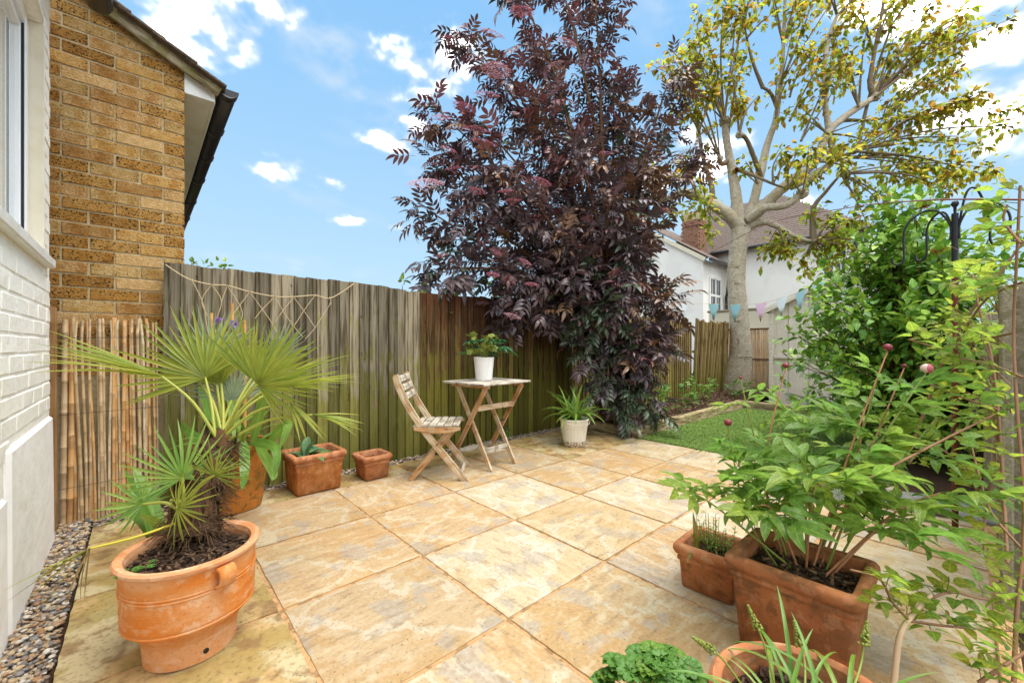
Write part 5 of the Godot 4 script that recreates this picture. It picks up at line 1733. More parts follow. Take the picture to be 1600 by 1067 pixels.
func make_side_fence():
	# concrete H posts with timber panels along the side boundary
	var k := 0
	for u in [2.50, 4.42]:
		var t := thing("concrete_post", ["pitted concrete fence post beside the patio under the climber", "pitted concrete fence post standing in the shrub bed"][k], "post", P(u, -0.15, 0), 0.0, "concrete posts of the side fence")
		var s := ST()
		box(s, Transform3D(Basis(), Vector3(0, 0.6, -0.04)), Vector3(0.10, 1.3, 0.035), 0.006)
		box(s, Transform3D(Basis(), Vector3(0, 0.6, 0.04)), Vector3(0.10, 1.3, 0.035), 0.006)
		box(s, Transform3D(Basis(), Vector3(0, 0.6, 0.0)), Vector3(0.045, 1.3, 0.046), 0.0)
		obj("shaft", done(s), M.concrete, t)
		k += 1
	k = 0
	for e in [[2.56, 4.36], [4.48, 7.2]]:
		var t := thing("fence_panel", ["old split timber fence panel beyond the concrete post", "old timber fence panel behind the green shrub"][k], "fence", Vector3.ZERO, 0.0, "timber panels of the side fence")
		var y := 0.06
		while y < 1.15:
			obj("slat", bar_mesh(P(e[0], -0.15 + rr(-0.004, 0.004), y), P(e[1], -0.15 + rr(-0.004, 0.004), y + rr(-0.01, 0.01)), 0.014, 0.098, Vector3.UP, 0.003), M.old_board, t)
			y += 0.10
		var uu: float = e[0] + 0.02
		while uu < e[1]:
			obj("batten", bar_mesh(P(uu, -0.128, 0.02), P(uu, -0.128, 1.15), 0.04, 0.02, Vector3(1, 0, 0), 0.003), M.old_board, t)
			uu += 0.6
		k += 1
	var st := obj("edge_strip", box_mesh(P(1.95, -0.098, -0.012), Vector3(4.3, 0.05, 0.05), 0.004), M.mortar)
	tag(st, "narrow sandy mortar strip between patio slabs and side fence", "edging", "", "structure")

# ---------------------------------------------------------------- folding chair and table
func make_chair():
	# local: x forward, y up, z across; forward points at (cos -40, sin -40) in u, v
	var ang := deg_to_rad(-40.0)
	var t := thing("folding_chair", "weathered folding wooden slat chair standing by the fence", "chair", P(1.765, 2.80, 0), ang)
	for sg in [-1, 1]:
		var z: float = 0.178 * sg
		# long curved side post
		var pts := [Vector3(0.215, 0.0, z), Vector3(0.06, 0.19, z), Vector3(-0.10, 0.39, z), Vector3(-0.215, 0.57, z), Vector3(-0.285, 0.72, z), Vector3(-0.305, 0.80, z)]
		var c := curve(pts, 14)
		var s := ST()
		s.set_smooth_group(-1)
		_ribbon(s, c, 0.048, 0.022)
		obj("side_post", done(s), M.teak, t)
		s = ST()
		bar(s, Vector3(-0.20, 0.004, z * 0.85), Vector3(0.135, 0.395, z * 0.85), 0.02, 0.044, Vector3(-0.7, 0.7, 0), 0.003)
		obj("leg", done(s), M.teak_orange if sg > 0 else M.teak, t)
		# seat rail, deeper in the middle
		s = ST()
		s.set_smooth_group(-1)
		var prev := []
		for k in 13:
			var x := -0.165 + 0.345 * k / 12.0
			var d := 0.018 + 0.026 * sin(PI * k / 12.0)
			var ring := [Vector3(x, 0.405, z * 1.10 - 0.010), Vector3(x, 0.405, z * 1.10 + 0.010), Vector3(x, 0.405 - d, z * 1.10 + 0.010), Vector3(x, 0.405 - d, z * 1.10 - 0.010)]
			if k:
				for q in 4:
					var q2 := (q + 1) % 4
					quad(s, prev[q], ring[q], ring[q2], prev[q2], Vector2(x - 0.03, q * 0.03), Vector2(x, q * 0.03), Vector2(x, q * 0.03 + 0.03), Vector2(x - 0.03, q * 0.03 + 0.03))
			prev = ring
		obj("seat_rail", done(s), M.teak_orange, t)
		for p in [Vector3(-0.005, 0.205, z), Vector3(-0.105, 0.375, z)]:
			s = ST()
			tube(s, [p - Vector3(0, 0, 0.016), p + Vector3(0, 0, 0.016)], 0.007, 8)
			obj("bolt", done(s), M.iron, t)
	for k in 6:
		var x := -0.150 + 0.0585 * k
		obj("seat_slat", box_mesh(Vector3(x, 0.414, 0), Vector3(0.050, 0.015, 0.40 - 0.008 * absf(k - 2.5)), 0.003), M.teak_grey, t)
	for k in 3:
		var f := [0.635, 0.70, 0.765][k] as float
		var x := lerpf(-0.245, -0.30, (f - 0.63) / 0.15)
		var s := ST()
		box(s, Transform3D(Basis(Vector3.BACK, 0.36), Vector3(x + 0.014, f, 0)), Vector3(0.016, 0.05, 0.335), 0.004)
		obj("back_slat", done(s), M.teak_grey, t)
	obj("stretcher", bar_mesh(Vector3(-0.17, 0.04, -0.15), Vector3(-0.17, 0.04, 0.15), 0.022, 0.022), M.teak_grey, t)
	obj("stretcher", bar_mesh(Vector3(0.185, 0.04, -0.17), Vector3(0.185, 0.04, 0.17), 0.022, 0.022), M.teak_grey, t)

func _ribbon(s: SurfaceTool, c: Array, w: float, th: float):
	var prev := []
	var along := 0.0
	for i in c.size():
		var d: Vector3 = (c[mini(i + 1, c.size() - 1)] - c[maxi(i - 1, 0)]).normalized()
		if i == 0: d = Vector3(-0.6, 0.8, 0)
		var nrm := Vector3(-d.y, d.x, 0)
		if i == 0: nrm = Vector3(-1.25, 0, 0)
		var ww := w * 0.5
		if i == c.size() - 1: ww *= 0.55
		var ring := [c[i] + nrm * ww + Vector3(0, 0, th / 2), c[i] - nrm * ww + Vector3(0, 0, th / 2), c[i] - nrm * ww - Vector3(0, 0, th / 2), c[i] + nrm * ww - Vector3(0, 0, th / 2)]
		if i:
			var l: float = along + c[i].distance_to(c[i - 1])
			for q in 4:
				var q2 := (q + 1) % 4
				quad(s, prev[q], ring[q], ring[q2], prev[q2], Vector2(along, q * 0.1), Vector2(l, q * 0.1), Vector2(l, q * 0.1 + 0.04), Vector2(along, q * 0.1 + 0.04))
			along = l
		if i == c.size() - 1: quad(s, ring[0], ring[3], ring[2], ring[1])
		prev = ring

func make_table():
	var t := thing("folding_table", "square slatted wooden folding table with crossed legs", "table", P(2.245, 2.80, 0), deg_to_rad(5.0))
	for k in 7:
		obj("top_slat", box_mesh(Vector3(0, 0.705, -0.225 + 0.075 * k), Vector3(0.53, 0.016, 0.068), 0.003), M.teak_grey, t)
	for x in [-0.255, 0.255]:
		obj("end_slat", box_mesh(Vector3(x * 1.055, 0.705, 0), Vector3(0.032, 0.018, 0.525), 0.004), M.teak_grey, t)
	for x in [-0.20, 0.20]: obj("batten", box_mesh(Vector3(x, 0.683, 0), Vector3(0.035, 0.026, 0.46), 0.003), M.teak_orange, t)
	# frame one: feet to the near side, tops at the far side; frame two the other way round
	for x in [-0.165, 0.125]:
		obj("leg", bar_mesh(Vector3(x, 0.003, 0.215), Vector3(x, 0.68, -0.20), 0.02, 0.042, Vector3(0, 0.3, 0.95), 0.003), M.teak, t)
	for x in [-0.205, 0.235]:
		obj("leg", bar_mesh(Vector3(x, 0.003, -0.24), Vector3(x, 0.68, 0.20), 0.02, 0.042, Vector3(0, 0.3, -0.95), 0.003), M.teak_orange, t)
	obj("stretcher", bar_mesh(Vector3(-0.16, 0.145, 0.128), Vector3(0.12, 0.145, 0.128), 0.018, 0.045), M.teak_grey, t)
	obj("stretcher", bar_mesh(Vector3(-0.20, 0.10, -0.175), Vector3(0.235, 0.10, -0.175), 0.018, 0.04), M.teak_grey, t)
	obj("stretcher", bar_mesh(Vector3(-0.20, 0.50, 0.10), Vector3(0.235, 0.50, 0.10), 0.018, 0.045), M.teak, t)
	for x in [-0.185, 0.18]:
		var s := ST()
		tube(s, [Vector3(x - 0.035, 0.345, 0.0), Vector3(x + 0.04, 0.345, 0.0)], 0.006, 8)
		obj("bolt", done(s), M.iron, t)

# ---------------------------------------------------------------- pots
func rect_pot(called, label, c: Vector3, turn, bw, bd, tw, td, h, mbody, mrim, group) -> Node3D:
	# body flaring from bw x bd at the foot to tw x td under a rolled rim
	var t := thing(called, label, "plant pot", c, turn, group)
	var ring := func(w, d, y, r):
		var o := []
		for q in 4:
			var sx: float = [1, -1, -1, 1][q]
			var sz: float = [1, 1, -1, -1][q]
			for k in 4:
				var a: float = PI / 2 * q + PI / 2 * k / 3.0
				o.append(Vector3(sx * (w / 2 - r) + cos(a) * r, y, sz * (d / 2 - r) + sin(a) * r))
		return o
	var loft := func(s, rings):
		s.set_smooth_group(0)
		for i in rings.size() - 1:
			for k in 16:
				var k2 := (k + 1) % 16
				quad(s, rings[i][k], rings[i][k2], rings[i + 1][k2], rings[i + 1][k])
	var s := ST()
	loft.call(s, [ring.call(bw - 0.02, bd - 0.02, 0.0, 0.012), ring.call(bw, bd, 0.006, 0.014), ring.call(tw - 0.02, td - 0.02, h - 0.075, 0.014), ring.call(tw - 0.018, td - 0.018, h - 0.07, 0.014)])
	obj("body", done(s), mbody, t)
	s = ST()
	loft.call(s, [ring.call(tw - 0.018, td - 0.018, h - 0.072, 0.014), ring.call(tw - 0.004, td - 0.004, h - 0.066, 0.016), ring.call(tw - 0.004, td - 0.004, h - 0.056, 0.016), ring.call(tw - 0.012, td - 0.012, h - 0.050, 0.016), ring.call(tw - 0.008, td - 0.008, h - 0.046, 0.016), ring.call(tw + 0.012, td + 0.012, h - 0.040, 0.02), ring.call(tw + 0.026, td + 0.026, h - 0.026, 0.024), ring.call(tw + 0.024, td + 0.024, h - 0.010, 0.024), ring.call(tw + 0.008, td + 0.008, h, 0.02), ring.call(tw - 0.035, td - 0.035, h - 0.001, 0.014), ring.call(tw - 0.044, td - 0.044, h - 0.008, 0.012), ring.call(tw - 0.05, td - 0.05, h - 0.07, 0.012)])
	obj("rim", done(s), mrim, t)
	s = ST()
	s.set_smooth_group(-1)
	var x: float = tw / 2 - 0.022
	var z: float = td / 2 - 0.022
	var n := FastNoiseLite.new()
	n.frequency = 14.0
	for i in 8:
		for j in 8:
			var q := []
			for e in [[0, 0], [1, 0], [1, 1], [0, 1]]:
				var px := lerpf(-x, x, (i + e[0]) / 8.0)
				var pz := lerpf(-z, z, (j + e[1]) / 8.0)
				q.append(Vector3(px, h - 0.06 + 0.02 * n.get_noise_2d(px, pz), pz))
			quad(s, q[0], q[1], q[2], q[3])
	obj("soil", done(s), M.soil, t)
	return t

var pots := {}

func crumbs(t: Node3D, r: float, y: float, n: int, rect := Vector2.ZERO):
	var chip := box_mesh(Vector3.ZERO, Vector3(0.03, 0.005, 0.009), 0.0, 0.002)
	var list := []
	var cc := []
	for i in n:
		var p := Vector3(rr(-rect.x, rect.x), y, rr(-rect.y, rect.y))
		if rect == Vector2.ZERO:
			var a := rr(0, TAU)
			var q := r * sqrt(rng.randf())
			p = Vector3(cos(a) * q, y, sin(a) * q)
		p.y += rr(-0.006, 0.012)
		list.append(Transform3D((Basis(Vector3.UP, rr(0, TAU)) * Basis(rdir(), rr(0, 0.7))).scaled_local(Vector3.ONE * rr(0.3, 1.0)), p))
		cc.append(Color(0.04, 0.025, 0.018).lerp(Color(0.2, 0.12, 0.07), pow(rng.randf(), 2.0)))
	multi("mulch", chip, M.chips, t, list, cc)

func round_soil(t, r, y):
	var s := ST()
	var n := FastNoiseLite.new()
	n.frequency = 12.0
	for i in 6:
		for k in 24:
			var q := []
			for e in [[i, k], [i, k + 1], [i + 1, k + 1], [i + 1, k]]:
				var a: float = TAU * e[1] / 24.0
				var x: float = cos(a) * r * e[0] / 6.0
				var z: float = sin(a) * r * e[0] / 6.0
				q.append(Vector3(x, y + 0.02 * n.get_noise_2d(x, z), z))
			quad(s, q[3], q[2], q[1], q[0])
	obj("soil", done(s), M.soil, t)

func make_pots():
	# big round pot holding the palm
	var t := thing("terracotta_pot", "large round pale terracotta pot with ridged bands and lug handle holding the palm", "plant pot", P(0.13, 1.765, 0))
	var body := [Vector2(0.118, 0.0), Vector2(0.126, 0.004), Vector2(0.128, 0.04), Vector2(0.131, 0.075), Vector2(0.142, 0.098), Vector2(0.162, 0.120), Vector2(0.176, 0.138), Vector2(0.181, 0.152), Vector2(0.1825, 0.20), Vector2(0.183, 0.26), Vector2(0.185, 0.318)]
	obj("body", lathe_mesh(body, 64, 0.006), M.terra_pale, t)
	obj("rim", lathe_mesh([Vector2(0.183, 0.312), Vector2(0.190, 0.318), Vector2(0.197, 0.326), Vector2(0.1985, 0.335), Vector2(0.194, 0.342), Vector2(0.184, 0.343), Vector2(0.172, 0.336), Vector2(0.168, 0.32), Vector2(0.166, 0.24)], 64, 0.006), M.terra_bloom, t)
	for y in [[0.141, 0.1775, 0.005], [0.256, 0.1845, 0.003], [0.245, 0.1842, 0.003], [0.127, 0.1665, 0.0025]]:
		var pr := []
		for k in 7: pr.append(Vector2(y[1] + cos(-PI / 2 + PI * k / 6.0) * y[2] - 0.0015, y[0] + sin(-PI / 2 + PI * k / 6.0) * y[2]))
		obj("band", lathe_mesh(pr, 90, 0.006), M.terra_pale, t)
	var ha := 1.2   # handle faces the camera side
	var hd := Vector3(cos(ha), 0, sin(ha))
	var hs := Vector3(-sin(ha), 0, cos(ha))
	var s := ST()
	var hp := curve([hd * 0.182 + Vector3(0, 0.306, 0), hd * 0.206 + Vector3(0, 0.312, 0), hd * 0.218 + Vector3(0, 0.290, 0), hd * 0.207 + Vector3(0, 0.262, 0), hd * 0.182 + Vector3(0, 0.252, 0)], 12)
	var prev := []
	for i in hp.size():
		var d: Vector3 = (hp[mini(i + 1, 12)] - hp[maxi(i - 1, 0)]).normalized()
		var o := d.cross(hs).normalized()
		var ring := [hp[i] + hs * 0.026 + o * 0.004, hp[i] + hs * 0.022 + o * 0.008, hp[i] - hs * 0.022 + o * 0.008, hp[i] - hs * 0.026 + o * 0.004, hp[i] - hs * 0.022 - o * 0.006, hp[i] + hs * 0.022 - o * 0.006]
		if i:
			for q in 6:
				var q2 := (q + 1) % 6
				quad(s, prev[q], prev[q2], ring[q2], ring[q])
		prev = ring
	obj("handle", done(s), M.terra_pale, t)
	# drain hole in the foot, towards the camera
	s = ST()
	var dd := Vector3(cos(1.35), 0, sin(1.35))
	tube(s, [dd * 0.11 + Vector3(0, 0.035, 0), dd * 0.1300 + Vector3(0, 0.035, 0)], 0.008, 12)
	obj("drain_hole", done(s), M.rubber, t)
	round_soil(t, 0.169, 0.302)
	crumbs(t, 0.158, 0.31, 520)
	pots.palm = t
	# tall mossy pot by the fence
	t = thing("terracotta_pot", "tall mossy orange terracotta pot behind the palm with strap leaves", "plant pot", P(0.44, 3.09, 0))
	obj("body", lathe_mesh([Vector2(0.135, 0.0), Vector2(0.148, 0.008), Vector2(0.155, 0.05), Vector2(0.17, 0.18), Vector2(0.186, 0.33), Vector2(0.19, 0.37)], 48, 0.004), M.terra_moss, t)
	obj("rim", lathe_mesh([Vector2(0.189, 0.365), Vector2(0.205, 0.372), Vector2(0.211, 0.388), Vector2(0.208, 0.405), Vector2(0.197, 0.412), Vector2(0.183, 0.406), Vector2(0.178, 0.35)], 48, 0.004), M.terra_moss, t)
	round_soil(t, 0.18, 0.375)
	pots.tall = t
	# rectangular pots
	pots.trough = rect_pot("terracotta_trough", "rectangular orange terracotta pot with tulip leaves against the grey fence", P(0.925, 3.14, 0), 0.03, 0.29, 0.25, 0.335, 0.30, 0.27, M.terra, M.terra_rim, "rectangular terracotta pots by the fence")
	crumbs(pots.trough, 0, 0.215, 150, Vector2(0.13, 0.11))
	pots.small = rect_pot("terracotta_trough", "small empty rectangular terracotta pot between the tulip pot and the chair", P(1.345, 3.11, 0), 0.02, 0.185, 0.19, 0.215, 0.215, 0.18, M.terra_brown, M.terra_rim, "rectangular terracotta pots by the fence")
	crumbs(pots.small, 0, 0.128, 120, Vector2(0.08, 0.08))
	pots.peony = rect_pot("terracotta_trough", "large brown terracotta trough full of tall leafy peony stems", P(1.62, 0.365, 0), 0.0, 0.25, 0.29, 0.30, 0.345, 0.315, M.terra_brown, M.terra_brown, "terracotta troughs with peonies")
	crumbs(pots.peony, 0, 0.262, 300, Vector2(0.12, 0.14))
	pots.herb = rect_pot("terracotta_trough", "small brown terracotta trough touching the larger peony trough", P(1.80, 0.71, 0), 0.05, 0.20, 0.20, 0.235, 0.235, 0.185, M.terra_brown, M.terra_rim, "terracotta troughs with peonies")
	crumbs(pots.herb, 0, 0.132, 150, Vector2(0.09, 0.09))
	# foreground bowl
	t = thing("terracotta_pot", "round orange terracotta pot of spent bulbs with green seed heads", "plant pot", P(1.10, 0.225, 0))
	obj("body", lathe_mesh([Vector2(0.12, 0.0), Vector2(0.13, 0.004), Vector2(0.16, 0.08), Vector2(0.185, 0.17), Vector2(0.19, 0.185)], 56, 0.003), M.terra_rim, t)
	obj("rim", lathe_mesh([Vector2(0.188, 0.183), Vector2(0.203, 0.188), Vector2(0.209, 0.20), Vector2(0.207, 0.214), Vector2(0.198, 0.222), Vector2(0.186, 0.222), Vector2(0.179, 0.214), Vector2(0.174, 0.15)], 56, 0.003), M.terra_rim, t)
	round_soil(t, 0.178, 0.16)
	crumbs(t, 0.16, 0.165, 250)
	pots.bulbs = t
	# pot under the parsley-like leaves
	t = thing("terracotta_pot", "small terracotta pot under the crinkled green geranium leaves", "plant pot", P(0.93, 0.49, 0))
	obj("body", lathe_mesh([Vector2(0.06, 0.0), Vector2(0.065, 0.004), Vector2(0.085, 0.10), Vector2(0.088, 0.115)], 40), M.terra_rim, t)
	obj("rim", lathe_mesh([Vector2(0.087, 0.113), Vector2(0.096, 0.118), Vector2(0.096, 0.138), Vector2(0.088, 0.141), Vector2(0.082, 0.136), Vector2(0.08, 0.10)], 40), M.terra_rim, t)
	round_soil(t, 0.082, 0.12)
	pots.geranium = t
	# white ribbed pot on the table
	t = thing("ribbed_pot", "white ribbed pot of hellebore standing on the folding table", "plant pot", P(2.235, 2.83, 0.714))
	var rb := [Vector2(0.06, 0.0), Vector2(0.0695, 0.002)]
	for k in 30:
		var y := 0.006 + 0.0062 * k
		var r := lerpf(0.070, 0.088, y / 0.195)
		rb.append(Vector2(r, y)); rb.append(Vector2(r + 0.0016, y + 0.002)); rb.append(Vector2(r + 0.0016, y + 0.0042))
	rb.append_array([Vector2(0.0895, 0.195), Vector2(0.091, 0.199), Vector2(0.088, 0.203), Vector2(0.084, 0.199), Vector2(0.08, 0.15)])
	obj("body", lathe_mesh(rb, 48), M.white_ceramic, t)
	round_soil(t, 0.083, 0.18)
	pots.hellebore = t
	# white bucket
	t = thing("ribbed_bucket", "white fluted metal bucket with rust round its foot holding grassy leaves", "bucket", P(3.29, 2.68, 0))
	s = ST()
	for i in 1:
		var rows := [[0.112, 0.055], [0.132, 0.20], [0.141, 0.262]]
		for j in 2:
			for k in 96:
				var q := []
				for e in [[j, k], [j, k + 1], [j + 1, k + 1], [j + 1, k]]:
					var a: float = TAU * e[1] / 96.0
					var r: float = rows[e[0]][0] + (0.0026 if e[1] % 4 < 2 else 0.0)
					q.append(Vector3(cos(a) * r, rows[e[0]][1], sin(a) * r))
				quad(s, q[0], q[1], q[2], q[3])
	obj("body", done(s), M.enamel, t)
	obj("foot", lathe_mesh([Vector2(0.10, 0.0), Vector2(0.1085, 0.001), Vector2(0.1115, 0.02), Vector2(0.1155, 0.056)], 48), M.enamel_rust, t)
	obj("rim", lathe_mesh([Vector2(0.143, 0.258), Vector2(0.148, 0.264), Vector2(0.150, 0.272), Vector2(0.147, 0.279), Vector2(0.142, 0.279), Vector2(0.139, 0.27), Vector2(0.136, 0.2)], 48), M.enamel, t)
	for sg in [-1, 1]:
		obj("handle_lug", box_mesh(Vector3(0.150 * sg, 0.245, 0), Vector3(0.008, 0.04, 0.02), 0.003), M.enamel, t)
	obj("handle", tube_mesh(curve([Vector3(0.152, 0.25, 0), Vector3(0.14, 0.24, 0.09), Vector3(0.0, 0.225, 0.152), Vector3(-0.14, 0.24, 0.09), Vector3(-0.152, 0.25, 0)], 20), 0.003, 6), M.enamel, t)
	round_soil(t, 0.137, 0.245)
	pots.bucket = t

# ---------------------------------------------------------------- leaves in number
func lin(m: StandardMaterial3D) -> Color:
	return m.albedo_color.srgb_to_linear()

# items: [transform, material index]; the ones nearest the camera become parts, the rest one mass
func place_leaves(t: Node3D, items: Array, meshes: Array, mats: Array, cap := 300, rough := 0.4, back := 0.5, called := "leaf"):
	var eye := Vector3(0, 1.0, 0)
	items.sort_custom(func(a, b): return a[0].origin.distance_squared_to(eye) < b[0].origin.distance_squared_to(eye))
	for i in mini(cap, items.size()):
		obj(called, meshes[i % meshes.size()], mats[items[i][1]], t, items[i][0])
	if items.size() > cap:
		var m := leafmat(1, 1, 1, rough, back)
		m.vertex_color_use_as_albedo = true
		var list := []
		var cc := []
		for i in range(cap, items.size()):
			list.append(items[i][0])
			cc.append(lin(mats[items[i][1]]) * rr(0.8, 1.2))
		multi("foliage", meshes[0], m, t, list, cc)

func pinnate(pairs: int, L: float, lw: float, ll: float, bend: float) -> ArrayMesh:
	var s := ST()
	var pts := []
	for k in 5:
		var f := k / 4.0
		pts.append(Vector3(L * f, -L * 0.18 * f * f, 0))
	tube(s, pts, [0.0022, 0.0012], 3, false)
	for i in pairs:
		var f := 0.35 + 0.55 * i / maxf(1.0, pairs - 1)
		for sg in [-1, 1]:
			var at := Vector3(L * f, -L * 0.18 * f * f, 0)
			var d := Vector3(0.55, rr(-0.25, 0.1), 0.85 * sg)
			leaf(s, frame(at, d, rr(-0.5, 0.5)), ll * rr(0.85, 1.1), lw, 0.1, bend * rr(0.6, 1.4), 0.3, 5, 0)
	leaf(s, frame(Vector3(L, -L * 0.18, 0), Vector3(1, -0.35, rr(-0.2, 0.2)), rr(-0.4, 0.4)), ll * 1.15, lw * 1.1, 0.1, bend, 0.3, 5, 0)
	return done(s)

# ---------------------------------------------------------------- fan palm
func make_palm():
	var t := thing("fan_palm", "green fan palm with shaggy brown trunk growing in the big round pot", "palm")
	var tr := ST()
	var path := curve(PALM_TRUNK, 24)
	tube(tr, path, [0.085, 0.07, 0.062, 0.058, 0.05], 18, true, 0.16)
	var trunk := obj("trunk", done(tr), M.fibre, t)
	# fibre strands and old leaf bases
	var st := ST()
	for i in 800:
		var f := rng.randf()
		var p: Vector3 = path[int(f * 24)]
		var a := rr(0, TAU)
		var o := Vector3(cos(a), 0, sin(a))
		var q := p + o * lerpf(0.07, 0.048, f)
		var d := (o * rr(0.2, 0.9) + Vector3(rr(-0.6, 0.6), rr(-0.5, 0.7), rr(-0.6, 0.6))).normalized()
		var l := rr(0.03, 0.085)
		tube(st, [q, q + d * l * 0.5, q + d * l + Vector3(0, -l * 0.35, 0)], [0.0022, 0.0008], 3, false)
	obj("fibres", done(st), M.fibre_strand, trunk).set_meta("kind", "stuff")
	var stub := ST()
	leaf(stub, Transform3D(), 0.10, 0.055, 0.5, -0.5, 0.5, 5, 4)
	var stub_m := done(stub)
	for i in 60:
		var f := rr(0.02, 0.98)
		var p: Vector3 = path[int(f * 24)]
		var a := rr(0, TAU)
		var o := Vector3(cos(a), 0, sin(a))
		obj("leaf_base", stub_m, M.fibre if i % 3 else M.bark_brown, trunk, frame(p + o * 0.06, o + Vector3(0, 0.9, 0), rr(-0.4, 0.4), rr(0.7, 1.2)))
	var crown: Vector3 = PALM_TRUNK[3]
	var blades := []
	for k in 4: blades.append(leaf_mesh(1.0, 0.062, rr(-0.02, 0.06), [0.05, 0.2, 0.35, 0.1][k], 0.55, 7, 4))
	var thin := []
	for k in 3: thin.append(leaf_mesh(1.0, 0.08, 0.08, [0.5, 0.9, 0.3][k], 0.4, 7, 4))
	var eye := Vector3(0, 1.014, 0)
	for k in FANS.size():
		var F: Array = FANS[k]
		var hub: Vector3 = F[0]
		var ax: Vector3 = F[1] - hub
		var L := ax.length()
		ax = ax.normalized()
		var toeye := (eye - hub).normalized()
		var nrm: Vector3 = toeye if F[5] == 1 else (Vector3.UP * 0.92 + toeye * 0.38)
		nrm = (nrm + Vector3(rr(-0.25, 0.25), 0.25, rr(-0.25, 0.25))).normalized()
		nrm = (nrm - ax * nrm.dot(ax)).normalized()
		# stalk
		var low := (k >= 10 and k < 13) or k == 16
		var from := crown + Vector3(rr(-0.02, 0.02), 0.0, rr(-0.02, 0.02))
		if low: from = PALM_TRUNK[0].lerp(PALM_TRUNK[1], rng.randf()) + Vector3(-0.03, 0.04, 0.02)
		var midp := from.lerp(hub, 0.5) + Vector3(0, 0.03, 0) + ax * -0.01
		var fr := obj("frond", tube_mesh(curve([from, midp, hub], 8), [0.0075, 0.0045], 6), M.petiole, t)
		var mats: Array = M[F[4]]
		var n: int = F[3]
		for i in n:
			var a: float = lerpf(-F[2], F[2], (i + 0.5) / n) + rr(-0.02, 0.02)
			var d := ax.rotated(nrm, a)
			var tilt := rr(-0.05, 0.09)
			d = (d + nrm * tilt).normalized()
			var y := (nrm - d * nrm.dot(d)).normalized()
			var z := d.cross(y)
			var len: float = L * (1.0 - 0.22 * pow(absf(a) / maxf(F[2], 0.8), 2.0)) * rr(0.78, 1.08)
			var b := Basis(d * len, y * len * F[6], z * len * F[6])
			var ms: ArrayMesh = thin[i % 3] if F[4] == "strap" else blades[i % 4]
			obj("blade", ms, mats[rng.randi() % mats.size()], fr, Transform3D(b, hub))
	# bronze new spear
	obj("spear", leaf_mesh(0.075, 0.03, 1.3, 0.1, 0.9, 6, 4), mat(C(150, 62, 34), 0.6), t, Transform3D(Basis(Vector3.UP, 0.5), crown + Vector3(-0.01, -0.01, 0.03)))
	# old yellow frond lying over the rim
	var lf := obj("frond", tube_mesh(curve(LOW_FROND, 12), [0.005, 0.0035], 6), mat(C(196, 182, 50), 0.5), t)
	for k in LOW_BLADES.size():
		var hub: Vector3 = LOW_FROND[2]
		var d: Vector3 = LOW_BLADES[k] - hub
		obj("blade", blades[k % 4], M.palm_yellow[0] if k % 2 else M.palm[2], lf, frame(hub, d, rr(-0.7, 0.7), d.length()))
	for k in DRY_BLADES.size():
		var hub: Vector3 = LOW_FROND[2]
		var d: Vector3 = DRY_BLADES[k] - hub
		obj("blade", blades[k % 4], M.palm_yellow[1], lf, frame(hub, d, rr(-0.9, 0.9), d.length()))

# ---------------------------------------------------------------- plants in pots
func strap_clump(t: Node3D, c: Vector3, n: int, Lr: Vector2, w: float, a0r: Vector2, bendr: Vector2, mats: Array, r := 0.03, kind := 2):
	var ms := []
	for k in 6: ms.append(leaf_mesh(1.0, w, lerpf(a0r.x, a0r.y, k / 5.0), lerpf(bendr.y, bendr.x, k / 5.0), 0.5, 10, kind))
	for i in n:
		var a := TAU * i / n + rr(-0.4, 0.4)
		var l := rr(Lr.x, Lr.y)
		obj("leaf", ms[rng.randi() % 6], mats[rng.randi() % mats.size()], t, Transform3D(Basis(Vector3.UP, a).scaled_local(Vector3.ONE * l), c + Vector3(rr(-r, r), 0, rr(-r, r))))

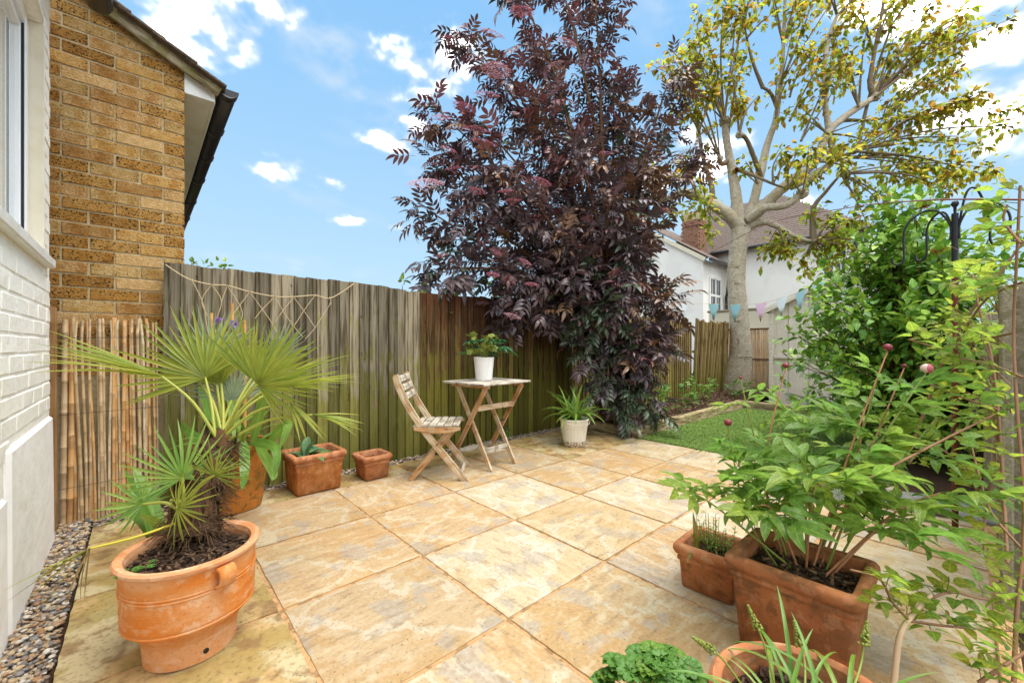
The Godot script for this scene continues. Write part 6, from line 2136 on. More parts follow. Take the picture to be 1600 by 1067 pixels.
func make_pot_plants():
	# grassy plant in the bucket
	var t := thing("grassy_plant", "bright green arching strap leaves growing in the white bucket", "plant", P(3.29, 2.68, 0.25))
	strap_clump(t, Vector3.ZERO, 64, Vector2(0.24, 0.46), 0.07, Vector2(0.75, 1.45), Vector2(0.6, 2.0), M.strap, 0.07)
	# strap leaves, sticks and alliums of the tall pot
	t = thing("strap_plant", "pale strap leaved plant with purple allium heads in the tall mossy pot", "plant")
	for r in TALL_STRAPS:
		var p := curve(r, 10)
		var s := ST()
		var prev := []
		for i in p.size():
			var d: Vector3 = (p[mini(i + 1, 10)] - p[maxi(i - 1, 0)]).normalized()
			var sd := d.cross((Vector3(0, 1.0, 0) - p[i]).normalized()).normalized()
			var w: float = 0.034 * prof(2, clampf(i / 10.0, 0.02, 0.97)) * 0.8
			var ring := [p[i] - sd * w, p[i] + Vector3(0, -0.004, 0), p[i] + sd * w]
			if i:
				quad(s, prev[0], ring[0], ring[1], prev[1], Vector2((i - 1) / 10.0, 0), Vector2(i / 10.0, 0), Vector2(i / 10.0, 0.5), Vector2((i - 1) / 10.0, 0.5))
				quad(s, prev[1], ring[1], ring[2], prev[2], Vector2((i - 1) / 10.0, 0.5), Vector2(i / 10.0, 0.5), Vector2(i / 10.0, 1), Vector2((i - 1) / 10.0, 1))
			prev = ring
		obj("leaf", done(s), M.strap[rng.randi() % 3], t)
	strap_clump(t, P(0.44, 3.09, 0.38), 26, Vector2(0.18, 0.42), 0.075, Vector2(0.5, 1.4), Vector2(0.8, 2.0), M.strap, 0.12)
	for q in [[0.44, 3.12, 1.155], [0.36, 3.1, 1.17], [0.42, 3.05, 1.14]]:
		var top := P(q[0], q[1], q[2])
		var b := P(0.43, 3.10, 0.38)
		obj("flower_stem", tube_mesh(curve([b, b.lerp(top, 0.5) + Vector3(0.02, 0, 0), top], 8), 0.003, 5), M.stem_green, t)
		var s := ST()
		for i in 70:
			var d := rdir()
			leaf(s, frame(top + d * 0.008, d, rr(0, 6)), 0.019, 0.009, 0, 0.2, 0.2, 3, 0)
		obj("flower_head", done(s), M.allium, t)
	var kk := 0
	for q in [[0.33, 3.15, 1.22], [0.44, 3.17, 1.29], [0.50, 3.12, 1.18]]:
		var c := thing("garden_cane", ["orange bamboo cane stuck in the mossy pot, middle height of three", "orange bamboo cane stuck in the mossy pot, tallest of three", "orange bamboo cane stuck in the mossy pot, shortest of three"][kk], "cane", P(q[0], q[1], 0.36), 0.0, "canes in the mossy pot")
		var s := ST()
		tube(s, [Vector3.ZERO, Vector3(0.004, q[2] * 0.5 - 0.18, 0), Vector3(0.0, q[2] - 0.36, 0)], 0.0095, 8)
		obj("shaft", done(s), M.stick, c)
		for f in [0.3, 0.62, 0.86]:
			s = ST()
			tube(s, [Vector3(0.002, (q[2] - 0.36) * f - 0.004, 0), Vector3(0.002, (q[2] - 0.36) * f + 0.004, 0)], 0.0115, 8)
			obj("node", done(s), M.stick, c)
		kk += 1
	# low fresh leaves around the mossy pot and beside the palm pot
	t = thing("strap_plant", "broad upright strap leaves growing between the palm pot and bamboo screen", "plant", P(0.12, 2.6, 0))
	var lm := []
	for k in 4: lm.append(leaf_mesh(1.0, 0.15, 1.35, [0.2, 0.6, 1.2, 1.8][k], 0.3, 10, 2))
	for i in 11:
		obj("leaf", lm[rng.randi() % 4], M.strap[rng.randi() % 3], t, Transform3D(Basis(Vector3.UP, rr(0, TAU)).scaled_local(Vector3.ONE * rr(0.3, 0.52)), Vector3(rr(-0.05, 0.09), 0, rr(-0.05, 0.05))))
	var bp := thing("terracotta_pot", "low brown terracotta pot hidden behind the palm pot", "plant pot", P(0.13, 2.6, 0))
	obj("body", lathe_mesh([Vector2(0.06, 0.0), Vector2(0.07, 0.004), Vector2(0.09, 0.12), Vector2(0.098, 0.125), Vector2(0.098, 0.14), Vector2(0.088, 0.142), Vector2(0.082, 0.1)], 36), M.terra_brown, bp)
	round_soil(bp, 0.085, 0.12)
	# tulip leaves in the trough
	t = thing("tulip_plant", "broad blue-green tulip leaves in the orange rectangular pot", "plant", P(0.93, 3.13, 0.21))
	var tl := []
	for k in 5: tl.append(leaf_mesh(1.0, 0.32, [1.0, 1.2, 0.7, 1.3, 0.5][k], [0.9, 1.6, 1.2, 0.5, 0.9][k], 0.45, 9, 3))
	for i in 15:
		obj("leaf", tl[i % 5], M.bulb[rng.randi() % 2], t, Transform3D(Basis(Vector3.UP, rr(0, TAU)).scaled_local(Vector3.ONE * rr(0.11, 0.19)), Vector3(rr(-0.09, 0.09), 0, rr(-0.06, 0.06))))
	# hellebore
	t = thing("hellebore_plant", "hellebore with dark palmate leaves and yellow-green flowers in the white pot", "plant", P(2.235, 2.83, 0.90))
	var hs := ST()
	for k in 7:
		var a := (k - 3) * 0.62
		leaf(hs, frame(Vector3.ZERO, Vector3(cos(a), -0.05, sin(a))), 0.11 - absf(k - 3) * 0.012, 0.036, 0.15, 0.7, 0.25, 6, 1, 0.15)
	var hl := done(hs)
	for i in 26:
		var a := rr(0, TAU)
		var o := Vector3(cos(a), 0, sin(a))
		var top := o * rr(0.06, 0.17) + Vector3(0, rr(0.05, 0.19), 0)
		if i < 3: top = Vector3(0.16 + 0.05 * i, 0.10 - 0.02 * i, 0.07)
		obj("leaf_stalk", tube_mesh(curve([o * 0.02, o * 0.04 + Vector3(0, top.y * 0.7, 0), top], 6), 0.0022, 5), M.stem_green, t)
		obj("leaf", hl, M.hellebore[rng.randi() % 2], t, frame(top, o + Vector3(0, rr(-0.4, 0.1), 0), rr(-0.3, 0.3), rr(0.75, 1.1)))
	var fs := ST()
	for k in 5:
		var a := TAU * k / 5.0
		leaf(fs, frame(Vector3.ZERO, Vector3(cos(a), 0.25, sin(a))), 0.03, 0.03, 0.3, 0.6, -0.2, 4, 1)
	var fm := done(fs)
	for i in 28:
		var a := rr(1.3, 3.6)
		var p := Vector3(cos(a) * rr(0.10, 0.19), rr(0.06, 0.22), sin(a) * rr(0.10, 0.17))
		obj("flower", fm, M.lime[rng.randi() % 2], t, frame(p, Vector3(rr(-1, 1), rr(-0.2, 0.6), 1), rr(0, 6), rr(0.9, 1.4)))
	# spent bulbs in the foreground pot
	t = thing("bulb_plant", "thin arching bulb leaves with four lime green seed heads in the foreground pot", "plant", P(1.10, 0.225, 0.165))
	strap_clump(t, Vector3.ZERO, 46, Vector2(0.16, 0.30), 0.04, Vector2(0.9, 1.45), Vector2(1.2, 2.6), M.strap, 0.09)
	for r in SEED_STEMS:
		var pts := curve(r, 10)
		for i in pts.size(): pts[i] -= t.position
		obj("flower_stem", tube_mesh(pts, [0.0028, 0.0022], 6), M.stem_green, t)
		var s := ST()
		var top: Vector3 = pts[10]
		var dirv: Vector3 = (pts[10] - pts[8]).normalized()
		for i in 60:
			var f := i / 34.0
			var d := rdir()
			var p: Vector3 = top + dirv * (0.03 * (f - 0.4)) + (d - dirv * d.dot(dirv)).normalized() * (0.010 * (1.0 - f * 0.6))
			_blob(s, p, 0.0042)
		obj("seed_head", done(s), M.lime[0], t)
	# lobed geranium leaves
	t = thing("geranium_plant", "crinkled bright green geranium leaves at the foot of the foreground pot", "plant", P(0.93, 0.49, 0.12))
	var gs := ST()
	for k in 7:
		var a := (k - 3) * 0.75
		leaf(gs, frame(Vector3(0.004, 0, 0), Vector3(cos(a), 0.1, sin(a))), 0.034 - absf(k - 3) * 0.002, 0.024, 0.2, 0.8, 0.35, 5, 3, 0.3)
		for sg in [-1, 1]:
			leaf(gs, frame(Vector3(cos(a) * 0.016, 0.003, sin(a) * 0.016), Vector3(cos(a + sg * 0.6), 0.1, sin(a + sg * 0.6))), 0.017, 0.011, 0.2, 0.6, 0.3, 4, 3)
	var gl := done(gs)
	for i in 46:
		var a := rr(0, TAU)
		var r := rr(0.0, 0.13)
		var p := Vector3(cos(a) * r, 0.135 - r * 0.45 + rr(-0.03, 0.01), sin(a) * r)
		obj("leaf_stalk", tube_mesh([Vector3(cos(a) * 0.01, 0, sin(a) * 0.01), p * 0.6 + Vector3(0, 0.01, 0), p], 0.0014, 4), M.stem_green, t)
		obj("leaf", gl, M.bedleaf[1] if i % 3 else M.bedleaf[0], t, frame(p, Vector3(cos(a), rr(-0.3, 0.15), sin(a)), rr(-0.3, 0.3), rr(0.8, 1.35)))
	# little ferny seedling in the palm pot
	t = thing("seedling", "small ferny green seedling in the soil of the palm pot", "plant", P(-0.02, 1.72, 0.31))
	for i in 9:
		var a := rr(0, TAU)
		obj("leaf", gl, M.bedleaf[1], t, frame(Vector3(rr(-0.03, 0.05), rr(0.012, 0.03), rr(-0.03, 0.03)), Vector3(cos(a), 0.1, sin(a)), 0.0, rr(0.3, 0.5)))
	# herbs in the small trough
	t = thing("herb_plant", "small leaved herb with one tall yellow tulip leaf in the small trough", "plant", P(1.80, 0.71, 0.13))
	var sm := leaf_mesh(0.016, 0.008, 0.2, 0.5, 0.3, 4, 1)
	for i in 26:
		var a := rr(0, TAU)
		var top := Vector3(rr(-0.09, 0.09), rr(0.05, 0.16), rr(-0.09, 0.09))
		var pts := [Vector3(top.x * 0.7, 0, top.z * 0.7), Vector3(top.x * 0.9, top.y * 0.5, top.z * 0.9), top]
		obj("stem", tube_mesh(pts, 0.001, 4), M.stem_green, t)
		for k in 8:
			var f := 0.25 + 0.75 * k / 7.0
			var b := rr(0, TAU)
			obj("leaf", sm, M.shrub[rng.randi() % 3], t, frame(pts[0].lerp(top, f), Vector3(cos(b), 0.4, sin(b)), 0.0, rr(0.8, 1.3)))
	obj("tall_leaf", leaf_mesh(0.2, 0.036, 1.52, 0.12, 0.6, 10, 0), leafmat(0.36, 0.38, 0.05, 0.4, 0.6), t, Transform3D(Basis(Vector3.UP, 2.6), Vector3(-0.05, -0.01, -0.05)))
	obj("tall_leaf", leaf_mesh(0.15, 0.022, 0.9, 1.3, 0.6, 10, 0), leafmat(0.34, 0.30, 0.06, 0.4, 0.6), t, Transform3D(Basis(Vector3.UP, 3.3), Vector3(-0.06, -0.01, -0.05)))

func _blob(s: SurfaceTool, p: Vector3, r: float):
	s.set_smooth_group(0)
	var v := [Vector3(0, 1, 0), Vector3(1, 0, 0), Vector3(0, 0, 1), Vector3(-1, 0, 0), Vector3(0, 0, -1), Vector3(0, -1.2, 0)]
	for k in 4:
		var a: Vector3 = v[1 + k]
		var b: Vector3 = v[1 + (k + 1) % 4]
		tri(s, p + v[0] * r, p + b * r, p + a * r)
		tri(s, p + v[5] * r, p + a * r, p + b * r)

# ---------------------------------------------------------------- purple elder
func make_elder():
	var t := thing("purple_elder", "tall purple leaved elder tree with pink flower heads leaning over the fence", "tree")
	var base := P(4.38, 2.98, 0.0)
	var items := []
	var tips_done := 0
	for e in ELDER_TIPS:
		var tip: Vector3 = e[0]
		var kind: int = e[1]
		var a := rr(0, TAU)
		var b0 := base + Vector3(cos(a), 0, sin(a)) * rr(0.03, 0.16)
		var pts := []
		if tip.y > 2.1:
			var c1 := b0.lerp(tip, 0.12) + Vector3(0, tip.y * 0.30, 0)
			var c2 := b0.lerp(tip, 0.55) + Vector3(0, tip.y * 0.22, 0)
			pts = curve([b0, c1, c2, tip], 26)
		else:
			var c1 := b0 + Vector3(0, 0.45 + tip.y * 0.45, 0)
			var c2 := c1.lerp(tip, 0.6) + Vector3(0, 0.22, 0)
			pts = curve([b0, c1, c2, tip], 20)
		obj("stem", tube_mesh(pts, [0.036, 0.026, 0.016, 0.006], 6), M.bark_brown, t)
		var n := pts.size()
		var start := 0.36 if tip.y > 2.1 else 0.45
		for i in range(int(n * start), n):
			for rep in 2:
				var p: Vector3 = pts[i]
				var d: Vector3 = (pts[mini(i + 1, n - 1)] - pts[i - 1]).normalized()
				var out := (p - Vector3(base.x - 0.5, p.y, base.z)).normalized()
				var tw := (d * 0.5 + rdir() * 0.9 + out * 0.45 + Vector3(0, 0.1, 0)).normalized()
				var L := rr(0.12, 0.32)
				var end := p + tw * L + Vector3(0, -0.04, 0)
				if end.y < 0.12: continue
				if i % 3 == 0: obj("twig", tube_mesh([p, p.lerp(end, 0.5) + Vector3(0, 0.02, 0), end], [0.004, 0.002], 4), M.bark_brown, t)
				for k in [0, 1, 2, 4]:
					var f: float = 0.3 + 0.7 * k / 4.0
					var sd := tw.cross(rdir()).normalized()
					var ld := (tw * 0.6 + sd * 0.9 + Vector3(0, -0.22, 0)).normalized()
					if k == 4: ld = (tw + Vector3(0, -0.15, 0)).normalized()
					var mi := rng.randi() % 4
					if mi == 3 and kind != 3 and rng.randf() < 0.75: mi = rng.randi() % 3
					var r := rng.randf()
					if kind == 1: mi = 4 + rng.randi() % 2 if r < 0.45 else (6 + rng.randi() % 2 if r < 0.6 else mi)
					elif kind == 2: mi = 6 + rng.randi() % 2 if r < 0.6 else mi
					elif kind == 3: mi = 3 if r < 0.55 else mi
					elif r < (0.24 if tip.y > 2.4 else 0.06): mi = 4 + rng.randi() % 4
					items.append([frame(p.lerp(end, f), ld, rr(-0.7, 0.7), rr(0.6, 1.2)), mi])
	var mats: Array = M.elder + M.elder_red + M.elder_bronze
	place_leaves(t, items, [pinnate(3, 0.17, 0.036, 0.115, 0.9), pinnate(2, 0.13, 0.038, 0.12, 0.8), pinnate(3, 0.18, 0.034, 0.105, 1.2)], mats, 300, 0.34, 0.4)
	# flat flower heads
	var heads := []
	for v in 3:
		var s := ST()
		for i in 260:
			var a := rr(0, TAU)
			var r := 0.13 * sqrt(rng.randf())
			var p := Vector3(cos(a) * r, 0.035 - r * r * 1.6 + rr(-0.006, 0.006), sin(a) * r)
			for k in 4:
				var b := TAU * k / 4.0 + rr(-0.2, 0.2)
				leaf(s, frame(p, Vector3(cos(b), 0.3, sin(b))), 0.0085, 0.0075, 0.1, 0.3, 0.0, 2, 1)
		for i in 10:
			var a := TAU * i / 10.0
			tube(s, [Vector3(0, -0.05, 0), Vector3(cos(a) * 0.05, 0.0, sin(a) * 0.05), Vector3(cos(a) * 0.1, 0.018, sin(a) * 0.1)], 0.0016, 3, false)
		heads.append(done(s))
	var toeye := Vector3.ZERO
	for i in ELDER_FLOWERS.size():
		var e: Array = ELDER_FLOWERS[i]
		var p: Vector3 = e[0]
		var tilt := Vector3(rr(-0.5, 0.2), 1.0, rr(0.1, 0.8)).normalized()
		var fr := frame(p, tilt.cross(Vector3(rr(-1, 1), 0.1, rr(-1, 1))).normalized())
		var x := tilt.cross(Vector3.RIGHT).normalized()
		var b := Basis(x, tilt, x.cross(tilt)).scaled_local(Vector3.ONE * e[1] * rr(0.85, 1.1))
		obj("flower_head", heads[i % 3], M.pink[0 if i in [0, 2, 3, 7, 11, 4] else 1], t, Transform3D(b, p))

# ---------------------------------------------------------------- pale pollarded tree
func make_pale_tree():
	var t := thing("pollarded_tree", "pollarded tree with smooth pale trunk and yellowing leaves behind the lawn", "tree")
	var first := true
	for l in TREE_LIMBS:
		var pts := curve(l[2], 6 * l[2].size())
		if first:
			var rad := [0.36, 0.29, 0.235, 0.205, 0.19, 0.18, 0.178, 0.205]
			obj("trunk", tube_mesh(pts, rad, 22, 0.025), M.bark_pale, t)
			# healed scars on the trunk
			for q in [[0.30, 0.55, 0.16, 0.03], [0.52, -0.1, 0.09, 0.02], [0.70, 0.1, 0.07, 0.022], [0.78, 0.05, 0.05, 0.014], [0.40, -0.2, 0.02, 0.05]]:
				var p: Vector3 = pts[int(q[0] * (pts.size() - 1))]
				var d := (Vector3(0, 0, 0) - Vector3(p.x, 0, p.z)).normalized().rotated(Vector3.UP, q[1])
				var sd := d.cross(Vector3.UP)
				var rr0: float = radius_at(rad, q[0])
				var s := ST()
				for half in [1, -1]:
					var arc := []
					for k in 9:
						var x := lerpf(-1.0, 1.0, k / 8.0)
						var ang: float = x * q[2] / rr0
						arc.append(p + (d * cos(ang) + sd * sin(ang)) * (rr0 * 1.005) + Vector3(0, half * q[3] * (1.0 - x * x) * rr(0.6, 1.2), 0))
					tube(s, arc, [0.003, 0.009, 0.003], 5, false, 0.4)
				obj("bark_scar", done(s), M.bark_shoot, t)
			first = false
		else:
			var big: bool = l[0] > 0.075
			obj("limb", tube_mesh(pts, [l[0], lerpf(l[0], l[1], 0.5) * 0.8, l[1] * 0.75], 10, 0.07), M.bark_pale if big else M.bark_shoot, t)
	# knuckles where it was cut back
	for l in TREE_LIMBS.slice(1):
		var e: Vector3 = l[2][l[2].size() - 1]
		if l[1] >= 0.05:
			var s := ST()
			lathe(s, [Vector2(0.0, -1.0), Vector2(0.6, -0.8), Vector2(0.95, -0.25), Vector2(1.0, 0.25), Vector2(0.65, 0.8), Vector2(0.0, 1.0)], 9, 0.15)
			obj("knuckle", done(s), M.bark_pale, t, Transform3D(Basis(rdir(), rr(0, 3)).scaled_local(Vector3.ONE * l[1] * 1.35), e))
	var items := []
	for sh in TREE_SHOOTS:
		for rep in 2:
			var a: Vector3 = sh[0]
			var b: Vector3 = sh[1] + (Vector3(rr(-0.5, 0.5), rr(-0.3, 0.4), rr(-0.6, 0.6)) if rep else Vector3.ZERO)
			var sag := Vector3(rr(-0.1, 0.1), 0.06 * a.distance_to(b), rr(-0.1, 0.1))
			var pts := curve([a, a.lerp(b, 0.5) + sag, b], 12)
			obj("shoot", tube_mesh(pts, [0.028, 0.018, 0.006] if rep == 0 else [0.018, 0.011, 0.004], 5), M.bark_shoot, t)
			var len := a.distance_to(b)
			var n := int(10 + len * 17.0)
			var hue := rng.randf()
			for i in n:
				var f := 0.28 + 0.72 * sqrt(rng.randf())
				var p: Vector3 = pts[0].lerp(pts[12], f)
				var k := mini(int(f * 12), 11)
				p = pts[k].lerp(pts[k + 1], f * 12 - k)
				var tw := rdir() * rr(0.08, 0.32) + Vector3(0, -0.03, 0)
				var q := p + tw
				for w in 2:
					var ld := (tw.normalized() + rdir() * 0.6 + Vector3(0, -0.5, 0)).normalized()
					var mi := rng.randi() % 3
					var r := rng.randf()
					if b.y > 5.8 and r < 0.16: mi = 3
					elif r < 0.05: mi = 3
					elif b.y < 4.2 and r < 0.5: mi = 4 if r < 0.25 else 1
					items.append([frame(p.lerp(q, rr(0.5, 1.0)), ld, rr(-1, 1), rr(0.6, 1.3)), mi])
	place_leaves(t, items, [leaf_mesh(0.125, 0.07, 0.1, 0.6, 0.2, 5, 1), leaf_mesh(0.13, 0.068, 0.1, 0.3, 0.3, 5, 1)], M.autumn, 300, 0.5, 1.4)

# ---------------------------------------------------------------- big green shrub
func make_shrub():
	var t := thing("green_shrub", "dense leafy green shrub in front of the beige shed", "shrub", P(5.35, 0.34, 0))
	var items := []
	for i in 100:
		var a := rr(0, TAU)
		var el := rr(0.12, 1.5)
		var R := Vector3(1.05, 2.25, 1.08)
		var d := Vector3(cos(a) * cos(el), sin(el), sin(a) * cos(el))
		var tip := d * R * rr(0.82, 1.06)
		tip.y = maxf(tip.y, 0.35)
		var b0 := Vector3(rr(-0.15, 0.15), 0, rr(-0.15, 0.15))
		var pts := curve([b0, b0.lerp(tip, 0.4) + Vector3(0, tip.y * 0.22, 0), tip], 14)
		obj("stem", tube_mesh(pts, [0.014, 0.008, 0.003], 5), M.bark_brown, t)
		for k in range(4, 15):
			for w in 4:
				var p: Vector3 = pts[k]
				var tw := (rdir() + d * 0.5).normalized()
				var L := rr(0.06, 0.24)
				for z in 3:
					var ld := (tw + rdir() * 0.7 + Vector3(0, -0.1, 0)).normalized()
					var mi := rng.randi() % 4
					if k > 11 and rng.randf() < 0.5: mi = 2
					items.append([frame(p + tw * L * (0.4 + 0.3 * z), ld, rr(-0.6, 0.6), rr(0.7, 1.2)), mi])
	for i in items.size():
		items[i][0].origin += t.position
	# distances are taken in the garden, leaves are stored in the shrub's own frame
	items.sort_custom(func(a, b): return a[0].origin.length_squared() < b[0].origin.length_squared())
	for i in items.size(): items[i][0].origin -= t.position
	var lm := [leaf_mesh(0.085, 0.052, 0.1, 0.6, 0.25, 5, 1), leaf_mesh(0.09, 0.05, 0.1, 0.3, 0.3, 5, 1)]
	for i in 300: obj("leaf", lm[i % 2], M.shrub[items[i][1]], t, items[i][0])
	var m := leafmat(1, 1, 1, 0.43, 0.6)
	m.vertex_color_use_as_albedo = true
	var list := []
	var cc := []
	for i in range(300, items.size()):
		list.append(items[i][0]); cc.append(lin(M.shrub[items[i][1]]) * rr(0.8, 1.2))
	multi("foliage", lm[0], m, t, list, cc)
	# faded flower clusters
	for q in [[-0.35, 1.45, 0.75], [-0.2, 2.25, 0.1], [-0.75, 1.75, 0.2]]:
		var s := ST()
		for i in 60:
			var d := rdir()
			tube(s, [Vector3.ZERO, d * rr(0.03, 0.09) * Vector3(1, 0.5, 1)], 0.0016, 3, false)
		obj("seed_cluster", done(s), mat(C(150, 76, 44), 0.9), t, Transform3D(Basis(), Vector3(q[0], q[1], q[2])))

# ---------------------------------------------------------------- peonies
func peony_leaf() -> ArrayMesh:
	var s := ST()
	tube(s, [Vector3.ZERO, Vector3(0.05, 0.008, 0), Vector3(0.10, 0.0, 0)], 0.0018, 4, false)
	for g in [[0.0, 0.10, 1.0], [0.95, 0.055, 0.82], [-0.95, 0.055, 0.82]]:
		var o := Vector3(g[1], 0.004, 0)
		var dir := Vector3(cos(g[0]), 0.05, sin(g[0]))
		var stalk: Vector3 = o + dir * 0.035 * g[2]
		tube(s, [o, stalk], 0.0014, 4, false)
		for k in [-1, 0, 1]:
			var a: float = g[0] + k * 0.75
			leaf(s, frame(stalk, Vector3(cos(a), rr(-0.35, 0.15), sin(a)), rr(-0.5, 0.5)), (0.118 if k == 0 else 0.096) * g[2] * rr(0.9, 1.1), 0.037 * g[2], 0.25, rr(0.4, 1.2), 0.35, 8, 0)
	return done(s)

func make_peony():
	var t := thing("peony_plant", "tall peony with glossy divided leaves and round red buds in the large trough", "plant")
	var lm := []
	for k in 5: lm.append(peony_leaf())
	var bm := ST()
	lathe(bm, [Vector2(0.0, -0.9), Vector2(0.55, -0.8), Vector2(0.9, -0.4), Vector2(1.0, 0.1), Vector2(0.85, 0.55), Vector2(0.45, 0.86), Vector2(0.0, 0.95)], 14)
	var bud := done(bm)
	var pet := ST()                               # outer petal: a curved patch hugging the bud
	pet.set_smooth_group(0)
	for i in 6:
		for k in 6:
			var q := []
			for e in [[i, k], [i + 1, k], [i + 1, k + 1], [i, k + 1]]:
				var el := lerpf(-1.1, 1.35, e[0] / 6.0)
				var az: float = (e[1] / 6.0 - 0.5) * 2.0 * 0.85 * sin(PI * clampf(0.12 + e[0] / 6.0 * 0.8, 0, 1))
				q.append(Vector3(cos(az) * cos(el), sin(el) * 0.95, sin(az) * cos(el)) * 1.05)
			quad(pet, q[0], q[1], q[2], q[3])
	var petal := done(pet)
	var sep := leaf_mesh(1.6, 0.7, -0.2, -1.2, 0.3, 5, 0)
	for e in PEONY_STEMS:
		var tip: Vector3 = e[0][2]
		var pts := curve(e[0], 14)
		obj("stem", tube_mesh(pts, [0.0042, 0.0032, 0.0024], 7), M.stem_pink if rng.randf() < 0.6 else M.stem_green, t)
		var r: float = e[1] * 0.66
		var n := 7 if r == 0.0 else 5
		for i in n:
			var f := 0.34 + 0.6 * i / n if r > 0 else 0.36 + 0.64 * i / (n - 1)
			var k := mini(int(f * 14), 13)
			var p: Vector3 = pts[k].lerp(pts[k + 1], f * 14 - k)
			var a := i * 2.4 + rr(-0.4, 0.4)
			var d := Vector3(cos(a), rr(-0.1, 0.9), sin(a))
			obj("leaf", lm[rng.randi() % 5], M.peony[rng.randi() % 3], t, frame(p, d, rr(-0.7, 0.7), rr(0.78, 1.08) * (0.75 if f > 0.8 and r > 0 else 1.0)))
		if r > 0:
			var b := obj("bud", bud, M.bud, t, Transform3D(Basis(rdir(), rr(0, 0.3)).scaled_local(Vector3.ONE * r), tip + Vector3(0, r * 0.8, 0)))
			if r > 0.015:
				for k in 3:
					obj("petal", petal, M.bud_pale if k == 1 else M.bud_mid if k == 2 else M.bud, b, Transform3D(Basis(Vector3.UP, [1.3, 3.0, 4.6][k] + rr(-0.3, 0.3)).scaled_local(Vector3.ONE * (1.0 + 0.02 * k)), Vector3.ZERO))
			for k in 3: obj("sepal", sep, M.peony[1], b, Transform3D(Basis(Vector3.UP, k * 2.1 + 0.6), Vector3(0, -0.85, 0)))

# ---------------------------------------------------------------- climber on the side fence
func make_clematis():
	var t := thing("climber", "woody climbing vine with fresh green leaves sprawling over the side fence", "climber")
	var lm := []
	for v in 4:
		var s := ST()
		tube(s, [Vector3.ZERO, Vector3(0.025, 0.006, 0), Vector3(0.045, 0, 0)], 0.0012, 4, false)
		for k in [-1, 0, 1]:
			var a: float = k * 1.15
			var lo := Vector3(0.045 if k == 0 else 0.03, 0, 0) + Vector3(cos(a), 0, sin(a)) * 0.012
			leaf(s, frame(lo, Vector3(cos(a), rr(-0.2, 0.2), sin(a)), rr(-0.6, 0.6)), 0.046 if k == 0 else 0.04, 0.034 if k == 0 else 0.029, 0.1, rr(0.3, 0.8), 0.2, 6, 1)
		lm.append(done(s))
	var cnt := 0
	var vi := -1
	for e in VINES:
		vi += 1
		var close: bool = vi == 7
		var pts := curve(e[1], 8 * e[1].size())
		var dry: bool = e[0] > 0.007
		obj("vine", tube_mesh(pts, [e[0], e[0] * 0.7], 7, 0.06), M.vine_dry if dry else M.vine, t)
		var n := pts.size()
		for i in range(2, n):
			if dry and i < n - 4: continue
			var dens := 2 if e[1][0].x > 2.4 or e[1].size() > 5 else 1
			if rng.randf() < (0.2 if close else 0.42): continue
			dens = 1
			for w in dens:
				var p: Vector3 = pts[i]
				if i % 3 == 0 or rng.randf() < 0.55:
					var d := rdir()
					d.y = absf(d.y) * 0.6
					if p.z > 0.02: d.z = -absf(d.z)
					cnt += 1
					obj("leaf", lm[rng.randi() % 4], M.clem[rng.randi() % 3], t, frame(p, d, rr(-0.5, 0.5), rr(0.75, 1.25) * (1.15 if close else 1.0)))
	# denser growth along the fence top and the post
	for i in 18:
		var u := rr(1.9, 3.4)
		var y0 := rr(0.6, 1.2)
		var a := P(u, -0.10, y0)
		var b := a + Vector3(rr(-0.15, 0.25), rr(0.05, 0.35), -rr(0.02, 0.22))
		var pts := curve([a, a.lerp(b, 0.5) + Vector3(0, 0.08, 0), b], 8)
		obj("vine", tube_mesh(pts, [0.002, 0.001], 5), M.vine, t)
		for k in range(1, 9):
			if cnt > 290: continue
			if rng.randf() < 0.3: continue
			cnt += 1
			var d := rdir()
			d.z = -absf(d.z) * 0.7
			obj("leaf", lm[rng.randi() % 4], M.clem[rng.randi() % 3], t, frame(pts[k], d, rr(-0.5, 0.5), rr(0.55, 1.05)))
	# white feathery seed head
	var s := ST()
	for i in 150:
		var d := rdir()
		tube(s, [Vector3.ZERO, d * rr(0.012, 0.021)], 0.0009, 3, false)
	obj("seed_head", done(s), M.fuzz, t, Transform3D(Basis(), VINES[0][1][0] + Vector3(0, 0.004, 0)))

# ---------------------------------------------------------------- plants of the bed and beyond the fence
func bushy(called, label, at: Vector3, n: int, R: Vector3, lm: Array, mats: Array, sc: Vector2, group = ""):
	var t := thing(called, label, "plant", at, 0.0, group)
	var items := []
	var stems := maxi(5, n / 12)
	for i in stems:
		var a := rr(0, TAU)
		var el := rr(0.2, 1.45)
		var tip := Vector3(cos(a) * cos(el), sin(el), sin(a) * cos(el)) * R
		var pts := curve([Vector3(tip.x * 0.1, 0, tip.z * 0.1), tip * 0.5 + Vector3(0, tip.y * 0.2, 0), tip], 8)
		obj("stem", tube_mesh(pts, [0.004, 0.002], 4), M.stem_green, t)
		for k in n / stems:
			var p: Vector3 = pts[2 + rng.randi() % 7]
			var d := rdir()
			d.y = absf(d.y) * 0.5
			items.append([frame(p + d * rr(0, 0.06), d, rr(-0.5, 0.5), rr(sc.x, sc.y)), rng.randi() % mats.size()])
	for i in items.size(): obj("leaf", lm[i % lm.size()], mats[items[i][1]], t, items[i][0])

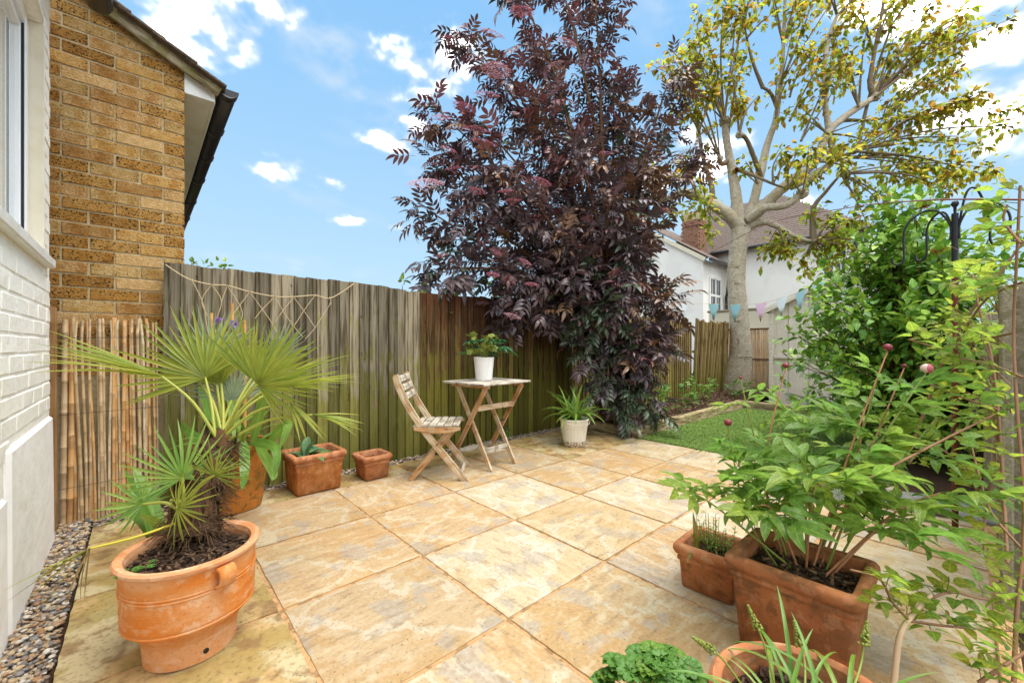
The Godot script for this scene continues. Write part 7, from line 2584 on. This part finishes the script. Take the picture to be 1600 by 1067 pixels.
func make_bed_plants():
	var lm := [leaf_mesh(0.08, 0.05, 0.2, 0.7, 0.25, 5, 1), leaf_mesh(0.07, 0.045, 0.1, 0.4, 0.25, 5, 1)]
	var k := 0
	for q in [[5.3, 2.78, 0.42, 0.5], [5.9, 2.85, 0.45, 0.55], [6.6, 2.9, 0.4, 0.5], [7.4, 3.05, 0.35, 0.42], [8.3, 2.95, 0.4, 0.32], [9.0, 2.85, 0.5, 0.28], [4.75, 2.72, 0.35, 0.4]]:
		bushy("bed_plant", ["light green leafy plant in the mulch, third beyond the purple tree", "tall light green plant in the mulch with upright stems", "light green leafy plant below the yellow-green fence", "small green plant in front of the leaning fence panel", "low green plant in front of the pale trunk", "low spreading green plant between trunk and shed", "leafy green plant under the purple tree beside the sleeper"][k], P(q[0], q[1], 0.04), 60, Vector3(q[2], q[3], q[2] * 0.6), lm, M.bedleaf, Vector2(0.7, 1.3), "plants in the flower bed")
		k += 1
	bushy("bed_plant", "small blue-green seedling at the foot of the brown fence behind the table", P(2.95, 3.36, 0.0), 18, Vector3(0.14, 0.12, 0.05), lm, M.bulb, Vector2(0.6, 1.0))
	# crowns rising behind the fence
	var items := []
	k = 0
	for q in [[0.58, 6.2, 1.85, 0.30, 0.35], [2.35, 3.95, 1.35, 0.42, 0.5], [4.6, 4.1, 1.9, 1.1, 0.8], [6.0, 4.2, 1.5, 0.9, 0.75]]:
		var t := thing("neighbour_shrub", ["lime green bush top showing over the grey fence beside the brick extension", "small lime green bush top showing over the fence beside the purple tree", "lime green bush behind the fence, seen through the purple tree", "lime green bush rising behind the yellow-green fence panel"][k], "shrub", P(q[0], q[1], 0), 0.0, "bushes beyond the fence")
		items = []
		for i in 26:
			var a := rr(0, TAU)
			var tip := Vector3(cos(a) * q[3] * sqrt(rng.randf()), q[2] + q[4] * rr(-0.6, 0.6), sin(a) * q[3] * sqrt(rng.randf()))
			if k == 0: tip.y = minf(tip.y, 2.12)
			if k == 1: tip.y = minf(tip.y, 1.66)
			obj("stem", tube_mesh([Vector3.ZERO, tip * Vector3(0.6, 0.5, 0.6), tip], [0.012, 0.003], 5), M.bark_brown, t)
			for j in 22:
				var d := rdir()
				items.append([frame(tip * Vector3(1, rr(0.8, 1.0), 1) + d * rr(0.02, 0.16), d + Vector3(0, -0.2, 0), rr(-0.5, 0.5), rr(0.7, 1.2)), rng.randi() % 2])
		var saved := items
		place_leaves(t, saved, lm, [M.clem[0], M.bedleaf[0]], 120, 0.45, 0.7)
		k += 1

# ---------------------------------------------------------------- small things
func make_hook_pole():
	var t := thing("hook_pole", "rusty garden pole with four black iron hooks and a finial", "hook pole", Vector3(HOOK[0].x, 0, HOOK[0].z))
	obj("pole", tube_mesh([Vector3(0, 0, 0), Vector3(0.004, 0.8, 0), Vector3(0, 1.42, 0)], 0.0135, 12, 0.02), M.rust_iron, t)
	obj("sleeve", tube_mesh([Vector3(0, 1.41, 0), Vector3(0, 1.74, 0)], 0.0145, 12), M.iron, t)
	obj("finial", lathe_mesh([Vector2(0.006, 1.74), Vector2(0.007, 1.775), Vector2(0.012, 1.78), Vector2(0.0165, 1.792), Vector2(0.012, 1.806), Vector2(0.0, 1.81)], 12), M.iron, t)
	for y in [1.17]: obj("wire_tie", lathe_mesh([Vector2(0.018, y), Vector2(0.021, y + 0.002), Vector2(0.018, y + 0.005)], 12), mat(C(150, 150, 150), 0.4), t)
	var k := 0
	for a in [-1.75, 1.1, 1.75, -1.15]:
		var d := Vector3(cos(a), 0, sin(a))
		var r := 0.018
		var up := [0.085, 0.19, 0.095, 0.07][k] as float
		var w := [0.20, 0.14, 0.19, 0.12][k] as float
		var dn := [0.19, 0.03, 0.06, 0.13][k] as float
		var b := Vector3(0, 1.60, 0)
		var pts := curve([b + d * r, b + d * r + Vector3(0, 0.08, 0), b + d * w * 0.35 + Vector3(0, 0.10 + up * 0.8, 0), b + d * w * 0.68 + Vector3(0, 0.10 + up * 0.8, 0), b + d * w + Vector3(0, 0.09, 0), b + d * w * 1.02 + Vector3(0, 0.0 - dn * 0.4, 0), b + d * (w + 0.02) + Vector3(0, -dn * 0.4 - 0.035, 0), b + d * (w + 0.048) + Vector3(0, -dn * 0.4 - 0.03, 0), b + d * (w + 0.055) + Vector3(0, -dn * 0.4 + 0.0, 0)], 40)
		obj("hook", tube_mesh(pts, 0.0055, 8), M.iron, t)
		k += 1
	var w := thing("garden_line", "thin reddish wire line slung from the far fence to the climber", "wire")
	obj("line", tube_mesh(curve(WIRE, 40), 0.0045, 5), M.stem_red, w)

func make_bunting():
	var t := thing("bunting", "string of small pastel triangular bunting flags in front of the pale trunk", "bunting")
	var pts := curve(BUNTING, 48)
	obj("string", tube_mesh(pts, 0.0028, 4), M.rope, t)
	var cols := [C(236, 240, 240), C(158, 204, 206), C(150, 200, 208), C(236, 196, 216), C(232, 240, 240), C(170, 210, 216), C(176, 212, 214)]
	for i in 7:
		var p: Vector3 = BUNTING[[0, 2, 3, 4, 5, 6, 7][i]]
		var q: Vector3 = BUNTING[[0, 2, 3, 4, 5, 6, 7][i] + 1]
		var d := (q - p).normalized()
		var w := 0.085
		var tip := p + Vector3(rr(-0.02, 0.02), -0.30, rr(-0.02, 0.02))
		var s := ST()
		var o := d.cross(Vector3.UP).normalized() * 0.0012
		var bulge := d.cross(Vector3.UP).normalized() * rr(0.006, 0.014)
		for sg in [-1, 1]:
			var c0: Vector3 = p + o * sg
			var l: Vector3 = p - d * w + o * sg
			var r: Vector3 = p + d * w + o * sg
			var m1: Vector3 = l.lerp(tip, 0.5) + bulge * 0.5
			var m2: Vector3 = r.lerp(tip, 0.5) + bulge * 0.5
			if sg > 0:
				quad(s, l, c0, c0.lerp(tip, 0.5) + bulge, m1); quad(s, c0, r, m2, c0.lerp(tip, 0.5) + bulge)
				tri(s, m1, c0.lerp(tip, 0.5) + bulge, tip); tri(s, c0.lerp(tip, 0.5) + bulge, m2, tip)
			else:
				quad(s, m1, c0.lerp(tip, 0.5) + bulge, c0, l); quad(s, c0.lerp(tip, 0.5) + bulge, m2, r, c0)
				tri(s, tip, c0.lerp(tip, 0.5) + bulge, m1); tri(s, tip, m2, c0.lerp(tip, 0.5) + bulge)
		var m := mat(cols[i], 0.8)
		m.backlight_enabled = true
		m.backlight = Color(0.5, 0.5, 0.5)
		obj("flag", done(s), m, t)

func make_litter():
	# snail shell and fallen bits on the patio by the climber
	var s := ST()
	var pts := []
	for i in 40:
		var f := i / 39.0
		var a := f * TAU * 2.6
		var r := 0.012 * (1.0 - f * 0.85)
		pts.append(Vector3(cos(a) * r, 0.010 + f * 0.006, sin(a) * r))
	tube(s, pts, [0.008, 0.002], 8)
	tag(obj("snail_shell", done(s), mat(C(112, 74, 48), 0.5), null, Transform3D(Basis(Vector3.UP, 0.5), P(1.72, 0.06, 0.001))), "brown snail shell lying on the patio by the side fence", "shell")
	var lf := leaf_mesh(0.035, 0.012, 0.2, 0.8, 0.4, 5, 0)
	var k := 0
	for q in [[2.28, 0.05], [1.12, 2.96], [0.02, 2.15], [3.0, 2.85]]:
		tag(obj("fallen_leaf", lf, mat(C(120, 78, 48), 0.8), null, turned(rr(0, TAU), P(q[0], q[1], 0.006), rr(-0.2, 0.2))), ["dry brown leaf on the patio slab beside the climber", "dry brown leaf on the patio beside the tulip pot", "dry brown leaf on the mossy slab beside the gravel", "dry brown leaf on the patio between table and white bucket"][k], "leaf", "dry leaves fallen on the patio")
		k += 1
